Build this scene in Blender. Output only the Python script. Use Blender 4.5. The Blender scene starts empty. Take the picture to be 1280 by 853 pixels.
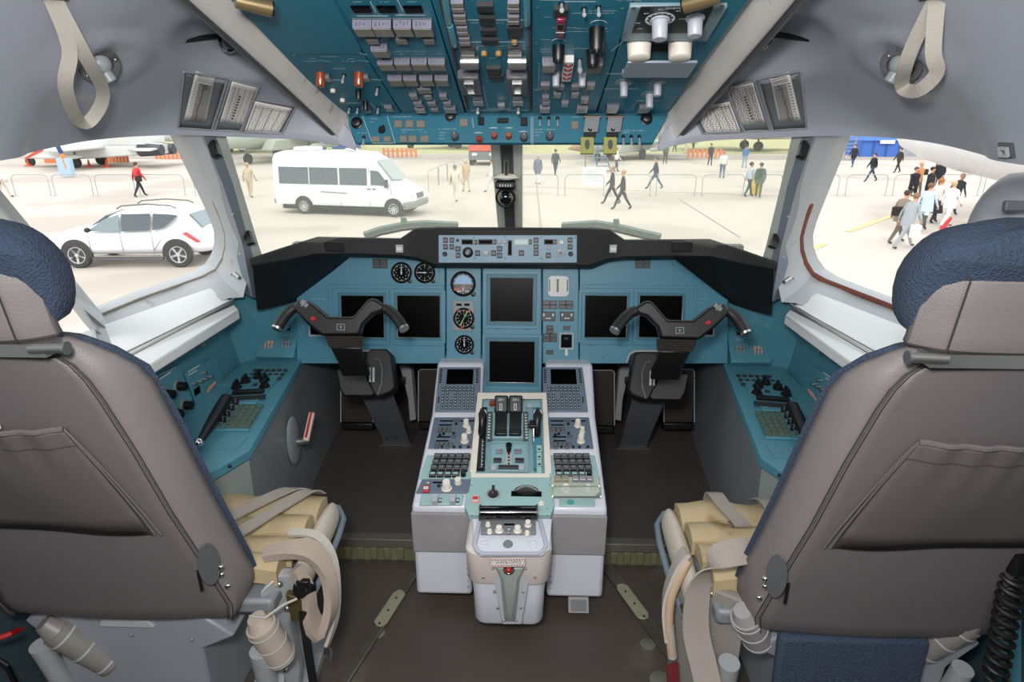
import bpy, math, random
from mathutils import Vector as V, Matrix, Euler
from mathutils.bvhtree import BVHTree
PI = math.pi
R = math.radians
rnd = random.Random(7)
scene = bpy.context.scene
COL = scene.collection

# ------------------------------------------------ camera, world, lights, exposure
F = 800.0
CAM = V((0.075, 0, 1.44))
cam_rot = Euler((R(70.3), 0, R(1.8)))
cd = bpy.data.cameras.new('camera'); cam = bpy.data.objects.new('camera', cd)
COL.objects.link(cam); cam.location = CAM; cam.rotation_euler = cam_rot
cd.sensor_width = 36; cd.lens = F * 36 / 1280; cd.clip_start = .02; cd.clip_end = 2000
scene.camera = cam
vs = scene.view_settings
vs.view_transform = 'Standard'; vs.look = 'None'; vs.gamma = 1; vs.use_curve_mapping = False; vs.exposure = 0.0
wd = bpy.data.worlds.new('overcast_sky'); scene.world = wd; wd.use_nodes = True
bg = wd.node_tree.nodes['Background']; bg.inputs[0].default_value = (.93, .97, 1, 1); bg.inputs[1].default_value = 1.95

def area(name, loc, target, size, sy, power, col=(1, 1, 1)):
    l = bpy.data.lights.new(name, 'AREA'); l.shape = 'RECTANGLE'; l.size = size; l.size_y = sy
    l.energy = power; l.color = col
    o = bpy.data.objects.new(name, l); COL.objects.link(o); o.location = loc
    o.rotation_euler = (V(target) - V(loc)).to_track_quat('-Z', 'Y').to_euler(); return o
sl = bpy.data.lights.new('hazy_sun', 'SUN'); sl.energy = 1.0; sl.angle = R(12); sl.color = (1, .95, .88)
so = bpy.data.objects.new('hazy_sun', sl); COL.objects.link(so); so.rotation_euler = (R(38), R(-12), 0)
area('camera_flash', (-.02, .02, 1.62), (0, 2.2, .6), .16, .12, 22, (1, .98, .96))
area('bounced_flash_fill', (0, -.25, 1.88), (0, 1.6, .5), 1.5, .5, 33, (1, .98, .97))  # unseen area light added behind the camera, standing in for ceiling-bounced flash

# ------------------------------------------------ pixel to world
RM = cam_rot.to_matrix()
def ray(px, py): return RM @ V(((px - 640) / F, -(py - 426.5) / F, -1))
def at(px, py, Y=None, Z=None, X=None):
    d = ray(px, py)
    if Y is not None: t = (Y - CAM.y) / d.y
    elif Z is not None: t = (Z - CAM.z) / d.z
    else: t = (X - CAM.x) / d.x
    return CAM + d * t
def mir(p): return V((-p[0], p[1], p[2]))

# ------------------------------------------------ materials
def c(h):
    r = [int(h[i:i + 2], 16) / 255 for i in (0, 2, 4)]
    return tuple(x / 12.92 if x < .04045 else ((x + .055) / 1.055) ** 2.4 for x in r) + (1,)
MATS = {}
def mat(name, col, rough=.5, metal=0, var=.12, vscale=6, bump=0, bscale=200, coat=0, kind='noise', emit=0, alpha=None, wear=None, spec=.5):
    if name in MATS: return MATS[name]
    m = bpy.data.materials.new(name); m.use_nodes = True; nt = m.node_tree; N = nt.nodes; L = nt.links
    b = N['Principled BSDF']; col = c(col) if isinstance(col, str) else col
    b.inputs['Roughness'].default_value = rough; b.inputs['Metallic'].default_value = metal
    b.inputs['Coat Weight'].default_value = coat; b.inputs['Specular IOR Level'].default_value = spec
    tc = N.new('ShaderNodeTexCoord'); tex = N.new('ShaderNodeTexNoise'); tex.inputs['Scale'].default_value = vscale
    tex.inputs['Detail'].default_value = 5; L.new(tc.outputs['Object'], tex.inputs['Vector'])
    ramp = N.new('ShaderNodeMix'); ramp.data_type = 'RGBA'
    ramp.inputs[6].default_value = tuple(x * (1 - var) for x in col[:3]) + (1,)
    ramp.inputs[7].default_value = tuple(min(1, x * (1 + var)) for x in col[:3]) + (1,)
    L.new(tex.outputs['Fac'], ramp.inputs[0]); out = ramp.outputs[2]
    if wear:
        t2 = N.new('ShaderNodeTexNoise'); t2.inputs['Scale'].default_value = wear[1]; t2.inputs['Detail'].default_value = 8
        L.new(tc.outputs['Object'], t2.inputs['Vector'])
        mr = N.new('ShaderNodeMapRange'); mr.inputs[1].default_value = wear[2]; mr.inputs[2].default_value = wear[2] + .08
        L.new(t2.outputs['Fac'], mr.inputs[0])
        mx = N.new('ShaderNodeMix'); mx.data_type = 'RGBA'; L.new(mr.outputs[0], mx.inputs[0]); L.new(out, mx.inputs[6])
        mx.inputs[7].default_value = c(wear[0]); out = mx.outputs[2]
    L.new(out, b.inputs['Base Color'])
    if emit: L.new(out, b.inputs['Emission Color']); b.inputs['Emission Strength'].default_value = emit
    if bump:
        if kind == 'weave':
            w1 = N.new('ShaderNodeTexWave'); w1.inputs['Scale'].default_value = bscale; w1.bands_direction = 'X'; w1.inputs['Distortion'].default_value = .6
            w2 = N.new('ShaderNodeTexWave'); w2.inputs['Scale'].default_value = bscale; w2.bands_direction = 'Z'; w2.inputs['Distortion'].default_value = .6
            L.new(tc.outputs['Object'], w1.inputs[0]); L.new(tc.outputs['Object'], w2.inputs[0])
            ad = N.new('ShaderNodeMath'); ad.operation = 'MAXIMUM'; L.new(w1.outputs['Fac'], ad.inputs[0]); L.new(w2.outputs['Fac'], ad.inputs[1]); h = ad.outputs[0]
            mx = N.new('ShaderNodeMix'); mx.data_type = 'RGBA'; mx.blend_type = 'MULTIPLY'; mx.inputs[0].default_value = .6
            L.new(out, mx.inputs[6]); L.new(h, mx.inputs[7]); L.new(mx.outputs[2], b.inputs['Base Color'])
        elif kind == 'studs':
            vo = N.new('ShaderNodeTexVoronoi'); vo.inputs['Scale'].default_value = bscale; vo.inputs['Randomness'].default_value = 0
            L.new(tc.outputs['Object'], vo.inputs['Vector'])
            mr = N.new('ShaderNodeMapRange'); mr.inputs[1].default_value = .42; mr.inputs[2].default_value = .3; L.new(vo.outputs['Distance'], mr.inputs[0]); h = mr.outputs[0]
            mx = N.new('ShaderNodeMix'); mx.data_type = 'RGBA'; mx.blend_type = 'MULTIPLY'; L.new(h, mx.inputs[0])
            L.new(out, mx.inputs[6]); mx.inputs[7].default_value = (.62, .62, .62, 1); L.new(mx.outputs[2], b.inputs['Base Color'])
        elif kind == 'leather':
            vo = N.new('ShaderNodeTexVoronoi'); vo.inputs['Scale'].default_value = bscale; L.new(tc.outputs['Object'], vo.inputs['Vector']); h = vo.outputs['Distance']
        else:
            n2 = N.new('ShaderNodeTexNoise'); n2.inputs['Scale'].default_value = bscale; L.new(tc.outputs['Object'], n2.inputs['Vector']); h = n2.outputs['Fac']
        bp = N.new('ShaderNodeBump'); bp.inputs['Strength'].default_value = bump; bp.inputs['Distance'].default_value = .002
        L.new(h, bp.inputs['Height']); L.new(bp.outputs[0], b.inputs['Normal'])
    MATS[name] = m; return m
def glassmat(name, tint, haze, hazecol='c8d4cc', gloss=.04):
    m = bpy.data.materials.new(name); m.use_nodes = True; nt = m.node_tree; N = nt.nodes; L = nt.links
    N.remove(N['Principled BSDF']); o = N['Material Output']
    t = N.new('ShaderNodeBsdfTransparent'); t.inputs[0].default_value = tint
    d = N.new('ShaderNodeBsdfTranslucent'); d.inputs[0].default_value = c(hazecol)
    g = N.new('ShaderNodeBsdfGlossy'); g.inputs['Roughness'].default_value = .02
    m1 = N.new('ShaderNodeMixShader'); m1.inputs[0].default_value = haze; L.new(t.outputs[0], m1.inputs[1]); L.new(d.outputs[0], m1.inputs[2])
    m2 = N.new('ShaderNodeMixShader'); m2.inputs[0].default_value = gloss; L.new(m1.outputs[0], m2.inputs[1]); L.new(g.outputs[0], m2.inputs[2])
    L.new(m2.outputs[0], o.inputs[0]); MATS[name] = m; return m

M_teal = mat('teal_panel_paint', '407a8f', .45, bump=.05, bscale=400, var=.06)
M_tealover = mat('dark_teal_overhead_paint', '1d6a80', .45, bump=.05, bscale=400, var=.08)
M_tealside = mat('side_console_teal_paint', '4a8292', .42, bump=.05, bscale=400, var=.1, wear=('5d98a4', 9, .66))
M_tealped = mat('pale_teal_pedestal_paint', '92b4b3', .45, var=.06)
M_groove = mat('teal_groove_paint', '2c6477', .5, var=.05)
M_slate = mat('slate_blue_module_paint', '5e6d7c', .5, var=.06)
M_grey = mat('grey_lining_vinyl', '999da7', .42, bump=.12, bscale=500, var=.05, vscale=2)
M_greymid = mat('mid_grey_paint', '74787c', .45, var=.08)
M_lens = mat('warning_lens_dark', '3b3735', .4, var=.15)
M_greydark = mat('dark_grey_paint', '4b4e52', .5, var=.1)
M_framegrey = mat('window_frame_grey_paint', 'a2a6a8', .45, var=.08, wear=('7e8285', 14, .66))
M_ledge = mat('ledge_white_paint', 'd4d6d6', .42, var=.04)
M_white = mat('pedestal_white_paint', 'c9ccd6', .35, var=.04, wear=('7f8088', 30, .72))
M_cream = mat('cream_plastic', 'd9d2c8', .45, var=.05)
M_beam = mat('off_white_padded_vinyl', 'cac6c1', .6, bump=.15, bscale=120, var=.12, wear=('a2948c', 12, .62))
M_black = mat('black_plastic', '09090a', .4, var=.1)
M_blackmatte = mat('black_matte_vinyl', '121213', .65, bump=.2, bscale=600, var=.1)
M_screen = mat('dark_display_glass', '020203', .3, var=0, spec=.05)
M_rubber = mat('black_rubber', '0e0e0e', .55, var=.1)
M_key = mat('dark_key_plastic', '262526', .4, var=.1)
M_keylegend = mat('key_legend_grey', '6a6c6d', .5, var=.05)
M_caplight = mat('translucent_cap_lilac', '737281', .25, var=.15, coat=.5)
M_capface = mat('cap_face_taupe', '827c70', .3, var=.15, coat=.4)
M_print = mat('white_print', 'b9c6c8', .6, var=.02)
M_steel = mat('brushed_steel', 'a9a9a6', .3, metal=.9, var=.08)
M_bat = mat('pale_switch_metal', 'b4b7ba', .3, metal=.25)
M_chrome = mat('chrome', 'd6d6d6', .12, metal=1, var=.02)
M_screw = mat('screw_teal_metal', '517f8f', .4, metal=.5)
M_amber = mat('amber_brown_cap', '8c3a18', .25, coat=.6, var=.2)
M_red = mat('red_plastic', 'a81e22', .35, var=.15)
M_redcover = mat('dark_red_guard', '6e1430', .3, var=.1, coat=.5)
M_knobgrey = mat('light_grey_knob', 'a5a9b2', .4, var=.05)
M_knobwhite = mat('ivory_knob', 'ded8cc', .4, var=.05)
M_yellow = mat('olive_yellow_guard', '9c9a55', .4, var=.15)
M_brownstrip = mat('brown_rubber_strip', '4a2c2c', .6)
M_floor = mat('dark_rubber_floor', '48413c', .5, bump=.9, bscale=70, kind='studs', var=.25, vscale=5, wear=('605850', 4, .6))
M_floorfront = mat('front_floor_mat', '4b4642', .5, bump=.9, bscale=95, kind='studs', var=.25, vscale=5)
M_olive = mat('olive_primer', '6c6d52', .6, var=.3, vscale=20)
M_leather = mat('grey_leather', '625d5e', .48, bump=.25, bscale=420, kind='leather', var=.1, vscale=3)
M_leather2 = mat('worn_grey_leather', '726c6b', .5, bump=.25, bscale=420, kind='leather', var=.12, vscale=4)
M_stitch = mat('dark_thread', '2a2728', .8)
M_blue = mat('blue_woven_fabric', '2e3b4e', .92, bump=1, bscale=260, kind='leather', var=.45, vscale=170)
M_sheep = mat('tan_quilted_cover', 'a99877', .85, bump=.3, bscale=120, var=.22, vscale=9, wear=('8d7650', 8, .6))
M_strap = mat('beige_webbing', '948c84', .8, bump=.4, bscale=300, var=.1)
M_strapw = mat('off_white_webbing', 'aaa59c', .8, bump=.4, bscale=300, var=.12)
M_paper = mat('chart_paper', 'cfccc8', .7, var=.03)
M_ink = mat('chart_ink', '3a3838', .8, var=.1)
M_glass = glassmat('windshield_glass', (.955, .965, .935, 1), .07, 'efefe4')
M_glassside = glassmat('side_window_glass', (.98, .98, .98, 1), .01, gloss=.03)
M_clear = glassmat('clear_plastic', (.9, .93, .9, 1), .06, gloss=.12)

# ------------------------------------------------ mesh building
class MB:
    def __init__(s): s.v = []; s.f = []; s.m = []
    def add(s, vs_, fs, mi=0, M=None):
        k = len(s.v)
        s.v += [(M @ V(p)) if M else V(p) for p in vs_]
        s.f += [tuple(i + k for i in f) for f in fs]; s.m += [mi] * len(fs); return s
    def box(s, x0, y0, z0, x1, y1, z1, mi=0, M=None, ch=0):
        if ch:
            return s.loft([[(x0+e, y0+e, z), (x1-e, y0+e, z), (x1-e, y1-e, z), (x0+e, y1-e, z)] for e, z in ((0, z0), (0, z1 - ch), (ch, z1))], mi=mi, M=M)
        vs_ = [(x, y, z) for z in (z0, z1) for x, y in ((x0, y0), (x1, y0), (x1, y1), (x0, y1))]
        return s.add(vs_, [(3, 2, 1, 0), (4, 5, 6, 7), (0, 1, 5, 4), (1, 2, 6, 5), (2, 3, 7, 6), (3, 0, 4, 7)], mi, M)
    def loft(s, rings, mi=0, M=None, caps=True, closed=True):
        n = len(rings[0]); vs_ = [p for r in rings for p in r]; fs = []
        for i in range(len(rings) - 1):
            for j in range(n if closed else n - 1):
                a = i * n + j; b = i * n + (j + 1) % n; fs.append((a, b, b + n, a + n))
        if caps and closed: fs.append(tuple(range(n))[::-1]); fs.append(tuple(range((len(rings) - 1) * n, len(rings) * n)))
        return s.add(vs_, fs, mi, M)
    def lathe(s, prof, seg=16, mi=0, M=None):      # prof: (r, z) list
        rings = [[(max(r, 1e-5) * math.cos(2*PI*k/seg), max(r, 1e-5) * math.sin(2*PI*k/seg), z) for k in range(seg)] for r, z in prof]
        return s.loft(rings, mi, M)
    def bar(s, p0, p1, r0, r1=None, seg=10, mi=0):
        p0, p1 = V(p0), V(p1); d = p1 - p0; q = d.to_track_quat('Z', 'Y').to_matrix().to_4x4(); q.translation = p0
        return s.lathe([(r0, 0), (r1 if r1 is not None else r0, d.length)], seg, mi, q)
    def tube(s, pts, r, seg=8, mi=0, flat=1, up=None):
        pts = [V(p) for p in pts]; rings = []; n = len(pts); prev = None
        for i, p in enumerate(pts):
            t = (pts[min(i + 1, n - 1)] - pts[max(i - 1, 0)]).normalized()
            a = V(up) if up else (prev if prev is not None else (V((0, 0, 1)) if abs(t.z) < .9 else V((1, 0, 0))))
            x = (a - t * a.dot(t)).normalized(); prev = x; y = t.cross(x)
            rr = r[i] if isinstance(r, (list, tuple)) else r
            rings.append([p + x * math.cos(2*PI*k/seg) * rr * flat + y * math.sin(2*PI*k/seg) * rr for k in range(seg)])
        return s.loft(rings, mi)
    def strap(s, pts, w, th, side, mi=0):      # flat band, side = width direction(s)
        rings = []; n = len(pts); pts = [V(p) for p in pts]
        for i, p in enumerate(pts):
            t = (pts[min(i + 1, n - 1)] - pts[max(i - 1, 0)]).normalized()
            sd = V(side[i] if isinstance(side, list) else side); sd = (sd - t * sd.dot(t)).normalized(); nn = t.cross(sd)
            ww = w[i] if isinstance(w, (list, tuple)) else w
            rings.append([p + sd*ww/2 + nn*th/2, p - sd*ww/2 + nn*th/2, p - sd*ww/2 - nn*th/2, p + sd*ww/2 - nn*th/2])
        return s.loft(rings, mi)
    def prism(s, poly, z0, z1, mi=0, M=None):
        n = len(poly); vs_ = [(x, y, z0) for x, y in poly] + [(x, y, z1) for x, y in poly]
        fs = [tuple(range(n))[::-1], tuple(range(n, 2*n))] + [(i, (i+1) % n, (i+1) % n + n, i + n) for i in range(n)]
        return s.add(vs_, fs, mi, M)
    def slab(s, pts, off, mi=0):               # polygon in space pushed along off
        n = len(pts); off = V(off); vs_ = [V(p) for p in pts] + [V(p) + off for p in pts]
        fs = [tuple(range(n))[::-1], tuple(range(n, 2*n))] + [(i, (i+1) % n, (i+1) % n + n, i + n) for i in range(n)]
        return s.add(vs_, fs, mi)
    def grid(s, G, mi=0):
        n = len(G[0]); return s.add([p for r in G for p in r], [(i*n+j, i*n+j+1, (i+1)*n+j+1, (i+1)*n+j) for i in range(len(G)-1) for j in range(n-1)], mi)
    def ball(s, p, r, seg=12, rings=8, mi=0, sc=(1, 1, 1), M=None):
        T = Matrix.Translation(V(p)) @ Matrix.Diagonal((sc[0], sc[1], sc[2], 1))
        if M: T = M @ T
        return s.lathe([(r*math.sin(PI*i/rings), -r*math.cos(PI*i/rings)) for i in range(rings+1)], seg, mi, T)
    def frame(s, w, h, fw, z0, z1, mi=0, M=None, rr=0):   # rectangular ring
        o = [(-w/2, -h/2), (w/2, -h/2), (w/2, h/2), (-w/2, h/2)]; i_ = [(-w/2+fw, -h/2+fw), (w/2-fw, -h/2+fw), (w/2-fw, h/2-fw), (-w/2+fw, h/2-fw)]
        vs_ = [(x, y, z) for z in (z0, z1) for P in (o, i_) for x, y in P]; fs = []
        for k in range(4):
            l = (k + 1) % 4
            fs += [(k, l, 8+l, 8+k), (4+k, 12+k, 12+l, 4+l), (8+k, 8+l, 12+l, 12+k), (k, 4+k, 4+l, l)]
        return s.add(vs_, fs, mi, M)
    def mesh(s, name, mats, flat=False, recalc=True):
        me = bpy.data.meshes.new(name); me.from_pydata(s.v, [], s.f)
        me.polygons.foreach_set('material_index', s.m)
        for m in (mats if isinstance(mats, (list, tuple)) else [mats]): me.materials.append(m)
        if recalc:
            import bmesh
            b = bmesh.new(); b.from_mesh(me); bmesh.ops.recalc_face_normals(b, faces=b.faces); b.to_mesh(me); b.free()
        if not flat:
            me.polygons.foreach_set('use_smooth', [True] * len(me.polygons)); me.set_sharp_from_angle(angle=R(38))
        me.update(); return me
    def build(s, name, mats, parent=None, bev=0, seg=2, base=None, flat=False, sub=0, solid=0, **kw):
        if parent is not None: T = W[parent.name].to_translation()
        else:
            if base is None:
                xs = [p.x for p in s.v]; ys = [p.y for p in s.v]; zs = [p.z for p in s.v]
                base = ((min(xs)+max(xs))/2, (min(ys)+max(ys))/2, min(zs))
            T = V(base)
        s.v = [p - T for p in s.v]
        o = link(name, s.mesh(name, mats, flat), parent, Matrix.Translation(T))
        if solid: m = o.modifiers.new('thick', 'SOLIDIFY'); m.thickness = solid; m.offset = 0
        if sub: m = o.modifiers.new('smooth', 'SUBSURF'); m.levels = m.render_levels = sub
        if bev: m = o.modifiers.new('bevel', 'BEVEL'); m.width = bev; m.segments = seg; m.limit_method = 'ANGLE'; m.angle_limit = R(40)
        if kw: tag(o, **kw)
        return o
W = {}
def link(name, me, parent, Mw):
    o = bpy.data.objects.new(name, me); COL.objects.link(o)
    if parent is not None:
        o.parent = parent; o.matrix_local = W[parent.name].inverted() @ Mw
    else: o.matrix_local = Mw
    W[o.name] = Mw.copy(); return o
def tag(o, label=None, cat=None, group=None, kind=None):
    if label: o['label'] = label
    if cat: o['category'] = cat
    if group: o['group'] = group
    if kind: o['kind'] = kind
    return o
def thing(name, loc, label, cat, group=None):
    return tag(link(name, None, None, Matrix.Translation(V(loc))), label, cat, group)
CACHE = {}
def cached(key, fn, mats):
    if key not in CACHE:
        b = MB(); fn(b); CACHE[key] = b.mesh(key[0], mats)
    return CACHE[key]

class Pan:      # a flat panel face: u right, v up, n out of it
    def __init__(s, p, n, right=(1, 0, 0)):
        s.p = V(p); s.n = V(n).normalized(); u = V(right); s.u = (u - s.n * u.dot(s.n)).normalized(); s.v = s.n.cross(s.u)
    def pt(s, px, py, h=0):
        d = ray(px, py); t = (s.p + s.n*h - CAM).dot(s.n) / d.dot(s.n); return CAM + d * t
    def M(s, px, py, h=0, rot=0, at3=None):
        q = at3 if at3 is not None else s.pt(px, py, h)
        m = Matrix((s.u, s.v, s.n)).transposed().to_4x4()
        if rot: m = m @ Matrix.Rotation(R(rot), 4, 'Z')
        m.translation = q; return m
    def w(s, x0, x1, y): return (s.pt(x1, y) - s.pt(x0, y)).length
    def h(s, x, y0, y1): return abs((s.pt(x, y1) - s.pt(x, y0)).dot(s.v))
    def rect(s, x0, y0, x1, y1):
        cx, cy = (x0+x1)/2, (y0+y1)/2; return cx, cy, s.w(x0, x1, cy), s.h(cx, y0, y1)

def rq(x): return round(x, 4)
def button(P, par, x0, y0, x1, y1, d=.008, mats=None, name='button', legend=False, rot=0):
    cx, cy, w, h = P.rect(x0, y0, x1, y1); mats = mats or [M_key]; w, h = round(w, 3), round(h, 3)
    def f(b):
        b.box(-w/2, -h/2, -.001, w/2, h/2, d, 0, ch=min(.0012, h*.15))
        if len(mats) > 1: b.box(-w*.36, -h*.22, d, w*.36, h*.22, d+.0003, 1)
    return link(name, cached((name, w, h, rq(d), tuple(m.name for m in mats)), f, mats), par, P.M(cx, cy, 0, rot))
def capbutton(P, par, x0, y0, x1, y1, d=.02):      # tall annunciator switch with translucent cap
    cx, cy, w, h = P.rect(x0, y0, x1, y1); w, h = round(w, 3), round(h, 3)
    def f(b):
        b.box(-w/2-.001, -h/2-.001, -.001, w/2+.001, h/2+.001, .003, 1)
        b.box(-w/2, -h/2, .003, w/2, h/2, d*.94, 0); b.box(-w*.46, -h*.44, d*.94, w*.46, h*.44, d, 2)
        r_ = random.Random(int(w * 9000))
        for k in range(4): u = -w*.34 + k*w*.2; b.box(u, -h/2 - .0004, .004 + r_.random()*d*.3, u + w*r_.uniform(.05, .14), -h/2, d*r_.uniform(.55, .8), 1); b.box(u, h/2, .004 + r_.random()*d*.3, u + w*r_.uniform(.04, .1), h/2 + .0004, d*r_.uniform(.45, .8), 1)
    return link('annunciator_button', cached(('annunciator_button', w, h, rq(d)), f, [M_caplight, M_greydark, M_capface]), par, P.M(cx, cy))
def toggle(P, par, px, py, L=.022, tilt=-20, r=.0022, mats=None, ring=True):
    mats = mats or [M_bat, M_black]
    def f(b):
        b.lathe([(.0055, 0), (.0055, .002), (.0035, .004)], 10, 1)
        T = Matrix.Rotation(R(-tilt), 4, 'X'); b.lathe([(r*.8, .002), (r, L*.7), (r*1.35, L*.9), (r*.9, L), (0, L)], 8, 0, T)
    return link('toggle_switch', cached(('toggle_switch', L, tilt, r, mats[0].name, mats[1].name), f, mats), par, P.M(px, py))
def knob(P, par, px, py, r=.012, L=.018, mt=None, name='knob', skirt=0, rot=0, line=True, seg=16, ptr=False):
    mt = mt or M_black
    def f(b):
        b.lathe([(r*(1.25 if skirt else 1.02), 0), (r*(1.25 if skirt else 1.02), .0025), (r, .004), (r*.93, L*.93), (r*.8, L), (0, L)], seg, 0)
        if line: b.box(-.0007, r*.15, L, .0007, r*.8, L+.0004, 1)
        if ptr: b.box(-r*.3, -r*1.3, .003, r*.3, r*1.3, L*1.25, 0, ch=.001)
    return link(name, cached((name, r, L, mt.name, skirt, line, ptr), f, [mt, M_print]), par, P.M(px, py, 0, rot))
def screw(P, par, px, py, r=.004, mt=None):
    mt = mt or M_screw
    def f(b): b.lathe([(r, 0), (r, .0006), (r*.7, .0014), (0, .0014)], 8, 0); b.box(-r*.75, -r*.12, .0014, r*.75, r*.12, .0016, 1)
    return link('screw', cached(('screw', r, mt.name), f, [mt, M_black]), par, P.M(px, py))
def lines(P, par, segs, w=.0012, name='panel_line', mt=None, h=.0004):
    b = MB()
    for x0, y0, x1, y1 in segs:
        a, e = P.pt(x0, y0, h), P.pt(x1, y1, h); t = (e - a).normalized(); sd = t.cross(P.n) * w / 2
        b.slab([a - sd, a + sd, e + sd, e - sd], P.n * .0003)
    return b.build(name, mt or M_print, par)
def printing(P, par, rows, name='lettering', mt=None, ht=.0026, h=.0004):   # rows of illegible small legend: (x0, x1, y)
    b = MB(); r_ = random.Random(len(rows) * 13 + int(rows[0][0]))
    for x0, x1, y in rows:
        a, e = P.pt(x0, y, h), P.pt(x1, y, h); L_ = (e - a).length; t = (e - a).normalized(); s = 0
        while s < L_:
            g = ht * r_.uniform(.35, .7)
            if r_.random() < .86:
                q = a + t * s; k = r_.random(); up = P.v
                b.slab([q, q + t*g*.3, q + t*g*.3 + up*ht, q + up*ht], P.n*.0002)
                b.slab([q, q + t*g, q + t*g + up*ht*.22, q + up*ht*.22] if k < .5 else [q + up*ht*.75, q + t*g + up*ht*.75, q + t*g + up*ht, q + up*ht], P.n*.0002)
            s += g * 1.5
    o = b.build(name, mt or M_print, par); o['kind'] = 'stuff'; return o
def text(P, par, s, px, py, size, mt=None, rot=0, h=.0006, name='lettering'):
    cu = bpy.data.curves.new('t', 'FONT'); cu.body = s; cu.size = size; cu.align_x = 'CENTER'; cu.align_y = 'CENTER'; cu.extrude = .0001; cu.resolution_u = 1
    o = bpy.data.objects.new('t', cu); COL.objects.link(o); dg = bpy.context.evaluated_depsgraph_get()
    me = bpy.data.meshes.new_from_object(o.evaluated_get(dg)); bpy.data.objects.remove(o); me.materials.clear(); me.materials.append(mt or M_print)
    return link(name, me, par, P.M(px, py, h, rot))
# ================================================ SETTING: cockpit shell
S = dict(kind='structure')
b = MB(); b.box(-1.3, -1.0, -.05, 1.3, 1.80, 0); b.build('floor', M_floor, **S)
fl = MB(); fl.box(-1.2, 1.80, .05, 1.2, 3.2, .09); fl.build('floor_front', M_floorfront, **S)
# front edge of the raised floor: metal nosing on a ribbed olive riser
tr = MB(); tr.box(-1.1, 1.775, .062, 1.1, 1.812, .094); trim = tr.build('trim_1', mat('dull_aluminium_strip', '7c7a72', .4, metal=.6), bev=.002, **S)
b = MB(); b.box(-1.1, 1.79, .0, 1.1, 1.806, .062); b.build('riser', M_olive, trim)
for sx in (-1, 1):
    for k in range(9):
        b = MB(); x = sx * (.36 + k * .045); b.box(x - .012, 1.782, .006, x + .012, 1.792, .055, ch=0); b.build('rib', M_olive, trim, bev=.004)
# rear wall and cockpit door behind the camera, ceiling above
b = MB(); b.box(-1.3, -1.04, 0, -.38, -1.0, 2.0); b.box(.38, -1.04, 0, 1.3, -1.0, 2.0); b.box(-.38, -1.04, 1.85, .38, -1.0, 2.0); b.build('wall_back', M_grey, **S)
b = MB(); b.box(-.38, -1.03, 0, .38, -1.0, 1.85); d1 = b.build('door_1', M_greymid, bev=.01, **S)
b = MB(); b.ball((.3, -.98, 1.0), .025); b.build('door_handle', M_steel, d1)

# ---- grey ceiling lining, left and right, lofted from its lower edge up to the overhead beam
Epx = [(446, 184, 1.87), (425, 176, 1.87), (385, 170, 1.86), (330, 167, 1.82), (280, 165, 1.77), (228, 163, 1.71), (160, 165, 1.62), (100, 171, 1.48), (40, 183, 1.34), (0, 193, 1.24)]
E = [at(x, y, Y=Y) for x, y, Y in Epx] + [V((-1.03, .95, 1.35)), V((-1.08, .5, 1.34)), V((-1.12, 0, 1.34)), V((-1.15, -.5, 1.34)), V((-1.15, -1.0, 1.34))]
def zbeam(Y): return 1.433 + (1.9 - Y) * .308 if Y > .4 else 1.895
I_ = []
for e in E:
    Y = min(e.y, 1.90); I_.append(V((-.50, Y, max(zbeam(Y) + .03, e.z + .03))))
I_[0] = V((-.45, 1.875, 1.40)); I_[1] = V((-.48, 1.88, 1.43))
def cr(P, n):      # resample polyline smoothly
    out = []; m = len(P) - 1
    for i in range(n + 1):
        t = i / n * m; k = min(int(t), m - 1); f = t - k
        p0, p1, p2, p3 = P[max(k-1, 0)], P[k], P[k+1], P[min(k+2, m)]
        out.append(.5 * ((2*p1) + (p2-p0)*f + (2*p0-5*p1+4*p2-p3)*f*f + (3*p1-p0-3*p2+p3)*f**3))
    return out
Ed, Id = cr(E, 84), cr(I_, 84)
dish = at(288, 58, Y=1.50); ventc = at(124, 78, Y=1.24)
G = []
for e, i in zip(Ed, Id):
    row = []
    for k in range(33):
        s = k / 32; p = V((e.x + (i.x - e.x) * s, e.y + (i.y - e.y) * s, e.z + (i.z - e.z) * math.sin(s * PI / 2) ** .8))
        row.append(p)
    G.append(row)
def surf_bvh(G):
    n = len(G[0]); vs_ = [p for r in G for p in r]; return BVHTree.FromPolygons(vs_, [(i*n+j, i*n+j+1, (i+1)*n+j+1, (i+1)*n+j) for i in range(len(G)-1) for j in range(n-1)])
bv0 = surf_bvh(G)
def hit(bv, px, py):
    loc, n, i, d = bv.ray_cast(CAM, ray(px, py).normalized())
    if loc is None: return None, None
    if n.dot(ray(px, py)) > 0: n = -n
    return loc, n
ventc, ventn = hit(bv0, 124, 78); dish, dn = hit(bv0, 290, 62)
for r_ in G:      # moulded dish for the air outlet, swelling round the ball vent
    for k, p in enumerate(r_):
        q = p - dish; e = (q.x / .12) ** 2 + (q.y / .16) ** 2
        if e < 1: r_[k] = p - dn * (.055 * (1 - e) ** 1.2)
        d = (p - ventc).length
        if .045 < d < .11: r_[k] = p + ventn * .010 * math.sin((d - .045) / .065 * PI)
lip = [[p + V((0, 0, 0)) for p in (r_[0] + V((-.02, 0, -.004)), r_[0] + V((-.004, 0, -.008)))] for r_ in G]
for sx, nm in ((1, 'ceiling_left'), (-1, 'ceiling_right')):
    b = MB(); b.grid([[V((p.x*sx, p.y, p.z)) for p in (l + r_)] for l, r_ in zip(lip, G)])
    o = b.build(nm, M_grey, **S); o.modifiers.new('t', 'SOLIDIFY').thickness = .004
BVL = surf_bvh(G); BVR = surf_bvh([[mir(p) for p in r_] for r_ in G])
b = MB()   # roof skin above everything
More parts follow.
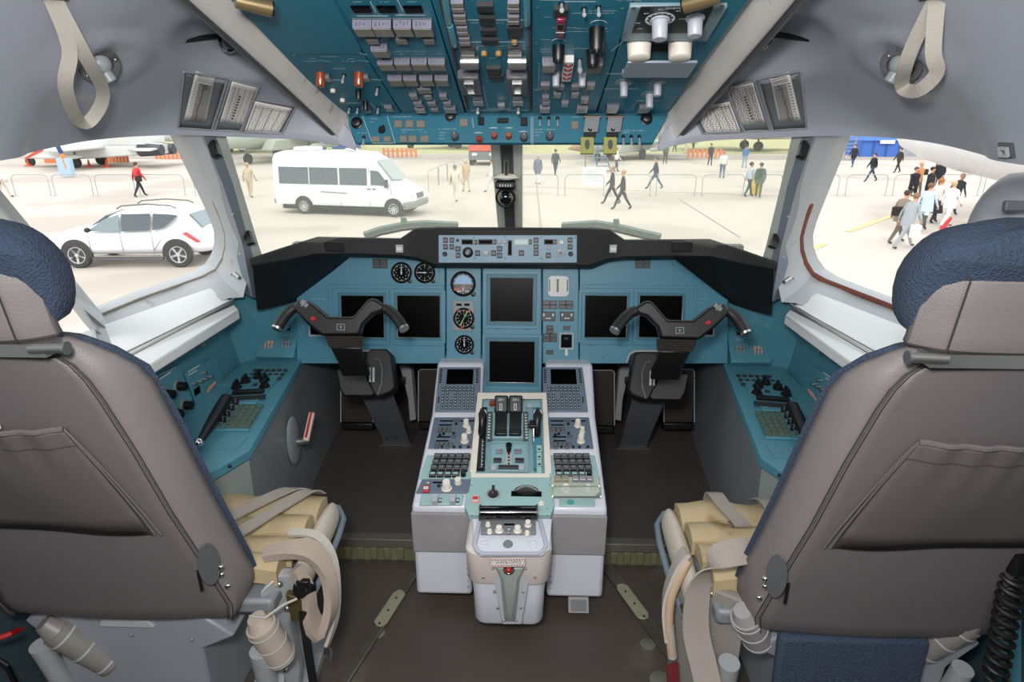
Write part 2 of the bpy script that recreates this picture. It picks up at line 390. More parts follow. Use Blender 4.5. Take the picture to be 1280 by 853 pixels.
b.grid([[V((x, Y, 2.04 - abs(x)**2*.2 - max(0, Y-.6)*.17)) for x in (-1.12, -.9, -.5, 0, .5, .9, 1.12)] for Y in (-1.04, -.5, 0, .5, 1.0, 1.5, 2.2)])
b.build('ceiling', M_greymid, solid=.02, **S)

# ---- side walls, ledges, window frames
OP = [(221, 160, 1.74), (236, 192, 1.82), (250, 222, 1.90), (264, 253, 1.98), (274, 276, 2.04), (279, 292, 2.08), (279, 306, 2.12), (275, 320, 2.16), (266, 333, 2.17), (250, 343, 2.15), (220, 354, 2.08), (170, 371, 1.95), (125, 389, 1.83), (100, 358, 1.74), (60, 310, 1.6), (27, 270, 1.48), (-10, 225, 1.38), (-45, 185, 1.28), (-40, 160, 1.25), (20, 140, 1.35), (120, 138, 1.55), (190, 145, 1.68)]
OUT = [(252, 161, 1.745), (266, 192, 1.79), (277, 222, 1.85), (289, 253, 1.92), (299, 284, 1.98), (305, 305, 2.02), (308, 325, 2.06), (309, 350, 2.09), (304, 372, 2.07), (285, 373, 2.02), (243, 390, 1.95), (199, 412, 1.80), (150, 438, 1.66), (121, 412, 1.62), (85, 365, 1.55), (50, 320, 1.46), (5, 268, 1.36), (-60, 200, 1.2), (-60, 140, 1.2), (20, 150, 1.3), (120, 145, 1.5), (200, 150, 1.68)]
OPL = [at(*p[:2], Y=p[2]) for p in OP]; OUL = [at(*p[:2], Y=p[2]) for p in OUT]
OUL[10:13] = [p + V((-.01, 0, .0)) for p in OUL[10:13]]
def lerp(a, b_, t): return a + (b_ - a) * t
for sx, nm, lab in ((1, 'window_1', 0), (-1, 'window_2', 1)):
    T = (lambda p: V((p.x * sx, p.y, p.z)))
    wroot = tag(link(nm, None, None, Matrix.Translation(T(OPL[8]))), kind='structure')
    b = MB(); rings = [[T(p) for p in OUL], [T(p + V((-.012, .0, 0))) for p in [lerp(a, c_, .55) for a, c_ in zip(OUL, OPL)]], [T(p) for p in OPL], [T(p + V((-.045, .03, 0))) for p in OPL]]
    rings = [[T(p + V((-.05, .03, 0))) for p in OUL]] + rings
    b.loft(rings, caps=False); b.build('window_frame', M_framegrey, wroot)
    b = MB(); cen = sum((T(p + V((-.035, .022, 0))) for p in OPL), V()) / len(OPL)
    ring = [T(p + V((-.035, .022, 0))) for p in OPL]
    b.add([cen] + ring, [(0, i + 1, (i + 1) % len(ring) + 1) for i in range(len(ring))]); b.build('glass', M_glassside, wroot)
    b = MB(); ids = range(3, 13);
    m_ = mat('brown_sealant', '7a4636', .7, var=.3, vscale=60, bump=.6, bscale=90) if sx < 0 else mat('grey_brown_seal', '8b8578', .6)
    wd_ = .012 if sx < 0 else .005
    pts = [T(lerp(OPL[i], OUL[i], .11 if sx < 0 else .1) + V((.004, -.004, .002))) for i in ids]
    b.tube(pts, wd_, 8, flat=.35, up=None); b.build('seal', m_, wroot)
    # bolts on the frame
    for px, py, Y in ((300, 318, 2.0), (291, 268, 1.9), (289, 343, 2.06)):
        p = T(at(px, py, Y=Y)); b = MB(); b.ball(p, .004, 8, 5); b.build('bolt', M_steel, wroot)
    p = T(at(294, 343, Y=2.05)); b = MB(); b.bar(p, p + T(V((.03, -.035, -.004))), .008, .006); b.build('latch_pin', M_steel, wroot)
# white ledges with slotted rail
for sx, nm in ((1, 'trim_2'), (-1, 'trim_3')):
    T = (lambda p: V((p.x * sx, p.y, p.z)))
    A0, A1 = at(300, 371, Y=2.07), at(145, 437, Y=1.60)
    B0, B1 = at(290, 377, Y=2.02), at(150, 449, Y=1.55)
    C0, C1 = at(299, 389, Y=2.02), at(164, 470, Y=1.47)
    for v_ in (C0, C1): v_.z = .815
    b = MB(); b.slab([T(A0 + V((-.1, 0, .03))), T(A1 + V((-.14, 0, .03))), T(B1), T(B0)], (0, 0, -.012)); led = b.build('trim', M_ledge, bev=.002, **S); led.name = nm; W[nm] = W['trim'] if 'trim' in W else Matrix(); 
    W[led.name] = Matrix.Translation(led.location)
    b = MB(); b.slab([T(lerp(B0, C0, .12) + V((0, 0, .0))), T(lerp(B1, C1, .12)), T(C1 + V((0, -.28, 0))), T(C0)], (0, 0, -.03)); b.build('ledge_front', M_ledge, led, bev=.004)
    b = MB(); b.strap([T(B0 + V((0, 0, -.006))), T(B1 + V((0, 0, -.006)))], .014, .012, (1, 0, 0)); b.build('slot_rail', M_steel, led)
    b = MB(); b.strap([T(lerp(B0, A0, .25) + V((0, 0, .004))), T(lerp(B1, A1, .25) + V((0, 0, .004)))], .006, .003, (1, 0, 0)); b.build('rail_lip', M_steel, led)
    b = MB(); q0, q1 = lerp(A0, B0, -.8), lerp(A1, B1, -.8)
    for u in (.12, .5, .85):
        p = T(lerp(C0, C1, u) + V((-.012, 0, .001))); b = MB(); b.lathe([(.003, 0), (.003, .001), (0, .002)], 8, M=Matrix.Translation(p)); b.build('bolt', M_greymid, led)
# walls
for sx, nm in ((1, 'wall_left'), (-1, 'wall_right')):
    T = (lambda p: V((p[0] * sx, p[1], p[2])))
    b = MB(); b.slab([T(p) for p in ((-1.02, 1.42, 0), (-1.02, 2.2, 0), (-1.02, 2.2, .80), (-1.02, 1.42, .80))], T((-.02, 0, 0))); b.slab([T(p) for p in ((-1.22, -1.0, 0), (-1.22, 1.42, 0), (-1.22, 1.42, .80), (-1.22, -1.0, .80))], T((-.02, 0, 0))); b.slab([T(p) for p in ((-1.02, 1.42, 0), (-1.22, 1.42, 0), (-1.22, 1.42, .80), (-1.02, 1.42, .80))], (0, .02, 0))
    w_ = b.build(nm, mat('dark_blue_grey_sidewall', '3c4d54', .5), **S)
    b = MB(); b.slab([T(p) for p in ((-1.018, 1.42, .5), (-1.018, 2.2, .5), (-1.018, 2.2, .80), (-1.018, 1.42, .80))], T((.008, 0, 0))); b.build('teal_facing', M_tealside, w_)
    b = MB(); b.slab([T(p) for p in ((-1.22, -1, .80), (-1.22, 1.35, .80), (-1.12, 1.15, 1.36), (-1.16, -1, 1.36))], T((-.03, 0, 0)))
    b.slab([T(p) for p in ((-1.19, -1, .82), (-1.19, 1.4, .82), (-1.24, 1.4, .84), (-1.24, -1, .84))], T((0, 0, -.02)))
    b.build('upper_panel', M_framegrey, w_)
    # rear window bar running down to the wall
    b = MB(); a1, a2 = at(143, 415, Y=1.70), at(166, 472, Y=1.50); b1, b2 = at(119, 410, Y=1.64), at(132, 470, Y=1.45)
    c1, c2 = at(125, 389, Y=1.80), at(85, 365, Y=1.55)
    b.slab([T(c1), T(a1), T(a2), T(b2), T(b1), T(c2)], T((-.02, .01, 0))); b.build('frame_foot', M_framegrey, w_, bev=.003)
    # teal wall face sloping forward beside the instrument panel
    b = MB(); b.slab([T(p) for p in ((-1.02, 2.2, .5), (-.80, 2.36, .5), (-.80, 2.36, .92), (-1.0, 2.1, .86))], (0, .02, 0)); b.build('corner_panel', M_tealside, w_)
# windshield: centre post, glass
postb, postt = at(638, 290, Y=2.72), at(633, 180, Y=2.12)
Dd = [at(280, 166, Y=1.84), at(304, 242, Y=2.0), at(328, 317, Y=2.14), at(338, 348, Y=2.22)]
for sx, nm in ((1, 'window_3'), (-1, 'window_4')):
    T = (lambda p: V((p.x * sx, p.y, p.z)))
    wroot = tag(link(nm, None, None, Matrix.Translation(T(Dd[3]))), kind='structure')
    top_o, bot_o = T(Dd[0] + (Dd[0]-Dd[1])*.3), T(Dd[3])
    top_c = postt + (postt - postb) * .18; bot_c = postb + (postb - postt) * .1
    b = MB(); b.slab([top_o, bot_o, bot_c, top_c], (0, .004, .004)); b.build('glass', M_glass, wroot, flat=True)
    # blue grey pillar beside the pane, light sealant edge
    C_ = [at(268, 165, Y=1.775), at(292, 232, Y=1.90), at(312, 305, Y=2.05), at(330, 372, Y=2.15)]
    D_ = [p + (p - CAM).normalized() * -.02 for p in [at(281, 165, Y=1.81), at(301, 232, Y=1.95), at(323, 305, Y=2.10), at(345, 372, Y=2.2)]]
    B_ = [at(252, 165, Y=1.74), at(279, 232, Y=1.86), at(303, 305, Y=2.01), at(316, 372, Y=2.08)]
    b = MB(); b.loft([[T(a), T(c_), T(c_ + V((-.06, .06, 0))), T(a + V((-.06, .06, 0)))] for a, c_ in zip(B_, C_)]); b.build('pillar', mat('pillar_blue_grey_paint', '6e7680', .45), wroot)
    b = MB(); b.loft([[T(a), T(c_), T(c_ + V((-.03, .06, 0))), T(a + V((-.03, .06, 0)))] for a, c_ in zip(C_, D_)]); b.build('sealant_edge', mat('pale_green_sealant', 'a9b0a8', .5), wroot)
    for px, py, Y in ((269, 187, 1.78), (312, 298, 2.02)):
        p = T(at(px, py, Y=Y)); b = MB(); Mx = Matrix.Translation(p) @ Matrix.Rotation(R(-20 * sx), 4, 'Y') @ Matrix.Rotation(R(-20), 4, 'X')
        b.box(-.012, -.014, -.022, .012, .006, .022, M=Mx); b.build('rubber_clip', M_black, wroot, bev=.003)
pr = tag(link('window_5', None, None, Matrix.Translation(postb)), kind='structure')
dz = (postt - postb)
for nm, x0, x1, m_, off in (('window_frame', -.052, .052, mat('post_pale_grey', 'dfe6e2', .4), 0), ('dark_strip', -.021, .021, M_greydark, -.006)):
    b = MB(); rings = []
    for t in (-.15, 1.25):
        p = postb + dz * t + V((0, off, 0)); rings.append([p + V((x0, 0, 0)), p + V((x1, 0, 0)), p + V((x1, .03, .03)), p + V((x0, .03, .03))])
    b.loft(rings); b.build(nm, m_, pr, bev=.003)
# nose skin outside under the windshield
b = MB(); b.grid([[V((x, y - abs(x)**2*.5, z)) for x in (-1.15, -.8, -.4, 0, .4, .8, 1.15)] for y, z in ((2.8, .84), (3.1, .66), (3.6, .38), (4.0, 0), (4.1, -.6))]); b.build('wall_front', mat('aircraft_white_skin', 'c8ccc8', .3), solid=.01, **S)

# headliner behind the overhead panels
b = MB(); b.grid([[V((x, Y, z)) for x in (-.62, -.3, 0, .3, .62)] for Y, z in ((1.03, 1.715), (.8, 1.80), (.5, 1.89), (.2, 1.92), (-1.0, 1.92))]); b.build('ceiling_centre', M_grey, solid=.01, **S)
# ================================================ INSTRUMENT PANELS
PM = Pan((0, 2.28, .78), (0, -.97, .24))
def panel_slab(P, par, poly, h0=-.02, h1=0, name='face_plate', mt=None, bev=.003):
    b = MB(); b.slab([P.pt(x, y, h0) for x, y in poly], P.n * (h1 - h0)); return b.build(name, mt or M_teal, par, bev=bev)
def root(P, px, py, name, label, cat, group=None): return thing(name, P.pt(px, py), label, cat, group)
def display(P, par, x0, y0, x1, y1, fw=7, name='display_unit', mt=None):
    cx, cy, w, h = P.rect(x0, y0, x1, y1); k = w / (x1 - x0) * fw
    def f(b):
        b.frame(w + 2*k, h + 2*k, k*.45, 0, .007, 0); b.frame(w + 1.15*k, h + 1.15*k, k*.55, 0, .0035, 1); b.frame(w + .1*k, h + .1*k, k*.06, 0, .005, 2)
    o = link(name, cached((name, rq(w), rq(h), fw), f, [mt or M_teal, M_groove, M_steel]), par, P.M(cx, cy)); m = o.modifiers.new('b', 'BEVEL'); m.width = .0012; m.segments = 2
    def g(b): b.box(-w/2, -h/2, 0, w/2, h/2, .0025, 0)
    link('screen', cached(('screen', rq(w), rq(h)), g, [M_screen]), o, P.M(cx, cy)); return o
def gauge(P, par, cx, cy, rp, hand=(90,), name='dial_gauge', ticks=12, bezel=None, big=False):
    r = P.w(cx - rp, cx + rp, cy) / 2; bz = bezel or M_black
    def f(b): b.lathe([(r*1.06, 0), (r*1.06, .004), (r*.96, .006), (r*.88, .003), (0, .003)], 28, 0)
    o = link(name, cached((name, rq(r), bz.name), f, [bz]), par, P.M(cx, cy))
    b = MB(); b.lathe([(r*.89, .0029), (r*.89, .0031), (0, .0031)], 24, M=P.M(cx, cy)); b.build('dial_face', M_screen, o)
    b = MB(); Mx = P.M(cx, cy)
    for k in range(ticks * (4 if not big else 5)):
        a = 2*PI*k/(ticks * (4 if not big else 5)); mj = k % (4 if not big else 5) == 0
        T = Mx @ Matrix.Rotation(a, 4, 'Z'); b.box(-r*.018*(1.8 if mj else 1), r*(.68 if mj else .77), .0031, r*.018*(1.5 if mj else .7), r*.84, .0036, 0, T)
    for k in range(ticks):      # little numerals as strokes
        a = 2*PI*k/ticks; T = Mx @ Matrix.Translation((math.cos(a)*r*.53, math.sin(a)*r*.53, 0)); b.box(-r*.03, -r*.06, .0031, r*.0, r*.06, .0035, 0, T); b.box(r*.01, r*.02, .0031, r*.04, r*.06, .0035, 0, T)
    b.build('dial_marks', M_print, o)
    for i, a in enumerate(hand):
        b = MB(); T = Mx @ Matrix.Rotation(R(a - 90), 4, 'Z'); b.prism([(-r*.05, -r*.2), (r*.05, -r*.2), (r*.045, r*.5), (0, r*.72), (-r*.045, r*.5)], .004, .0048, M=T); b.lathe([(r*.09, .004), (r*.09, .006), (0, .006)], 10, M=Mx); b.build('needle', M_print, o)
    b = MB(); T = P.M(cx + rp*.85, cy + rp*.85); b.lathe([(r*.2, 0), (r*.2, .009), (r*.15, .01), (0, .01)], 12, M=T); b.build('setting_knob', M_black, o)
    return o
# captain's side and first officer's side: mirrored outlines
LP = root(PM, 465, 400, 'instrument_panel', 'blue-green painted instrument panel on the left behind the left control yoke', 'instrument panel')
panel_slab(PM, LP, [(373, 454), (373, 372), (440, 320), (557, 320), (557, 454)])
RP = root(PM, 815, 400, 'instrument_panel', 'blue-green painted instrument panel on the right behind the right control yoke', 'instrument panel')
panel_slab(PM, RP, [(724, 454), (724, 320), (838, 320), (908, 374), (908, 454)])
for par, x0, x1, y0, y1 in ((LP, 412, 555, 357, 432), (RP, 727, 870, 357, 432)):
    cx, cy, w, h = PM.rect(x0, y0, x1, y1); b = MB(); b.frame(w, h, .012, 0, .004, 0, PM.M(cx, cy)); b.build('display_surround', M_teal, par, bev=.0015)
for par, xs in ((LP, (427, 497)), (RP, (730, 799))):
    for x in xs: display(PM, par, x, 370, x + 53, 422)
gauge(PM, LP, 502, 341, 12.5, (90,), ticks=10); gauge(PM, LP, 531, 341, 12.5, (180,), ticks=8)
for x in (472, 512, 540): 
    screw(PM, LP, x, 431.5, .005)
for x in (738, 774, 808): screw(PM, RP, x, 431.5, .005)
for par, x, y in ((LP, 438, 333), (LP, 549, 339), (LP, 378, 425), (LP, 525, 447), (RP, 841, 331), (RP, 753, 446), (RP, 902, 425), (RP, 730, 327)): screw(PM, par, x, y, .004)
for par, X in ((LP, 466), (RP, 794)):      # warning light blocks
    for i in range(2):
        for j in range(2): button(PM, par, X + i*9.5, 324 + j*6, X + 9 + i*9.5, 329.5 + j*6, .004, [M_key, M_lens], 'warning_light')
lines(PM, LP, [(488, 322, 488, 355), (412, 355, 555, 355), (549, 356, 549, 322)], .001, 'panel_seam', M_groove)
lines(PM, RP, [(732, 325, 732, 355), (732, 355, 790, 355), (790, 355, 790, 330), (790, 330, 786, 323)], .001, 'panel_seam', M_groove)
printing(PM, LP, [(389, 406, 374)]); printing(PM, RP, [(870, 884, 374), (870, 882, 379)])
for par, x0, x1 in ((LP, 386, 410), (RP, 868, 893)):      # small dark opening in a pale frame behind the yoke
    cx, cy, w, h = PM.rect(x0, 401, x1, 421); b = MB(); b.frame(w, h, .006, 0, .003, 0, PM.M(cx, cy)); o = b.build('placard_holder', M_framegrey, par, bev=.001)
    b = MB(); b.box(-w*.42, -h*.36, 0, w*.42, h*.36, .002, 0, PM.M(cx, cy)); b.build('holder_window', M_screen, o)
for par, x0, sx in ((LP, 468, 1), (RP, 808, -1)):  # pale arch trim around the column cut-out
    pts = [(x0 - 26*sx, 454), (x0 - 24*sx, 442), (x0 - 18*sx, 439), (x0 + 14*sx, 439), (x0 + 21*sx, 443), (x0 + 25*sx, 454)]
    b = MB(); b.tube([PM.pt(x, y, .003) for x, y in pts], .004, 6); b.build('cutout_trim', M_framegrey, par)
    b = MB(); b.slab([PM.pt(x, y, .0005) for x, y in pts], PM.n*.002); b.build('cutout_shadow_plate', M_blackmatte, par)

# standby gauge column
GP = root(PM, 580, 390, 'gauge_panel', 'narrow teal panel of three round standby gauges left of the middle screens', 'instrument panel')
panel_slab(PM, GP, [(558.5, 454), (558.5, 331), (602, 331), (602, 454)])
ai = gauge(PM, GP, 579, 355, 15, (), 'attitude_indicator', 12)
r_ = PM.w(568, 590, 355) / 2; Mx = PM.M(579, 355)
b = MB(); b.prism([(r_*math.cos(a), r_*math.sin(a)) for a in [PI*k/14 for k in range(15)]], .0035, .0048, M=Mx); b.build('sky_half', mat('horizon_blue', '7ba6cf', .4), ai)
b = MB(); b.prism([(r_*math.cos(a), r_*math.sin(a)) for a in [PI+PI*k/14 for k in range(15)]], .0035, .0048, M=Mx); b.build('ground_half', mat('horizon_brown', '4a2f28', .4), ai)
b = MB(); b.box(-r_, -.0006, .0049, r_, .0006, .0054, M=Mx)
for k in (-3, -2, -1, 1, 2, 3): b.box(-r_*.3, k*r_*.2-.0003, .0049, r_*.3, k*r_*.2+.0003, .0053, M=Mx)
b.box(-r_*.7, -r_*.9, .005, -r_*.2, -r_*.78, .0056, M=Mx); b.box(r_*.2, -r_*.9, .005, r_*.7, -r_*.78, .0056, M=Mx); b.box(-r_*.06, -r_*.8, .005, r_*.06, -r_*.4, .0056, M=Mx); b.build('horizon_marks', M_print, ai)
b = MB(); b.box(-r_*1.05, -r_*.75, .005, -r_*.3, -r_*.5, .0056, M=Mx); b.build('warning_flag', M_red, ai)
cx, cy, w, h = PM.rect(566, 376, 593, 414)
b = MB(); b.prism([(-w/2+.008, -h/2), (w/2-.008, -h/2), (w/2, -h/2+.008), (w/2, h/2-.008), (w/2-.008, h/2), (-w/2+.008, h/2), (-w/2, h/2-.008), (-w/2, -h/2+.008)], 0, .005, M=PM.M(cx, cy)); bm = b.build('bearing_indicator', mat('gauge_case_grey', '75797a', .4), GP, bev=.001)
for x in (571, 581): b = MB(); b.box(0, -.0045, .005, .020, .0045, .0058, M=PM.M(x - .5, 381)); b.build('readout', M_screen, bm)
g2 = gauge(PM, GP, 580, 398, 12.5, (), 'bearing_dial', 12); g2.location += PM.n * .005
r_ = PM.w(568, 592, 398) / 2
for a, m_ in ((-25, mat('needle_yellow', 'c8b24a', .5)), (-30, mat('needle_green', '4d8f5a', .5))):
    b = MB(); T = PM.M(580, 398, .0105 if a == -25 else .012) @ Matrix.Rotation(R(a), 4, 'Z'); b.box(-r_*.05, -r_*.8, 0, r_*.05, r_*.8, .0007, M=T); b.box(-r_*.14, r_*.25, 0, r_*.14, r_*.4, .0007, M=T); b.build('needle', m_, g2)
for x, y in ((574, 389), (587, 389), (578, 409)):
    b = MB(); b.lathe([(r_*.14, 0), (r_*.14, .0006), (0, .0006)], 8, M=PM.M(x, y, .0105)); b.build('flag', M_red, g2)
g3 = gauge(PM, GP, 580.5, 431, 11.5, (92,), 'airspeed_gauge', 10)
for x, y in ((562, 335), (599, 335), (562, 450), (583, 450)): screw(PM, GP, x, y, .003)

# centre displays
CP = root(PM, 640, 410, 'display_panel', 'teal panel in the middle carrying two dark screens one above the other', 'instrument panel')
panel_slab(PM, CP, [(603.5, 489), (603.5, 330), (677, 330), (677, 489)], -.02, .004)
display(PM, CP, 613, 348, 666, 402, 9); display(PM, CP, 612, 427, 668, 478, 9)
for x, y in ((622, 411), (658, 411), (624, 484), (656, 484), (604.5, 340)): screw(PM, CP, x, y, .0055)
# the panel plane stands proud: lift its displays
for o in list(CP.children):
    if o.name.startswith(('display', 'screw')): o.location += PM.n * .004
# engine column
EP = root(PM, 701, 390, 'engine_panel', 'narrow teal panel of warning lights and gear lever right of the middle screens', 'instrument panel')
panel_slab(PM, EP, [(678, 454), (678, 331), (723, 331), (723, 454)])
cx, cy, w, h = PM.rect(685, 345, 711, 371)
b = MB(); q = .01; b.prism([(-w/2+q, -h/2), (w/2-q, -h/2), (w/2, -h/2+q), (w/2, h/2-q), (w/2-q, h/2), (-w/2+q, h/2), (-w/2, h/2-q), (-w/2, -h/2+q)], 0, .006, M=PM.M(cx, cy)); ig = b.build('twin_scale_indicator', mat('indicator_case_silver', 'b4b6ba', .35), EP, bev=.001)
for x in (691.5, 702): b = MB(); b.box(-.0085, -.024, .006, .0085, .024, .0068, M=PM.M(x, 357)); b.build('scale_window', mat('scale_face_pale', 'b9bcae', .4), ig)
b = MB(); b.box(-.004, -.024, .006, .004, .024, .0066, M=PM.M(697, 357)); b.box(-.004, -.022, .006, .001, .022, .0066, M=PM.M(687.3, 357)); b.box(-.001, -.022, .006, .004, .022, .0066, M=PM.M(708.6, 357)); b.build('scale_marks', M_key, ig)
for x in (678.5, 698.5):
    for i in range(2):
        for j in range(2): button(PM, EP, x + i*9, 376 + j*5.3, x + 8.7 + i*9, 381 + j*5.3, .004, [M_key, M_lens], 'warning_light')
for x in (677, 700):
    o = button(PM, EP, x, 390, x + 17, 401, .009, [M_black], 'rotary_window'); 
    b = MB(); b.box(-.02, .002, .009, -.014, .012, .0097, M=PM.M(x+8.5, 396)); b.box(.014, .002, .009, .02, .012, .0097, M=PM.M(x+8.5, 396)); b.box(-.01, -.008, .009, .01, -.004, .0097, M=PM.M(x+8.5, 396)); b.build('window_marks', M_print, o)
for x0, y0 in ((683, 407), (683, 412), (679, 417), (687.5, 417), (679, 422.5), (687.5, 422.5), (704, 408), (683, 438)): button(PM, EP, x0, y0, x0 + 8.5, y0 + 5, .004, [M_key, M_lens], 'warning_light')
cx, cy, w, h = PM.rect(699, 416, 717, 437); b = MB(); b.frame(w, h, .005, 0, .004, 0, PM.M(cx, cy)); gl = b.build('gear_lever_gate', M_framegrey, EP, bev=.001)
b = MB(); b.box(-w*.36, -h*.38, 0, w*.36, h*.38, .003, M=PM.M(cx, cy)); b.build('gate_slot', M_screen, gl)
b = MB(); b.ball((0, 0, 0), .013, 12, 8, sc=(1.1, .75, .6), M=PM.M(cx, cy - 3, .02)); b.build('lever_knob', M_black, gl, sub=1)
b = MB(); b.bar(PM.pt(cx, cy - 3, 0), PM.pt(cx, cy - 3, .018), .004); b.prism([(-.004, 0), (.004, 0), (.006, -.022), (0, -.027), (-.006, -.022)], .004, .008, M=PM.M(cx, 436)); b.build('lever_tab', mat('translucent_tab', 'c9c3b4', .3), gl)
printing(PM, EP, [(684, 692, 340), (703, 712, 340), (704, 714, 414)])
for x, y in ((681, 335), (720, 335), (702, 450)): screw(PM, EP, x, y, .003)

# ================================================ GLARESHIELD
GS = thing('glareshield', (0, 2.2, .95), 'black padded glareshield running across the top of the teal panels', 'glareshield')
cols = [((311, 325, 2.00), (313, 333, 2.0), (321, 389, 2.10)), ((350, 312, 2.09), (352, 327, 2.085), (345, 384, 2.2)), ((395, 298, 2.17), (396, 318, 2.165), (372, 376, 2.295)), ((440, 299, 2.18), (440, 318, 2.175), (437, 322, 2.31)), ((500, 300, 2.18), (500, 320, 2.175), (500, 322, 2.31)), ((519, 287, 2.19), (522, 323, 2.18), (522, 326, 2.30)), ((546, 286, 2.16), (543, 331, 2.15), (543, 335, 2.29))]
ring_l = []
for a, b_, d in cols:
    A, B_, D_ = at(a[0], a[1], Y=a[2]), at(b_[0], b_[1], Y=b_[2]), at(d[0], d[1], Y=d[2])
    K = A + V((-.03 if a[0] < 400 else 0, .42 if a[0] > 330 else .12, -.12 if a[0] > 330 else -.05)); 
    ring_l.append([K, A + V((0, .012, .004)), A, B_, B_ + V((0, .012, -.004)), D_, D_ + V((0, .06, .0)), K + V((0, 0, -.06))])
gx = .006
def mirr(p): return V((2*gx - p.x, p.y, p.z))
rings = ring_l + [[mirr(p) for p in r] for r in ring_l[::-1]]
b = MB(); b.loft(rings); b.build('padded_hood', M_blackmatte, GS, bev=.004, seg=2)
PG = Pan(at(640, 310, Y=2.15), (0, -1, .12))
mcp = thing('autopilot_panel', PG.pt(635, 311), 'long slim silver-blue autopilot control panel set in the centre of the black glareshield', 'control panel')
MCPM = mat('autopilot_panel_paint', '7b95a6', .4, var=.06)
panel_slab(PG, mcp, [(548.5, 328.5), (548.5, 294), (721, 294), (721, 328.5)], -.002, .006, mt=MCPM, bev=.002)
PG2 = Pan(PG.pt(640, 310, .006), PG.n)
bt = lambda x0, y0, x1, y1, **k: button(PG2, mcp, x0, y0, x1, y1, .005, [M_key, M_keylegend], **k)
f_ = lambda x: 540 + x / 6.737
g_ = lambda y: 285 + y / 6.737
for x0, y0, x1, y1 in ((95, 82, 133, 124), (148, 82, 186, 124), (95, 138, 133, 180), (148, 138, 186, 180), (197, 155, 240, 198), (202, 210, 240, 252), (364, 190, 404, 235), (498, 190, 540, 235), (548, 152, 590, 198), (548, 210, 590, 254), (357, 100, 382, 140), (520, 98, 542, 138), (818, 98, 840, 138), (856, 82, 896, 124), (856, 137, 896, 180), (856, 190, 896, 234), (732, 190, 774, 234), (960, 208, 1000, 254), (1142, 80, 1182, 124), (1142, 138, 1182, 180), (1028, 98, 1050, 138)): bt(f_(x0), g_(y0), f_(x1), g_(y1))
for x0, y0, x1, y1, m_ in ((253, 100, 342, 136, M_screen), (395, 100, 508, 136, M_screen), (695, 96, 808, 140, mat('lit_reflective_window', 'c4dcd6', .1)), (948, 100, 1018, 136, M_screen), (642, 108, 670, 228, M_screen)):
    cx, cy, w, h = PG2.rect(f_(x0), g_(y0), f_(x1), g_(y1)); b = MB(); b.frame(w + .004, h + .004, .003, 0, .003, 0, PG2.M(cx, cy)); fr = b.build('window_bezel', M_framegrey if m_ != M_screen else M_key, mcp)
    b = MB(); b.box(-w/2, -h/2, 0, w/2, h/2, .0015, M=PG2.M(cx, cy)); b.build('readout', m_, fr)
for x, y, r_, m_ in ((302, 207, .0145, M_black), (455, 210, .010, M_knobgrey), (1081, 207, .0125, M_knobgrey), (108, 220, .0065, M_black), (215, 105, .004, M_black), (1168, 220, .0065, M_black), (567, 117, .005, M_knobgrey), (613, 117, .005, M_knobgrey), (983, 168, .005, M_knobgrey), (1090, 122, .006, M_cream)):
    knob(PG2, mcp, f_(x), g_(y), r_, .012, m_, skirt=1, line=False)
    if x in (302, 1081): knob(PG2, mcp, f_(x), g_(y), r_*.55, .017, M_greymid, line=False)
for x, y in ((352, 80), (613, 76), (921, 80), (1205, 82), (360, 255), (617, 255), (921, 258)): screw(PG2, mcp, f_(x), g_(y), .003)
PGl = Pan(at(470, 308, Y=2.168), (0, -1, .05))
for x, xa, xb in ((500, 407, 431), (766, 839, 864)):
    o = button(PGl, GS, x - 4.5, 306, x + 4.5, 315.5, .012, [M_framegrey, M_white], 'illuminated_square')
    b = MB(); cx, cy, w, h = PGl.rect(xa, 302, xb, 314); b.frame(w, h, .0015, .008, .013, 0, PGl.M(cx, cy)); b.box(-w*.46, -h*.45, .008, w*.46, h*.45, .0115, M=PGl.M(cx, cy)); b.build('small_door', M_black, GS, bev=.0006)

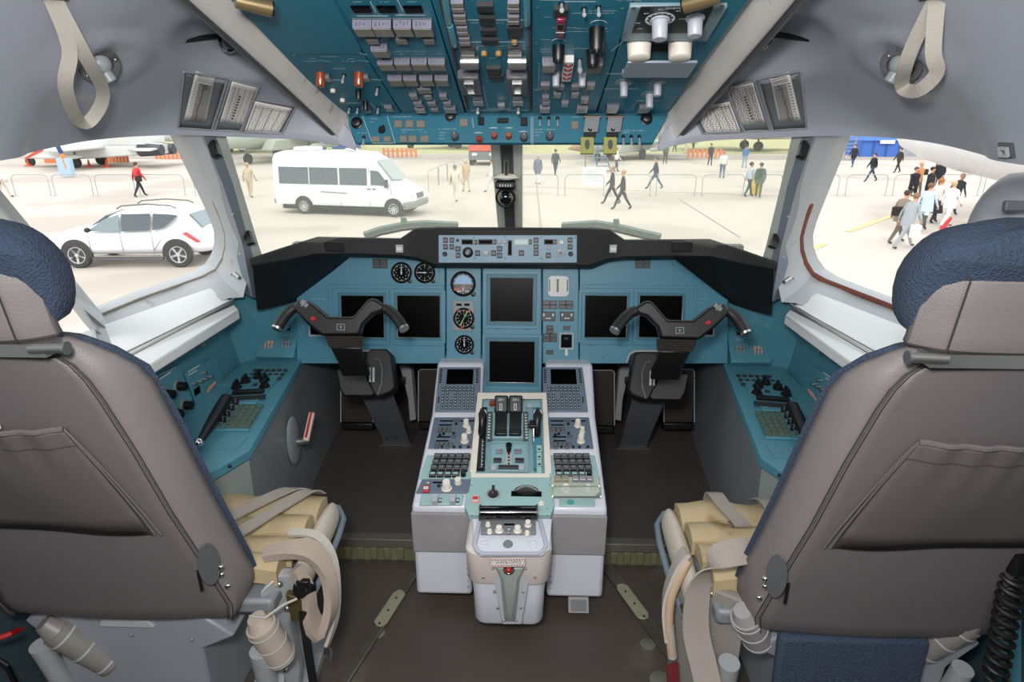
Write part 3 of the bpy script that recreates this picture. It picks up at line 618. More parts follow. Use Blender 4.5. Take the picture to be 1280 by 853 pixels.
# ================================================ YOKES
YC = .008
def make_yoke(sx, label):
    PY = Pan(at(430, 405, Y=1.86), (0, -.93, .36))
    T = (lambda p: V(p) if sx > 0 else V((2*YC - p[0], p[1], p[2])))
    base = T(at(495, 553, Y=2.46)); base.z = .09
    t = thing('control_yoke', base, label, 'control yoke')
    poly = [(372, 383), (376, 377), (384, 375), (397, 382), (415, 397), (445, 397), (464, 375), (472, 374), (484, 383), (481, 391), (470, 394), (457, 406), (453, 420), (407, 421), (389, 406), (374, 390)]
    b = MB(); b.slab([T(PY.pt(x, y, -.02)) for x, y in poly], T(PY.n * .04) - T((0, 0, 0))); b.build('horn_plate', M_black, t, bev=.009, seg=3)
    for pts, nm in (([(374, 384, .0), (366, 386, .0), (357, 394, .01), (351, 403, .02), (346, 411, .03)], 'hand_grip'), ([(480, 386, .0), (486, 388, .0), (494, 395, .01), (500, 403, .02), (505, 411, .03)], 'hand_grip')):
        P3 = [T(PY.pt(x, y, h)) for x, y, h in pts]; b = MB(); b.tube(P3, [.0165, .0165, .0175, .0175, .0165], 14); g = b.build(nm, M_rubber, t)
        b = MB(); d_ = (P3[-1] - P3[-2]).normalized(); b.bar(P3[-1] - d_*.003, P3[-1] + d_*.003, .0175, .016, 14); b.build('grip_end_ring', M_steel, g)
    for x, y, m_, r_ in ((392, 399, M_red, .006),): 
        b = MB(); b.lathe([(r_*1.3, 0), (r_*1.2, .003), (r_, .003), (r_, .009), (r_*.6, .011), (0, .011)], 14, M=Matrix.Translation(T(PY.pt(x, y, .02)) - PY.pt(0, 0) * 0) @ PY.M(x, y, .02).to_3x3().to_4x4()); b.build('disconnect_button', m_, t)
    for x, y in ((381, 380),):
        b = MB(); Mx = PY.M(x, y, .018, -40); Mx.translation = T(PY.pt(x, y, .018)); b.box(-.013, -.007, 0, .013, .007, .007, M=Mx); b.box(-.003, -.012, .007, .003, .012, .012, M=Mx); b.build('trim_switch', M_greymid, t, bev=.002)
    cx, cy, w, h = PY.rect(421, 405, 431, 413); Mx = PY.M(cx, cy, .02); Mx.translation = T(Mx.translation)
    b = MB(); b.frame(w, h, .002, 0, .0015, 0, Mx); b.prism([(-.005, .003), (.005, .003), (0, -.006)], 0, .0015, M=Mx); b.build('emblem_badge', M_greymid, t)
    # neck: ribbed bellows then tapered shaft
    def q(x0, x1, y, h0, h1): return [T(PY.pt(x0, y, h0)), T(PY.pt(x1, y, h0)), T(PY.pt(x1, y, h1)), T(PY.pt(x0, y, h1))]
    b = MB(); rings = []
    for i in range(11):
        y = 420 + i*1.45; e = 0 if i % 2 else 1.6; rings.append(q(407 + i*.5 - e, 453.5 + e - i*.1, y, .02 + e*.0012, -.03))
    b.loft(rings); b.build('ribbed_bellows', mat('bellows_dark_rubber', '201d1b', .5), t)
    b = MB(); b.loft([q(413, 452, 434, .018, -.03), q(419, 455, 446, .0, -.05), q(424, 461, 456, -.02, -.07), q(427, 463, 470, -.05, -.10)]); b.build('neck', M_black, t, bev=.006)
    c0, c1 = T(at(449, 482, Y=2.07)), base + V((0, -.0, 0))
    PB = Pan(at(450, 482, Y=2.04), (0, -.85, .53))
    b = MB(); rr = []
    b.slab([T(PB.pt(x, y, -.05)) for x, y in ((427, 466), (461, 466), (474, 495), (470, 499), (437, 499), (431, 490))], T(PB.n*.07)-T((0,0,0))); b.build('column_head', M_black, t, bev=.006)
    b = MB(); pl = [(464, 446), (470, 441), (488, 441), (494, 446), (499, 488), (493, 494), (478, 500), (470, 496), (463, 466)]
    b.slab([T(PB.pt(x, y, -.07)) for x, y in pl], T(PB.n*.075)-T((0,0,0))); dr = b.build('sprocket_housing', M_rubber, t, bev=.008, seg=3)
    b = MB(); b.tube([T(PB.pt(x, y, .006)) for x, y in ((472, 494), (477, 480), (478, 462), (474, 450), (467, 448))], .003, 6); b.build('housing_edge', M_greydark, dr)
    b = MB(); b.slab([T(PB.pt(x, y, .02)) for x, y in ((462, 460), (464, 460), (464, 478), (462, 478))], T(PB.n*.006)-T((0,0,0))); b.slab([T(PB.pt(x, y, .02)) for x, y in ((466, 460), (468.5, 460), (468.5, 478), (466, 478))], T(PB.n*.006)-T((0,0,0))); b.build('pale_slot', M_framegrey, t)
    # grey post to the floor
    b = MB(); up = [T(at(452, 496, Y=2.12)), T(at(489, 488, Y=2.10)), T(at(489, 488, Y=2.19)), T(at(452, 496, Y=2.2))]
    def fl_(px, Y, z): p = at(px, 553, Y=Y); p.z = z; return T(p)
    lo = [fl_(479, 2.44, .091), fl_(513, 2.44, .091), fl_(511, 2.56, .091), fl_(477, 2.56, .091)]
    b.loft([up, lo]); b.build('column_post', mat('column_grey_paint', '5c6165', .45), t, bev=.004)
    b = MB(); b.box(lo[0].x - .01 if sx > 0 else lo[1].x - .01, 2.42, .0905, lo[1].x + .01 if sx > 0 else lo[0].x + .01, 2.58, .094); b.build('foot_plate', M_steel, t)
    for i in range(2):
        b = MB(); p = lerp(lerp(up[0], lo[0], .86), lerp(up[1], lo[1], .86), .25 + .3*i); b.ball(p, .006, 8, 6); b.build('bolt', M_black, t)
    return t
make_yoke(1, 'left control yoke on its grey column, black with two curved horns')
make_yoke(-1, 'right control yoke on its grey column, black with two curved horns')

# ================================================ FOOTWELL: pedals, struts, firewall
b = MB(); b.box(-1.05, 2.95, .05, 1.05, 3.0, .86); b.box(-1.0, 2.34, .70, 1.0, 2.95, .72, 0); b.build('wall_footwell', M_blackmatte, **S)
pd = mat('pedal_dark_rubber', '272321', .6)
names = ['left control yoke, beside the side console', 'left control yoke, beside the pedestal', 'right control yoke, beside the pedestal', 'right control yoke, beside the side console']
for (x0, x1, y0, y1, Y), nm in zip(((426, 466, 458, 528, 2.52), (523, 552, 462, 527, 2.52), (729, 768, 463, 532, 2.52), (830, 868, 462, 528, 2.52)), names):
    PP = Pan(at((x0+x1)/2, (y0+y1)/2, Y=Y), (0, -1, .12)); cx, cy, w, h = PP.rect(x0, y0, x1, y1)
    t = thing('rudder_pedal', PP.pt(cx, y1 - 1), 'dark rudder pedal behind the ' + nm, 'pedal', None)
    b = MB(); b.box(-w/2, -h/2, 0, w/2, h/2, .012, M=PP.M(cx, cy)); b.build('pedal_plate', pd, t, bev=.006)
    b = MB(); b.tube([PP.pt(x, y, .012) for x, y in ((x0, y1), (x0, y0 + 3), (x0 + 3, y0), (x1 - 3, y0), (x1, y0 + 3), (x1, y1))], .0025, 6); b.build('pale_edge', M_framegrey, t)
    b = MB(); b.box(-w/2, -h/2 - .03, -.03, w/2, -h/2, .02, M=PP.M(cx, cy)); b.build('toe_bar', M_black, t, bev=.004)
    b = MB()
    for k in range(9): b.box(-w*.44, -h*.45 + k*h*.1, .012, w*.44, -h*.45 + k*h*.1 + .004, .0145, M=PP.M(cx, cy))
    b.build('tread_rib', pd, t)
for i, (x0, x1, y0, y1) in enumerate(((497, 521, 456, 525), (770, 789, 456, 532))):
    PP = Pan(at((x0+x1)/2, 490, Y=2.50), (0, -1, .1))
    t = thing('footwell_strut', PP.pt((x0+x1)/2, y1), 'pale grey upright footwell strut next to the %s of the inner pedals' % ('left one' if i == 0 else 'right one'), 'strut')
    s_ = 1 if i == 0 else -1; mx_ = (x0 + x1) / 2
    b = MB(); b.slab([PP.pt(mx_ + s_*(x - 509), y) for x, y in ((499, 457), (509, 457), (514, 463), (520, 525), (512, 527), (510, 500), (505, 478))], (0, .06, 0)); b.build('strut_plate', mat('strut_grey', '8d8f90', .5), t, bev=.003)
    b = MB(); b.box(-.02, -.015, 0, .02, .015, .03, M=PP.M(mx_ - s_*7, 475)); b.bar(PP.pt(mx_ - s_*8, 470, .02), PP.pt(mx_ - s_*4, 482, .02), .006); b.build('cable_bracket', M_black, t, bev=.003)

# ================================================ SIDE CONSOLES
def make_console(sx):
    T = (lambda p: V((p[0]*sx, p[1], p[2])))
    side = 'left' if sx > 0 else 'right'
    t = thing('side_console', T((-.9, 1.8, .0)), 'teal topped side console with dark grey flank under the %s side window' % side, 'console')
    ztop = .56
    top = [(-.80, 2.36), (-.79, 2.22), (-.70, 1.54), (-.755, 1.42), (-.80, 1.40), (-1.0, 1.40), (-1.0, 2.36)]
    b = MB(); b.slab([T((x, y, ztop)) for x, y in top], (0, 0, -.03)); b.build('console_top', M_tealside, t, bev=.004)
    b = MB(); b.slab([T((-.705, 1.54, ztop-.03)), T((-.795, 2.22, ztop-.03)), T((-.80, 2.92, ztop-.03)), T((-.82, 2.92, .09)), T((-.82, 2.2, .09)), T((-.735, 1.80, .09)), T((-.735, 1.79, .0)), T((-.715, 1.54, .0))], T((-.03, 0, 0))); b.build('inner_panel', mat('console_inner_grey', '7b8184', .42, var=.15, vscale=5), t)
    b = MB(); b.slab([T((-.705, 1.54, ztop-.03)), T((-.76, 1.42, ztop-.03)), T((-.80, 1.40, ztop-.03)), T((-.80, 1.40, 0)), T((-.77, 1.42, 0)), T((-.715, 1.54, 0))], T((-.02, .02, 0))); b.build('rear_panel', mat('console_rear_greygreen', '7c8581', .45, var=.12), t)
    PT = Pan(T((-.9, 1.9, ztop)), (0, 0, 1))
    PTp = (lambda x, y: PT)
    # the sloping module plates are laid out in console space; px given on the left side
    def P3(x, y): return T(at(x, y, Z=ztop))
    def plate(poly, h0, h1, nm, mt, par=t, bev=.002):
        b = MB(); b.slab([P3(x, y) + V((0, 0, h0)) for x, y in poly], (0, 0, h1 - h0)); return b.build(nm, mt, par, bev=bev)
    p1 = plate([(303, 468), (355, 468), (320, 506), (277, 506)], 0, .006, 'module_plate', M_tealside)
    plate([(270, 508), (322, 508), (311, 540), (256, 540)], 0, .006, 'module_plate', M_tealside)
    plate([(310, 458), (358, 458), (352, 467), (303, 467)], 0, .003, 'module_plate', M_tealside)
    plate([(262, 548), (309, 548), (296, 562), (252, 562)], 0, .003, 'module_plate', M_tealside)
    ax = T((-.12, .68, 0)) - T((0, 0, 0)); ax.normalize()          # console's long axis in plan
    def Mt(x, y, h=.006):
        m = Matrix.Translation(P3(x, y) + V((0, 0, h))) @ Matrix.Rotation(math.atan2(-ax.x, ax.y), 4, 'Z'); return m
    def put(nm, fn, key, mts, x, y, h=.006): return link(nm, cached(key, fn, mts), t, Mt(x, y, h))
    kf = lambda b: b.box(-.0070, -.0070, 0, .0070, .0070, .005, ch=.001)
    for r_ in range(3):
        for k in range(6):
            if r_ == 2 and k not in (0, 5): continue
            put('key', kf, ('ckey',), [M_key], 319 + k*7.5 - r_*3.6 + (r_ == 0)*.5, 463 + r_*5.2 + 2, .004)
    kn = lambda b: (b.lathe([(.018, 0), (.018, .004), (.013, .006), (.012, .018), (0, .018)], 14), b.box(-.0045, -.017, .006, .0045, .017, .026, ch=.001))
    for x, y in ((323, 474), (331, 478), (307, 480), (296, 487), (331, 486)): put('selector_knob', kn, ('ckn',), [M_black], x, y)
    put('key', kf, ('ckey',), [M_key], 319, 484); 
    blk = lambda b: b.box(-.05, -.011, 0, .05, .011, .012, ch=.002)
    put('switch_block', blk, ('cblk',), [M_black], 311, 494); put('switch_block', lambda b: b.box(-.06, -.009, 0, .06, .009, .008), ('cblk2',), [M_key], 308, 501)
    g_k = mat('key_green_grey', '4b5c52', .4)
    for r_ in range(6):
        for k in range(4):
            put('key', lambda b: b.box(-.0088, -.0085, 0, .0088, .0085, .006, ch=.001), ('gkey',), [g_k], 302 + k*8 - r_*3.2 - 1, 511 + r_*5.0)
        for k in range(2):
            mt_ = M_red if (r_ == 5 and k == 0) else g_k
            put('key', lambda b: b.box(-.0088, -.0085, 0, .0088, .0085, .006, ch=.001), ('gkey', mt_.name), [mt_], 277 + k*8 - r_*3.2 + 4, 511 + r_*5.0)
    for k in range(4): put('round_knob', lambda b: (b.lathe([(.0095, 0), (.0095, .012), (.008, .014), (0, .014)], 12), b.box(-.0008, 0, .014, .0008, .008, .0146, 1)), ('crk',), [M_black, M_print], 295 - k*5.2, 507.5 + k*7.5)
    # raised block at the forward end
    bx = [T(at(x, y, Z=ztop)) for x, y in ((322, 452), (369, 452))]
    b = MB(); w3 = [at(322, 450, Z=ztop), at(370, 450, Z=ztop)]
    y0 = w3[0].y; xa, xb = w3[0].x, w3[1].x
    b.slab([T((xa, y0, ztop)), T((xa, y0 - .02, ztop+.02)), T((xa, y0 + .10, ztop+.115)), T((xa, y0 + .14, ztop+.115)), T((xa, y0 + .14, ztop))], T((xb - xa, 0, 0))); bl = b.build('switch_box', M_tealside, t, bev=.004)
    PBx = Pan(T(((xa+xb)/2, y0+.04, ztop+.0675)), (0, -.62, .785)); cxb = (xa+xb)/2
    def MB3(u, v_, h=0): m = PBx.M(0, 0, at3=PBx.p + PBx.u*u*sx + PBx.v*v_ + PBx.n*h); return m
    b = MB(); b.box(-.016, -.009, 0, .016, .009, .003, M=MB3(.02, .05)); b.build('dark_window', M_screen, bl)
    for i, m_ in ((-.03, mat('coral_switch_guard', 'b98f83', .5)), (.035, M_greymid)):
        b = MB()
        for k in range(3): b.bar(MB3(i - .012 + k*.012, -.04).translation, MB3(i - .012 + k*.012, -.01, .012).translation, .003)
        b.box(-.02, -.003, .003, .02, .003, .012, M=MB3(i, -.02)); b.build('guarded_switch', m_, bl)
    b = MB()
    for u0 in range(14): b.box(0, 0, 0, .003, .004, .0006, M=MB3(-.06 + u0*.008, .018)); b.box(0, 0, 0, .005, .001, .0006, M=MB3(-.06 + u0*.008, .026))
    b.build('lettering', M_print, bl)['kind'] = 'stuff'
    # black stowage lever / boom on the console
    b = MB(); a0, a1 = T(at(250, 552, Z=ztop + .03)), T(at(283, 497, Z=ztop + .05)); b.tube([a0, lerp(a0, a1, .3), lerp(a0, a1, .7), a1], [.010, .016, .02, .019], 8, flat=.7); lv = b.build('armrest_lever', M_black, t)
    b = MB(); p = T(at(243, 554, Z=ztop + .03)); b.bar(p + T((-.08, 0, 0)), p, .011); b.ball(p + T((.012, 0, 0)), .014, 12, 8); b.build('lever_pivot', M_chrome, lv)
    # wall modules (on the side wall, x = -1.0)
    PW = Pan(T((-1.0, 1.7, .65)), T((1, 0, 0)), T((0, 1, 0)) if sx > 0 else (0, -1, 0))
    wp = thing('wall_switch_panel', T((-1.0, 1.75, .66)), 'teal wall panel of knobs and switches above the %s side console' % side, 'control panel')
    def Pw(x, y, h=0):
        d = ray(x, y); t_ = (-1.0 + h - CAM.x) / d.x; return T(CAM + d*t_)
    def wplate(poly, h): b = MB(); b.slab([Pw(x, y, .0) for x, y in poly], T((h, 0, 0))); return b.build('plate', M_tealside, wp, bev=.0015)
    wplate([(191, 478), (222, 456), (240, 500), (205, 530)], .004); wplate([(230, 468), (269, 446), (280, 483), (244, 505)], .006)
    n_ = T((1, 0, 0))
    for x, y in ((207, 493), (222, 483), (217, 517), (230, 507)):
        p = Pw(x, y, .004); b = MB(); b.bar(p, p + n_*.004, .022, .021, 16, 1); b.bar(p + n_*.004, p + n_*.026, .0145, .013, 14, 0); b.build('round_knob', [M_black, M_greymid], wp)
    for x, y in ((242, 480), (249, 477), (262, 471), (255, 474), (254, 466)):
        p = Pw(x, y, .006); b = MB(); b.bar(p, p + n_*.012, .006, .005, 10); b.build('small_knob', M_steel, wp)
    p = Pw(262, 484, .006); b = MB()
    for k in range(4): b.bar(p + V((0, .012*k - .02, -.01)), p + V((0, .012*k - .02, .012)) + n_*.014, .0032)
    b.build('guarded_switch', mat('coral_switch_guard', 'b98f83', .5), wp)
    p = Pw(246, 489, .006); b = MB(); b.slab([p + V((0, -.016, -.011)), p + V((0, .016, -.011)), p + V((0, .016, .011)), p + V((0, -.016, .011))], n_*.003); b.build('dark_window', M_screen, wp)
    b = MB()
    for x0, x1, y, dy in ((194, 220, 473, -13), (196, 214, 477, -11), (235, 250, 466, -9), (236, 246, 470, -6)):
        for k in range(9):
            q0 = Pw(x0 + (x1-x0)*k/9, y + dy*k/9, .0045 if x0 < 230 else .0065); b.slab([q0, q0 + V((0, .007, 0)), q0 + V((0, .007, .004)), q0 + V((0, 0, .004))], n_*.0004)
    b.build('lettering', M_print, wp)['kind'] = 'stuff'
    for x, y in ((247, 430), (224, 438)):
        p = T(at(x, y, X=-.985)); b = MB(); b.bar(p, p + n_*.02, .014, .010, 12); b.build('wall_stud', M_steel, wp)
    if sx > 0:
        hnd = thing('emergency_handle', (-.735, 1.95, .3), 'red and white lever handle on the dark inner face of the left side console', 'handle')
        p = at(367, 551, X=-.745); b = MB(); b.ball(p + V((.0, .0, 0)), .07, 20, 12, sc=(.22, .8, 1.3)); b.build('dished_boss', mat('console_inner_grey', '7b8184', .42), hnd)
        b = MB(); b.bar(p + V((.01, 0, -.005)), p + V((.055, 0, 0)), .015, .012); b.build('spindle', M_steel, hnd)
        b = MB(); a0, a1 = p + V((.055, -.03, -.035)), p + V((.055, .055, .05)); b.strap([a0 + V((0, 0, .05)), a1 + V((0, 0, .03))], .02, .014, (1, 0, 0)); b.build('lever', mat('pale_handle', 'c9b7ae', .5), hnd, bev=.003)
        b = MB(); b.strap([lerp(a0, a1, .05) + V((0, 0, .057)), lerp(a0, a1, .95) + V((0, 0, .04))], .008, .004, (1, 0, 0)); b.build('red_stripe', M_red, hnd)
    for x, y in ((318, 550), (287, 583), (372, 470), (392, 520)):
        p = at(x, y, X=-.72 if y > 540 else -.79); b = MB(); b.ball(T(p), .005, 8, 6); b.build('bolt', M_black, t)
make_console(1); make_console(-1)
# ================================================ CENTRE PEDESTAL
M_tealwell = mat('light_teal_quadrant_paint', '84a6ad', .45, var=.06)
PX = .017
PC = Pan((PX, 1.987, .459), (0, -math.sin(R(35)), math.cos(R(35))))
PP_ = Pan((PX, 1.57, .37), (0, -math.sin(R(12)), math.cos(R(12))))
ped = thing('centre_pedestal', (PX, 1.9, .0), 'white and pale teal centre pedestal standing between the two pilot seats', 'pedestal')
prof = [(2.16, .574 + .006), (1.987, .459), (1.57, .37), (1.565, .056), (1.772, .056), (1.772, .10), (2.3, .10), (2.3, .56)]
for nm, x0, x1 in (('left_cabinet', -.282, -.112), ('right_cabinet', .112, .282)):
    b = MB(); b.slab([(PX + x0, y, z) for y, z in prof], (x1 - x0, 0, 0)); b.build(nm, M_white, ped, bev=.012, seg=3)
    b = MB(); b.box(PX + x0 - .0015, 1.560, .215, PX + x1 + .0, 1.60, .350, ch=0); b.build('fabric_band', mat('grey_taped_fabric', '8b8a8c', .75, var=.15, vscale=14, bump=.8, bscale=18), ped, bev=.004)
    b = MB()
    for sx in (x0, x1):
        b.box(PX + sx - .002, 1.6, .215, PX + sx + .002, 1.75, .345)
    b.build('fabric_band', mat('grey_taped_fabric', '8b8a8c', .75), ped)['kind'] = 'stuff'
    for k in range(6):
        b = MB(); xx = PX + (x1 - .012 if x0 < 0 else x0 + .012); b.ball((xx, 1.5645, .09 + k*.022), .003, 8, 5); b.build('rivet', M_steel, ped)
# quadrant housing in the middle
b = MB(); b.slab([(PX - .112, y, z) for y, z in ((2.19, .44), (1.987, .43), (1.60, .352), (1.60, .10), (2.19, .10))], (.224, 0, 0)); b.build('middle_body', M_white, ped)
# white frame round the throttle well
fr = [(597, 491), (683, 491), (690, 599), (586, 599)]; ir = [(603, 499), (678, 499), (681, 592), (595, 592)]
b = MB(); Pq = Pan((PX, 1.79, .428), (0, -math.sin(R(19)), math.cos(R(19))))
b.loft([[Pq.pt(*p, h=-.02) for p in fr], [Pq.pt(*p, h=.004) for p in fr], [Pq.pt(*p, h=.004) for p in ir], [Pq.pt(*p, h=-.028) for p in ir]], caps=False); b.build('throttle_frame', M_cream, ped, bev=.0015)
well = panel_slab(Pq, ped, [(597, 494), (683, 494), (686, 597), (589, 597)], -.03, -.018, 'quadrant_plate', M_tealwell)
# white apron between screens and throttle frame
b = MB(); b.slab([at(603, 489.5, Y=2.195), at(678, 489.5, Y=2.195), Pq.pt(682, 494), Pq.pt(598, 494)], (0, 0, -.01)); b.build('white_apron', M_white, ped)
Pw_ = Pan(Pq.p - Pq.n * .018, Pq.n)
tq = thing('throttle_quadrant', Pw_.pt(637, 545), 'throttle quadrant with two big black-capped levers in the middle of the pedestal', 'throttle')
b = MB(); b.slab([Pw_.pt(x, y, .0) for x, y in ((616, 513), (658, 513), (660, 553), (615, 553))], Pw_.n * .022); b.build('lever_block', M_tealwell, tq, bev=.004)
b = MB(); b.slab([Pw_.pt(x, y, .0) for x, y in ((605, 503), (675, 503), (676, 511), (604, 511))], Pw_.n * .008); b.build('upper_plate', M_tealwell, tq, bev=.002)
Ph = Pan(Pw_.p + Pw_.n * .07, Pw_.n)
for x0, x1, t_ in ((618, 635, 'ДВ.1'), (636, 653, 'ДВ.2')):
    Pf = Pan(Ph.pt((x0+x1)/2, 505), (0, -.80, .60)); cx, cy, w, h = Pf.rect(x0, 494, x1, 516)
    cap = None; b = MB(); b.box(-w/2, -h/2, -.035, w/2, h/2, 0, M=Pf.M(cx, cy)); cap = b.build('throttle_cap', M_black, tq, bev=.006, seg=3)
    text(Pf, cap, t_, cx, cy - 5, .010, M_print)
    b = MB(); b.frame(.0085, .022, .002, .0002, .0009, 0, Pf.M(cx - .5, cy + 4)); b.build('slot_outline', M_print, cap)
    a0 = Pf.M(cx, cy + 4, -.018).translation; a1 = Pw_.pt(cx + (-.5), 541, .02)
    b = MB(); b.strap([a0, lerp(a0, a1, .5) + V((0, -.0, .008)), a1], w*.86, .014, (1, 0, 0)); b.build('throttle_arm', M_black, tq, bev=.003)
    b = MB(); b.box(-w*.45, -.012, 0, w*.45, .012, .014, M=Pw_.M(cx - .5, 543, .02)); b.build('lever_foot', M_black, tq, bev=.004)
for x0 in (612, 657):
    b = MB()
    for k in range(9): b.box(-.004, -.003, 0, .004, .003, .0012, M=Pw_.M(x0 + (-.15 if x0 < 630 else .15)*k, 519 + k*3.6, .022))
    b.build('scale_marks', M_print, tq)['kind'] = 'stuff'
    b = MB(); b.slab([Pw_.pt(x, y, .018) for x, y in ((x0-3, 516), (x0+3, 516), (x0+3, 552), (x0-3, 552))], Pw_.n*.0045); b.build('scale_strip', M_greydark, tq)
# left speedbrake lever and right flap lever
for x0, xt, sd in ((604, 603, -1), (671, 672, 1)):
    a0 = Pw_.pt(xt - 1*sd, 582, .0) if sd < 0 else Pw_.pt(669, 548, .0); 
    b = MB(); b.slab([Pw_.pt(x, y, 0) for x, y in ((x0 - 5, 514), (x0 + 5, 514), (x0 + 4 + sd*2, 590), (x0 - 6 + sd*2, 590))], Pw_.n * .02); tk = b.build('lever_track', M_black if sd < 0 else M_teal, tq, bev=.002)
    b = MB()
    b.tube([Pw_.pt(xt, 512, .075), Pw_.pt(xt, 518, .07), Pw_.pt(xt - .4, 528, .06), Pw_.pt(xt - .8, 540, .03), Pw_.pt(xt - 1, 546, .015)], [.008, .0135, .011, .0125, .010], 10); b.build('side_lever', M_black, tq)
    b = MB(); p = Pw_.pt(xt, 517, .071); b.bar(p, p + V((0, -.003, .003)), .0142, .0142, 12); b.build('lever_ring', M_print, tq)
    if sd > 0:
        b = MB(); b.slab([Pw_.pt(x, y, .045) for x, y in ((662, 528), (673, 528), (675, 536), (660, 536))], Pw_.n*.012); b.build('flap_lever_grip', M_black, tq, bev=.003)
        b = MB(); b.bar(Pw_.pt(667, 536, .045), Pw_.pt(667, 556, .01), .004); b.build('flap_rod', M_chrome, tq)
        for k in range(4):
            b = MB(); b.slab([Pw_.pt(x, y, .02) for x, y in ((670.5, 557.5+9*k), (677, 557.5+9*k), (677.6, 565.5+9*k), (671, 565.5+9*k))], Pw_.n*.004); b.build('detent_plate', M_tealped, tq, bev=.001)
        for k in range(3):
            b = MB(); b.box(-.004, -.003, 0, .004, .003, .001, M=Pw_.M(674 + k*.2, 562 + 9.3*k, .0242)); b.build('detent_mark', M_key, tq)
    else:
        b = MB()
        for k in range(15): b.box(-.001, -.002, 0, .004 if k % 2 else .001, .002, .0008, M=Pw_.M(603 - .1*k, 550 + k*2.4, .0202))
        b.build('lettering', M_print, tk)['kind'] = 'stuff'
b = MB(); b.lathe([(.012, 0), (.012, .006), (.009, .012), (0, .014)], 14, M=Pw_.M(615.5, 506, .008)); b.build('red_lamp', M_amber, tq)
b = MB(); b.box(-.009, -.007, 0, .009, .007, .007, M=Pw_.M(663, 508.5, .008)); b.build('small_button', M_knobgrey, tq, bev=.001)
# lower rudder-trim insert
ins = panel_slab(Pw_, tq, [(613, 555), (660, 555), (661, 592), (611, 592)], 0, .004, 'trim_insert', M_tealwell)
cx, cy, w, h = Pw_.rect(612, 555, 661, 592); b = MB(); b.frame(w, h, .003, .004, .014, 0, Pw_.M(cx, cy)); b.build('insert_rim', M_tealwell, tq, bev=.001)
for x0, y0, x1, y1, m_ in ((620, 564, 628, 569, M_caplight), (643, 564, 652, 569, M_caplight), (617, 575, 627, 580, M_key), (644, 575, 655, 580, M_key), (623, 584, 648, 588, M_key)): button(Pw_, tq, x0, y0, x1, y1, .011, [m_])
for x in (617, 652): 
    o = button(Pw_, tq, x - 3.5, 584, x + 3.5, 590, .012, [M_knobgrey], 'small_switch')
b = MB(); b.tube([Pw_.pt(636, 560, .035), Pw_.pt(636, 556, .03), Pw_.pt(636, 566, .01)], [.006, .010, .006], 10); b.build('trim_lever', M_black, tq)
b = MB(); b.slab([Pw_.pt(x, y, .004) for x, y in ((632, 565), (640, 565), (640.5, 583), (631.5, 583))], Pw_.n*.003); st = b.build('trim_scale', M_framegrey, tq)
b = MB()
for k in range(4): b.lathe([(.0035, 0), (.0035, .001), (0, .001)], 8, M=Pw_.M(636, 568 + k*4, .0072))
b.build('scale_dots', M_black, st)['kind'] = 'stuff'

def cdu(x0a, x1a, x0b, x1b, side):
    t = thing('control_display_unit', PC.pt((x0a+x1b)/2, 488), 'slate blue keypad unit with small dark screen, %s one at pedestal front' % side, 'keypad unit')
    panel_slab(PC, t, [(x0a, 460), (x1a, 460), (x1b, 516), (x0b, 516)], .0, .006, 'casing', M_slate)
    P2 = Pan(PC.p + PC.n*.006, PC.n); lp = lambda u, y: (x0a + (x0b-x0a)*(y-460)/56)*(1-u) + (x1a + (x1b-x1a)*(y-460)/56)*u
    b = MB(); b.slab([P2.pt(lp(u, y), y) for u, y in ((.2, 462), (.83, 462), (.82, 480.5), (.2, 480.5))], P2.n*.0012); b.build('screen', M_screen, t)
    b = MB(); c2 = MB(); c3 = MB()
    for r_ in range(8):
        y = 484.5 + r_*3.75
        for k in range(8):
            u = .15 + k*.096
            if r_ in (2, 3) and k == 2: continue
            m = P2.M(lp(u, y), y)
            if r_ < 2: b.box(-.0058, -.0032, 0, .0058, .0032, .003, 0, m); c2.box(-.003, -.0012, .003, .003, .0012, .0033, 0, m)
            else: b.lathe([(.0047, 0), (.0047, .003), (0, .003)], 8, 0, m); c2.box(-.0018, -.002, .003, .0018, .002, .0034, 0, m)
    for u in (.06, .92):
        for k in range(6): b.box(-.004, -.0022, 0, .004, .0022, .003, 0, P2.M(lp(u, 463 + k*3), 463 + k*3)); 
        b.box(-.002, -.012, 0, .002, .012, .002, 0, P2.M(lp(u, 500), 500))
    b.build('keypad', M_black, t)['kind'] = 'stuff'; c2.build('key_legend', M_print, t)['kind'] = 'stuff'
cdu(549, 601, 543.5, 600, 'left'); cdu(678, 728, 679, 735, 'right')

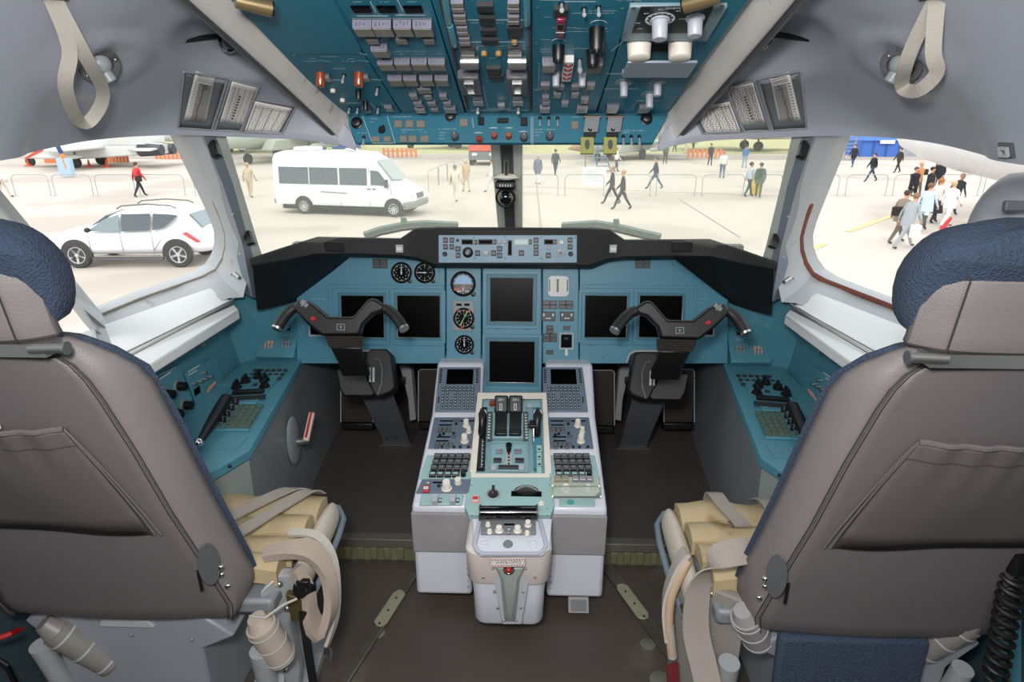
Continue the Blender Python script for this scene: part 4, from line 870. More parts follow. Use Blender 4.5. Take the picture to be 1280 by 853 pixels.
def lin4(q, u, v_):      # quad of px corners (tl, tr, br, bl)
    a = (q[0][0] + (q[1][0]-q[0][0])*u, q[0][1] + (q[1][1]-q[0][1])*u); d = (q[3][0] + (q[2][0]-q[3][0])*u, q[3][1] + (q[2][1]-q[3][1])*u)
    return a[0] + (d[0]-a[0])*v_, a[1] + (d[1]-a[1])*v_
def radio(q, side):
    t = thing('radio_panel', PP_.pt(*lin4(q, .5, .5)), 'slate blue radio panel with three ivory knobs, on the %s side of the pedestal' % side, 'control panel')
    panel_slab(PP_, t, q, .0, .005, 'face_plate', M_slate); P2 = Pan(PP_.p + PP_.n*.005, PP_.n)
    L = lambda u, v_: lin4(q, u, v_)
    m = side == 'left'
    for u0, u1, v_ in ((.14, .44, .09), (.14, .42, .22), (.60, .92, .09), (.14, .44, .60), (.14, .42, .73)):
        b = MB(); a, e = P2.pt(*L(u0, v_)), P2.pt(*L(u1, v_)); b.strap([a, e], .0065, .002, (0, 1, 0)); b.build('readout', M_screen, t)
    for u, v_ in ((.18, .34), (.28, .34), (.38, .34), (.18, .42), (.28, .42), (.38, .42), (.52, .08), (.52, .6), (.18, .84), (.28, .84), (.38, .84), (.48, .84), (.18, .94), (.42, .94)):
        button(P2, t, *(lambda p: (p[0]-2.7, p[1]-1.5, p[0]+2.7, p[1]+1.5))(L(u, v_)), .003, [M_key, M_keylegend])
    for u, v_ in ((.3, .94), (.56, .94), (.70, .94), (.88, .94), (.5, .5), (.28, .52), (.2, .55), (.52, .2)): knob(P2, t, *L(u, v_), .0045, .006, M_black, line=False, seg=8)
    for u, v_, s_ in ((.74, .12, 1), (.82, .32, .8), (.76, .62, 1.1)):
        x, y = L(u, v_); knob(P2, t, x, y + 5, .0095*s_, .026*s_, M_knobwhite, skirt=1)
    for u, v_ in ((.04, .05), (.96, .05), (.04, .95), (.96, .95)): screw(P2, t, *L(u, v_), .002)
    return t
radio([(543, 523), (598, 523), (592, 562), (535, 562)], 'left'); radio([(680, 523), (736, 523), (742, 562), (685, 562)], 'right')

def audio(q, side):
    t = thing('audio_panel', PP_.pt(*lin4(q, .5, .5)), 'pale teal panel of four rows of black keys, %s side of the pedestal' % side, 'control panel')
    panel_slab(PP_, t, q, .0, .004, 'face_plate', M_tealped); P2 = Pan(PP_.p + PP_.n*.004, PP_.n)
    for r_ in range(4):
        for k in range(5):
            u = (.24 if side == 'left' else .2) + k*.152; x, y = lin4(q, u, .1 + r_*.24); 
            if r_ == 3 and k == 4: knob(P2, t, x, y, .008, .016, M_black, line=False); continue
            o = button(P2, t, x - 4.1, y - 2.8, x + 4.1, y + 2.9, .013 if r_ < 3 else .010, [M_key, M_keylegend if r_ < 3 else M_tealped], 'key')
    return t
audio([(534, 570), (593, 570), (588, 600), (524, 600)], 'left'); audio([(684, 570), (743, 570), (750, 600), (687, 600)], 'right')

# left: white-knob panel with red key; small teal panel with two grey rockers
P2 = Pan(PP_.p + PP_.n*.004, PP_.n)
t = thing('intercom_panel', PP_.pt(555, 606), 'grey-blue panel with two ivory knobs and a red key, rear left of pedestal', 'control panel')
panel_slab(PP_, t, [(528, 601), (589, 601), (586, 618), (520, 618)], 0, .008, 'face_plate', M_slate)
P3_ = Pan(PP_.p + PP_.n*.008, PP_.n)
knob(P3_, t, 558.5, 611, .0125, .030, M_knobwhite, skirt=1); knob(P3_, t, 572.5, 604, .0105, .018, M_knobwhite)
button(P3_, t, 528, 608, 537, 616, .006, [M_red, M_print], 'red_key'); button(P3_, t, 532, 602, 538, 606, .001, [M_key, M_print], 'placard')
knob(P3_, t, 548.5, 608, .005, .004, M_black, line=False)
b = MB(); b.strap([P3_.pt(541, 603.5), P3_.pt(554, 603.5)], .006, .002, (0, 1, 0)); b.build('readout', M_screen, t)
for x, y in ((523, 615), (583, 615)): screw(P3_, t, x, y, .003)
t = thing('rocker_panel', PP_.pt(551, 626), 'small pale teal panel with two grey rocker switches, at pedestal rear left corner', 'control panel')
panel_slab(PP_, t, [(527, 620), (580, 620), (577, 633), (524, 633)], 0, .007, 'face_plate', M_tealped)
P3_ = Pan(PP_.p + PP_.n*.007, PP_.n)
for x in (544, 566): 
    o = button(P3_, t, x - 3.7, 623, x + 3.7, 631, .016, [M_knobgrey], 'rocker_switch')
    button(P3_, t, x + 4.3, 623, x + 8, 629, .002, [M_key, M_print], 'placard')
printing(P3_, t, [(534, 570, 622)], ht=.002)
b = MB(); b.lathe([(.003, 0), (.003, .001), (0, .001)], 8, M=P3_.M(535, 627.5)); b.build('green_lamp', mat('green_lamp', '77c07a', .3), t)
# right: two ivory buttons beneath clear guard
t = thing('guarded_panel', PP_.pt(720, 612), 'pale green panel with two ivory knobs under a clear plastic cover, rear right', 'control panel')
pg_ = mat('pale_green_plate', 'a7b5a3', .45)
panel_slab(PP_, t, [(688, 599), (749, 599), (752, 623), (688, 623)], 0, .010, 'face_plate', pg_)
P3_ = Pan(PP_.p + PP_.n*.010, PP_.n)
for x in (697, 706.5, 719, 728, 737): button(P3_, t, x - 4, 598.5, x + 4, 603.5, .012, [M_caplight if x > 710 else mat('taupe_cap', '8f8374', .4), M_capface], 'key')
knob(P3_, t, 707, 613, .010, .020, M_knobwhite, skirt=1, line=False); knob(P3_, t, 735, 613, .009, .018, M_knobwhite, skirt=1, line=False)
b = MB(); q4 = [(691, 608), (749, 608), (751, 621), (691, 621)]
b.slab([P3_.pt(x, y, .03) for x, y in q4], P3_.n*.002); cg = b.build('clear_cover', M_clear, t)
b = MB(); b.slab([P3_.pt(691, 621, 0), P3_.pt(751, 621, 0), P3_.pt(751, 621, .03), P3_.pt(691, 621, .03)], (0, -.002, 0)); b.build('clear_front', M_clear, cg)
for i in range(4):
    b = MB(); b.bar(P3_.pt(*q4[i], h=0), P3_.pt(*q4[i], h=.032), .0018); b.build('cover_post', M_steel, t)
b = MB(); b.tube([P3_.pt(*q4[0], h=.032), P3_.pt(*q4[1], h=.032), P3_.pt(*q4[2], h=.032), P3_.pt(*q4[3], h=.032), P3_.pt(*q4[0], h=.032)], .0012, 6); b.build('cover_wire', M_steel, t)
t = thing('small_teal_plate', PP_.pt(721, 630), 'small blank pale teal plate with a round recess, at pedestal rear right corner', 'plate')
panel_slab(PP_, t, [(699, 625.5), (743, 625.5), (744, 634), (699, 634)], 0, .005, 'face_plate', M_tealped)
b = MB(); b.lathe([(.011, .005), (.009, .0055), (.007, .0052), (0, .0052)], 16, M=PP_.M(713, 629.5)); b.build('round_recess', mat('teal_recess', '4e9a9a', .4), t)
printing(Pan(PP_.p + PP_.n*.005, PP_.n), t, [(720, 732, 631)], ht=.002)

# rear middle: teal trim panel
P5 = Pan(at(638, 605, Y=1.60) , (0, -math.sin(R(12)), math.cos(R(12))))
P5 = Pan((PX, 1.60, .378), P5.n)
t = thing('trim_panel', P5.pt(637, 622), 'pale teal panel with trim wheel and round selector behind the throttles', 'control panel')
panel_slab(P5, t, [(586, 604), (690, 604), (693, 640), (688, 651), (586, 651), (581, 640)], -.02, .004, 'face_plate', M_tealped)
P6 = Pan(P5.p + P5.n*.004, P5.n)
b = MB(); b.lathe([(.022, 0), (.022, .003), (.019, .003), (.018, -.004), (0, -.004)], 24, M=P6.M(616.5, 618)); rr = b.build('selector_well', M_framegrey, t)
b = MB(); b.lathe([(.017, -.003), (.014, .003), (0, .003)], 20, M=P6.M(616.5, 618)); b.box(-.004, -.016, .0, .004, .016, .022, M=P6.M(616.5, 618), ch=.001); b.build('selector', M_key, rr)
cx, cy, w, h = P6.rect(639, 614.5, 677, 621); b = MB(); b.box(-w/2, -h/2, 0, w/2, h/2, .001, M=P6.M(cx, cy)); b.build('wheel_slot', M_screen, t)
b = MB(); Mw = P6.M(cx, cy + 4.5, -.030) @ Matrix.Rotation(PI/2, 4, 'X'); b.lathe([(.040, -.006), (.046, -.006), (.048, 0), (.046, .006), (.040, .006)], 40, 0, Mw); b.lathe([(.044, -.0075), (.002, -.0075)], 40, 1, Mw); b.build('trim_wheel', [M_steel, M_tealped], t)
b = MB(); b.lathe([(.009, 0), (.009, .002), (.0065, .003), (.0055, .007), (0, .008)], 16, M=P6.M(677, 630)); b.build('push_button', M_knobwhite, t)
o = button(P6, t, 590, 622, 599, 630, .011, [mat('pink_white_switch', 'd2a49c', .4), M_red], 'guarded_button')
text(P6, t, 'ТРИММИРОВАНИЕ', 636, 607.5, .0065)
printing(P6, t, [(591, 598, 619.5), (612, 621, 609.5), (656, 662, 609.5)], ht=.002)
for x, y in ((589, 607), (687, 607), (590, 645), (684, 645), (684, 636)): screw(P6, t, x, y, .002)
# rear console nose: cream rounded shell, printer roller, printer knobs, microphone/emergency handle
def zq(px, py, Y): return at(px, py, Y=Y)
ns = thing('pedestal_nose', (PX, 1.42, .09), 'cream and grey rounded tail end of the pedestal with riveted recess', 'pedestal')
def ringn(z, w, yb, r, yf=1.60, n=6):
    pts = [(PX + .004 - w, yf), ]
    for k in range(n + 1): a = PI + PI/2*k/n; pts.append((PX + .004 - w + r + r*math.cos(a), yb + r + r*math.sin(a)))
    for k in range(n + 1): a = 3*PI/2 + PI/2*k/n; pts.append((PX + .004 + w - r + r*math.cos(a), yb + r + r*math.sin(a)))
    pts.append((PX + .004 + w, yf)); return [(x, y, z) for x, y in pts]
b = MB(); b.loft([ringn(.350, .108, 1.412, .03), ringn(.34, .116, 1.398, .035), ringn(.245, .112, 1.400, .035), ringn(.238, .108, 1.404, .035)]); b.build('cream_cowl', mat('cream_cowl_paint', 'cdc3bd', .45), ns, bev=.003)
b = MB(); b.loft([ringn(.26, .104, 1.408, .03), ringn(.20, .099, 1.412, .03), ringn(.10, .096, 1.413, .03), ringn(.088, .092, 1.42, .03)]); b.build('lower_box', M_white, ns, bev=.004)
PR = Pan((PX, 1.405, .25), (0, -1, .03))
bk = mat('greygreen_metal', 'a3aca8', .35, metal=.3)
b = MB(); b.slab([PR.pt(x, y, 0) for x, y in ((613, 699), (664, 699), (659, 740), (652, 779), (628, 779), (621, 740))], PR.n*.006); b.build('back_plate', mat('nose_plate_grey', 'a9adb3', .4), ns, bev=.002)
b = MB(); b.loft([[PR.pt(x, y, .006) for x, y in ((618, 708), (658, 708), (650, 724), (645, 778), (630, 778), (625, 724))], [PR.pt(x, y, .03) for x, y in ((621, 710), (655, 710), (648, 724), (641, 770), (634, 770), (628, 724))]]); b.build('tapered_recess', bk, ns, bev=.004)
for x, y in ((618, 740), (654, 740), (622, 760), (651, 760), (616, 711), (657, 711), (630, 776), (645, 776), (604, 722), (669, 722)):
    b = MB(); b.ball(PR.pt(x, y, .007), .004, 8, 6); b.build('bolt', M_steel, ns)
lb = MB(); Mx = PR.M(635, 703, .034, 3); lb.box(-.043, -.0125, 0, .043, .0125, .003, M=Mx); lo = lb.build('safety_tag', M_paper, ns)
for k in range(12):
    for yy in (-.0105, .0075):
        b = MB(); b.prism([(-.042+k*.007, yy), (-.039+k*.007, yy), (-.0365+k*.007, yy+.004), (-.0395+k*.007, yy+.004)], .003, .0036, M=Mx); b.build('red_stripe', M_red, lo)
text(PR, lo, 'СНЯТЬ ПЕРЕД', 635.5, 703.5, .0095, M_greydark, 3, .0375)
b = MB(); b.lathe([(.015, 0), (.015, .004), (.011, .006), (.011, .004), (0, .004)], 20, M=PR.M(636, 712, .03)); gr = b.build('glass_ring', M_chrome, ns)
b = MB(); b.ball((0, 0, .006), .009, 14, 8, M=PR.M(636, 711, .03)); b.build('red_lamp', M_red, ns)
# top tray
P7 = Pan((PX, 1.5, .368), (0, -math.sin(R(8)), math.cos(R(8))))
panel_slab(P7, ns, [(590, 652), (690, 652), (687, 690), (678, 697), (601, 697), (592, 690)], -.01, .002, 'top_tray', M_white, bev=.004)
b = MB(); pts = [(600, 650), (593, 682), (597, 689), (604, 692), (672, 692), (679, 689), (683, 682), (675, 650)]; b.tube([P7.pt(x, y, .006) for x, y in pts], .006, 8, flat=.6); b.build('raised_rim', mat('lilac_rim_paint', 'a9abba', .4), ns)
for x in (605, 666): b = MB(); b.lathe([(.013, 0), (.013, .002), (.008, .004), (.006, .003), (0, .003)], 16, M=P7.M(x, 681, .002)); b.build('round_boss', M_white, ns)
b = MB(); b.lathe([(.013, 0), (.013, .003), (.010, .007), (0, .009)], 20, M=P7.M(635, 681, .002)); b.build('dark_knob', M_greymid, ns)
prn = thing('printer_unit', P7.pt(636, 665), 'small grey printer with glossy black roller and ivory knobs on pedestal tail', 'printer')
panel_slab(P7, prn, [(602, 650), (669, 650), (670, 670), (601, 670)], .002, .012, 'case', M_greymid)
P8 = Pan(P7.p + P7.n*.012, P7.n)
b = MB(); a0, a1 = P7.pt(601, 641, .03), P7.pt(670, 641, .03); b.bar(a0, a1, .019, .019, 24); b.build('roller', mat('glossy_black_roller', '050507', .08, coat=1), prn)
b = MB(); b.bar(a0 - V((.004, 0, 0)), a0 - V((0, 0, 0)), .022, .022, 20); b.build('roller_end', M_key, prn); b = MB(); b.bar(a1, a1 + V((.004, 0, 0)), .022, .022, 20); b.build('roller_end', M_key, prn)
for x, y, r_ in ((624, 664, .009), (647, 664, .009), (610, 657, .006), (660, 657, .008), (612, 666, .006), (659, 668, .006)): knob(P8, prn, x, y, r_, .016 if r_ > .007 else .01, M_knobwhite, skirt=1)
b = MB(); b.strap([P8.pt(630, 656), P8.pt(643, 656)], .007, .002, (0, 1, 0)); b.build('readout', M_screen, prn)
button(P8, prn, 633, 661, 639, 664, .002, [M_key, M_print]); button(P8, prn, 633, 666, 638, 668, .002, [M_key, M_print])
# little footrest plate at the right
t = thing('foot_tread', at(723, 768, Z=.0), 'small ribbed metal foot tread under the right side of the pedestal', 'foot rest')
PF = Pan(at(723, 758, Y=1.56), (0, -.75, .66)); cx, cy, w, h = PF.rect(710, 746, 736, 767)
b = MB(); b.box(-w/2, -h/2, 0, w/2, h/2, .006, M=PF.M(cx, cy)); b.build('tread_plate', mat('dull_tread_metal', '7d7d7b', .5), t, bev=.002)
b = MB(); b.box(-w*.38, -h*.38, .006, w*.38, h*.3, .008, M=PF.M(cx, cy)); b.build('grip_pad', M_greydark, t)
b = MB(); p = PF.pt(cx, cy); b.bar(p + PF.n*-.002, (p.x, p.y + .06, .0), .008); b.build('stem', M_steel, t)
# diagonal seat rails on the floor
for (x0, y0), (x1, y1), sd in (((519, 716), (428, 856), 'left'), ((756, 709), (856, 845), 'right')):
    a, e = at(x0, y0, Z=.0), at(x1, y1, Z=.0); t = thing('floor_rail', a, 'dull metal floor rail running diagonally from the pedestal to the %s seat' % sd, 'rail')
    b = MB(); b.strap([a + V((0, 0, .004)), e + V((0, 0, .004))], .034, .008, (1, .2, 0)); b.build('rail_strip', mat('brown_grey_rail', '5d5750', .4, metal=.5), t, bev=.002)
    b = MB(); b.strap([a + V((.016, 0, .009)), e + V((.016, 0, .009))], .003, .004, (1, .2, 0)); b.build('bright_edge', M_steel, t)
    u0, u1 = .22, .56; m0, m1 = lerp(a, e, u0), lerp(a, e, u1); d_ = (m1 - m0); sdv = V((-d_.y, d_.x, 0)).normalized()
    pl = [m0 + sdv*.005, m0 + d_*.08 + sdv*.02, m1 - d_*.1 + sdv*.02, m1 + sdv*.01, m1 - sdv*.006, m1 - d_*.08 - sdv*.02, m0 + d_*.12 - sdv*.02, m0 - sdv*.01]
    b = MB(); b.slab([p + V((0, 0, .009)) for p in pl], (0, 0, .004)); b.build('zinc_plate', mat('yellowish_zinc', 'a9a88c', .4, metal=.4, var=.2, vscale=30), t, bev=.001)
    for k in (.3, .42, .54): b = MB(); b.ball(lerp(a, e, k) + V((0, 0, .013)), .004, 8, 5); b.build('bolt', M_black, t)
# ================================================ OVERHEAD PANEL
PO = Pan((0, 1.9, 1.433), (0, -.2943, -.9557))
PS = Pan((0, 1.9, 1.433), (0, -.94, .336))
def cl(y, xa, xb): return xa + (xb - xa) * y / 135   # column seam lines, x at y=0 and at y=135
seams = [(301, 425), (421, 503), (543, 583), (664, 664), (788, 745), (927, 833)]
labels = ['far left overhead panel with a large blank lid and amber knobs', 'overhead panel with rows of lilac capped buttons, left of middle', 'middle overhead panel with chrome rollers and two grey fire handles', 'overhead panel with red and white striped guard, right of middle', 'far right overhead panel with pressure dial and silver bar handle']
OV = []
for k in range(5):
    a, b2 = seams[k], seams[k+1]; g = .9
    def X(s_, y): return s_[0] + (s_[1]-s_[0]) * y / 135
    t = thing('overhead_module', PO.pt((a[1]+b2[1])/2, 139), labels[k], 'control panel')
    panel_slab(PO, t, [(X(a, -60)+g, -60), (X(b2, -60)-g, -60), (X(b2, 142)-g, 142), (X(a, 142)+g, 142)], -.02, 0, 'face_plate', M_tealover, bev=.002)
    OV.append(t)
b = MB(); b.slab([PO.pt(x, y, -.03) for x, y in ((285, -60), (940, -60), (828, 140), (432, 140))], PO.n*.008); ovb = tag(b.build('overhead_tray', M_black), 'black tray plate that carries the overhead panels', 'mounting tray')
cap = lambda k, x0, y0, x1, y1, d=.017: capbutton(PO, OV[k], x0 + .8, y0 + (y1-y0)*.05, x1 - .8, y0 + (y1-y0)*.62, max(.010, min(.020, (y1-y0)*.00105)))
# column 2
for x0, x1 in ((440, 464), (472, 496), (505, 528)): 
    o = button(PO, OV[1], x0, 7, x1, 14, .004, [M_screen], 'display_window')
for q in ((443, 22, 468, 41), (467, 22, 492, 41), (493, 22, 517, 41), (517, 22, 542, 41), (458, 42, 474, 53), (494, 42, 510, 53), (529, 42, 544, 53), (465, 53, 487, 69), (473, 71, 494, 86), (494, 71, 515, 86), (515, 71, 536, 86), (536, 71, 558, 86), (486, 92, 505, 106), (505, 92, 523, 106), (525, 92, 543, 106), (544, 92, 562, 106), (522, 106, 540, 116), (512, 115, 523, 124), (530, 115, 541, 124), (549, 115, 560, 124), (517, 124, 529, 133), (534, 124, 546, 132), (554, 124, 565, 132), (519, 132, 533, 141), (538, 132, 549, 138), (555, 131, 571, 141)): cap(1, *q)
lines(PO, OV[1], [(446, 20, 485, 20), (494, 19, 532, 19), (493, 90.5, 553, 90.5), (463, 2, 470, 15), (497, 0, 504, 14), (482, 43, 486, 48), (518, 40, 521, 47), (515, 107, 520, 116), (546, 107, 551, 116)], .0016)
printing(PO, OV[1], [(442, 454, 3), (475, 487, 3), (508, 520, 3), (472, 478, 18.5), (497, 504, 18.5), (490, 512, 64.5), (517, 533, 64.5), (500, 505, 68), (522, 530, 68), (546, 552, 68)])
# column 1: blank lid with chamfered corners, amber knobs, toggles
lid = MB(); lid.slab([PO.pt(x, y, 0) for x, y in ((322, -50), (405, -50), (415, -6), (452, 60), (447, 66), (366, 66), (362, 62))], PO.n*.003); lid.build('blank_lid', M_tealover, OV[0], bev=.001)
lines(PO, OV[0], [(371, 66.5, 450, 66.5), (450, 66.5, 459, 69), (366, 70, 371, 66.5), (448, 99, 478, 100), (414, 100, 430, 100), (425, 129, 459, 129), (463, 128, 469, 136), (476, 128, 484, 138)], .0014)
printing(PO, OV[0], [(387, 395, 74), (380, 408, 77), (435, 443, 74), (428, 460, 77), (402, 423, 71), (416, 432, 86)])
for x, y in ((400.5, 92), (448.5, 92)):
    kb = knob(PO, OV[0], x, y, .011, .030, M_amber, 'amber_knob', line=False)
    b = MB(); b.prism([(-.02, 0), (0, .008), (.02, 0), (0, -.008)], 0, .0012, M=PO.M(x + 2, y - 15)); b.build('diamond_plate', M_groove, OV[0])
for q in ((405, 92, 414, 101), (453, 92, 462, 101), (454, 132, 464, 141), (481, 130, 492, 139)): cap(0, *q)
for x, y in ((430, 93), (472, 109)): toggle(PO, OV[0], x, y, .028, 30, .0028)
for x, y in ((437, 134), (447.5, 134), (473, 134)): toggle(PO, OV[0], x, y, .024, 30, .0028)
for x, y in ((448, 113), (457, 127)): knob(PO, OV[0], x, y, .0075, .024, M_black)
for x, y in ((416, 112), (428, 124)): knob(PO, OV[0], x, y, .0065, .008, M_cream, line=False)
# column 3
for q in ((563, -3, 580, 6), (564, 4, 581, 13), (566, 13, 583, 21), (567, 19, 584, 28), (570, 28, 585, 35), (571, 34, 586, 42), (573, 42, 588, 48), (574, 47, 589, 55), (634, -3, 650, 6), (634, 4, 650, 13), (634, 14, 650, 21), (634, 20, 650, 28), (589, 108, 603, 118), (590, 115, 604, 124), (591, 122, 605, 132), (639, 108, 653, 118), (640, 115, 654, 124), (640, 122, 655, 132), (622, 127, 632, 137)): cap(2, *q)
for q in ((596, 2, 617, 10), (599, 17, 619, 25), (600, 33, 621, 38), (602, 45, 623, 50), (634, 30, 653, 42), (575, 56, 594, 62), (576, 62, 594, 69), (634, 56, 653, 62), (634, 62, 653, 69), (609, 82, 626, 89), (611, 91, 629, 96)): button(PO, OV[2], *q, .009, [M_key], 'black_button')
for x, y in ((605, 65), (623, 65), (643, 49)): knob(PO, OV[2], x, y, .0065, .009, mat('amber_lens', 'a3804f', .25), 'amber_lamp', line=False)
for x in (587.5, 646.5):
    cx, cy, w, h = PO.rect(x - 11, 71, x + 11, 84); fr = None
    b = MB(); Mx = PO.M(cx, cy, .014) @ Matrix.Rotation(PI/2, 4, 'Y'); b.lathe([(.001, -w/2), (.0155, -w/2), (.0155, w/2), (.001, w/2)], 20, M=Mx); rl = b.build('chrome_roller', M_steel, OV[2])
    cx, cy, w, h = PO.rect(x - 12.5, 86, x + 13, 108)
    b = MB(); b.box(-w/2, -h/2, 0, w/2, h/2, .024, M=PO.M(cx, cy), ch=.003); hs = b.build('fire_handle_housing', mat('handle_housing_grey', '57575b', .4), OV[2], bev=.002)
    b = MB(); b.frame(w*.46, h*.6, .003, .024, .028, 0, PO.M(cx, cy)); b.build('square_push', M_steel, hs)
    printing(Pan(PO.p + PO.n*.0245, PO.n), hs, [(cx - 6, cx + 6, 92)])
    toggle(PO, OV[2], x + (10 if x < 600 else 1.5), 133, .026, 25, .004)
for pts in (((553, -20), (561, 29)), ((562, 31), (568, 56)), ((658, -20), (659, 29))):
    b = MB(); b.tube([PO.pt(pts[0][0], pts[0][1], .012), PO.pt(pts[1][0], pts[1][1], .012), PO.pt(pts[1][0], pts[1][1] + .5, .0)], .0065, 8); b.build('guard_rail', mat('guard_rail_teal', '4a93a3', .35), OV[2])
b = MB(); b.strap([PO.pt(545.5, -20, .002), PO.pt(585, 136, .002)], .006, .004, (1, 0, 0)); b.build('brown_strip', M_brownstrip, OV[2])
b = MB(); b.strap([PO.pt(662.5, -20, .002), PO.pt(663, 136, .002)], .005, .004, (1, 0, 0)); b.build('brown_strip', M_brownstrip, OV[2])
lines(PO, OV[2], [(563, 25, 566, 25), (584, 25, 634, 25), (650, 25, 656, 25), (572, 52.5, 574, 52.5), (589, 52.5, 656, 52.5), (604, 109, 610, 137), (640, 109, 637, 137), (610, 136, 637, 136), (588, 138, 660, 138)], .0012)
printing(PO, OV[2], [(589, 630, 29), (598, 609, 58), (620, 632, 58), (602, 630, 73), (607, 634, 102), (588, 628, 0)])
for x, y in ((661, 55), (657, 140)): screw(PO, OV[2], x, y, .004)
# column 4
K = OV[3]
button(PO, K, 692, 6, 710, 14, .010, [M_key], 'switch_base'); toggle(PO, K, 702, 4, .026, 35, .0035)
b = MB(); cx, cy, w, h = PO.rect(695, 16, 706, 38); b.box(-w/2, -h/2, 0, w/2, h/2, .016, M=PO.M(cx, cy), ch=.003); rg = b.build('red_guard', M_redcover, K, bev=.001)
b = MB(); b.box(-w*.5, -.002, .016, w*.5, .001, .0166, M=PO.M(cx, 30)); b.box(-w*.3, -h*.12, .016, w*.3, h*.2, .0166, 1, M=PO.M(cx, 24)); b.build('guard_window', [M_print, M_black], rg)
toggle(PO, K, 730, 10, .022, 30, .003); toggle(PO, K, 748, 8, .026, 30, .003)
knob(PO, K, 698, 58, .0125, .032, M_black); knob(PO, K, 746, 36, .015, .045, M_black); knob(PO, K, 741, 63, .014, .034, M_black)
for x, y, r_ in ((698, 45, .013), (748, 23, .015)):
    b = MB()
    for k in range(9):
        a = R(20 + k*17.5); b.box(-.0025, r_, 0, .0025, r_ + .0015, .0006, M=PO.M(x, y + 7) @ Matrix.Rotation(a - PI/2, 4, 'Z'))
    b.build('scale_arc', M_print, K)['kind'] = 'stuff'
for q in ((677, 70, 695, 88), (735, 70, 753, 88)): cap(3, *q)
cx, cy, w, h = PO.rect(703.5, 69, 715.5, 94); b = MB(); b.box(-w/2, -h/2, 0, w/2, h/2, .016, M=PO.M(cx, cy)); sg = b.build('striped_guard', mat('guard_white', 'd2cdc8', .4), K, bev=.001)
for k in range(4):
    for sx in (-1, 1):
        b = MB(); y0 = -h*.42 + k*h*.22; b.prism([(sx*w*.04, y0), (sx*w*.04, y0+h*.1), (sx*w*.42, y0+h*.2), (sx*w*.42, y0+h*.1)], .016, .0167, M=PO.M(cx, cy)); b.build('red_stripe', M_red, sg)
toggle(PO, K, 724.5, 74, .040, 30, .0045)
for x, y in ((695, 92), (728, 92)):
    b = MB(); b.lathe([(.017, 0), (.017, .001), (0, .001)], 20, M=PO.M(x, y)); b.build('knob_disc', M_slate, K)
    knob(PO, K, x, y, .0085, .030, M_knobgrey)
for q in ((675, 101, 688, 111), (694, 103, 706, 112), (713, 103, 725, 112), (732, 101, 744, 111), (691, 112, 702, 122), (713, 112, 724, 122), (677, 117, 687, 124), (677, 123, 688, 130), (701, 124, 711, 133), (725, 119, 736, 129), (674, 130, 688, 141), (720, 130, 735, 141)): cap(3, *q)
lines(PO, K, [(674, 83, 673, 110), (673, 110, 690, 110), (683, 111, 682, 117), (706, 115, 705, 124), (733, 112, 731, 119), (668, 112, 676, 112), (675, 0, 700, 0), (705, 2, 745, 2)], .0012)
printing(PO, K, [(680, 690, 22), (690, 720, 35), (720, 762, 36), (676, 687, 50), (675, 700, 62), (715, 760, 61), (675, 700, 65), (733, 770, 14), (715, 768, 17), (708, 760, 40)])
for x, y in ((672, 10), (778, 11), (670, 55), (757, 81), (674, 80)): screw(PO, K, x, y, .004)
# column 5
K = OV[4]
b = MB(); b.slab([PO.pt(x, y, 0) for x, y in ((787, 2), (910, 2), (884, 46), (776, 46))], PO.n*.010); b.build('dial_frame', mat('dial_frame_grey_teal', '6f858d', .4), K, bev=.003)
Pd = Pan(PO.p + PO.n*.010, PO.n)
b = MB(); b.slab([Pd.pt(x, y, 0) for x, y in ((801, 8), (892, 7), (877, 40), (790, 40))], Pd.n*.002); dl = b.build('dial_face', M_black, K)
Pd2 = Pan(Pd.p + Pd.n*.002, Pd.n)
b = MB(); 
for k in range(48):
    a = 2*PI*k/48; b.box(-.0012, .024 if k % 4 else .021, 0, .0012, .0268, .0005, M=Pd2.M(825, 24) @ Matrix.Rotation(a, 4, 'Z'))
for k in range(13):
    a = 2*PI*k/24 - PI/2; b.box(-.0008, .013, 0, .0008, .0148, .0005, M=Pd2.M(868, 21) @ Matrix.Rotation(a, 4, 'Z'))
b.build('dial_marks', M_print, dl)['kind'] = 'stuff'
text(Pd2, dl, 'ДАВЛЕНИЕ', 848, 10.5, .0085)
for s_, x, y in (('800', 826, 12), ('850', 808, 17), ('900', 797, 29), ('700', 800, 36), ('950', 848, 14), ('1000', 853, 24), ('50', 872, 16)): text(Pd2, dl, s_, x, y, .0065)
knob(Pd2, K, 825, 25, .015, .036, M_knobgrey, skirt=1); knob(Pd2, K, 869, 22, .014, .034, M_knobgrey, skirt=1)
for x, y in ((792, 10), (903, 7), (781, 42), (881, 39)): screw(Pd, K, x, y, .0045, M_steel)
for x in (799, 850): knob(PO, K, x, 53, .0245 if x == 799 else .024, .034, M_knobwhite, line=False, seg=24)
b = MB(); cx, cy, w, h = PO.rect(781, 58, 866, 78); b.box(-w/2, -h/2, .028, w/2, h/2, .034, M=PO.M(cx, cy)); b.box(-w/2, -h/2 - .001, .016, w/2, -h/2 + .005, .034, M=PO.M(cx, cy)); bh = b.build('bar_handle', mat('silver_bar_paint', '9aa4b0', .3, metal=.3), K, bev=.002)
b = MB(); b.slab([PO.pt(x, y, .001) for x, y in ((801, 51), (848, 51), (846, 62), (800, 62))], PO.n*.004); b.build('dark_slot', M_black, K); b = MB(); b.slab([PO.pt(x, y, .001) for x, y in ((800, 49), (850, 49), (850, 51.5), (800, 51.5))], PO.n*.006); b.build('chrome_strip', M_chrome, K)
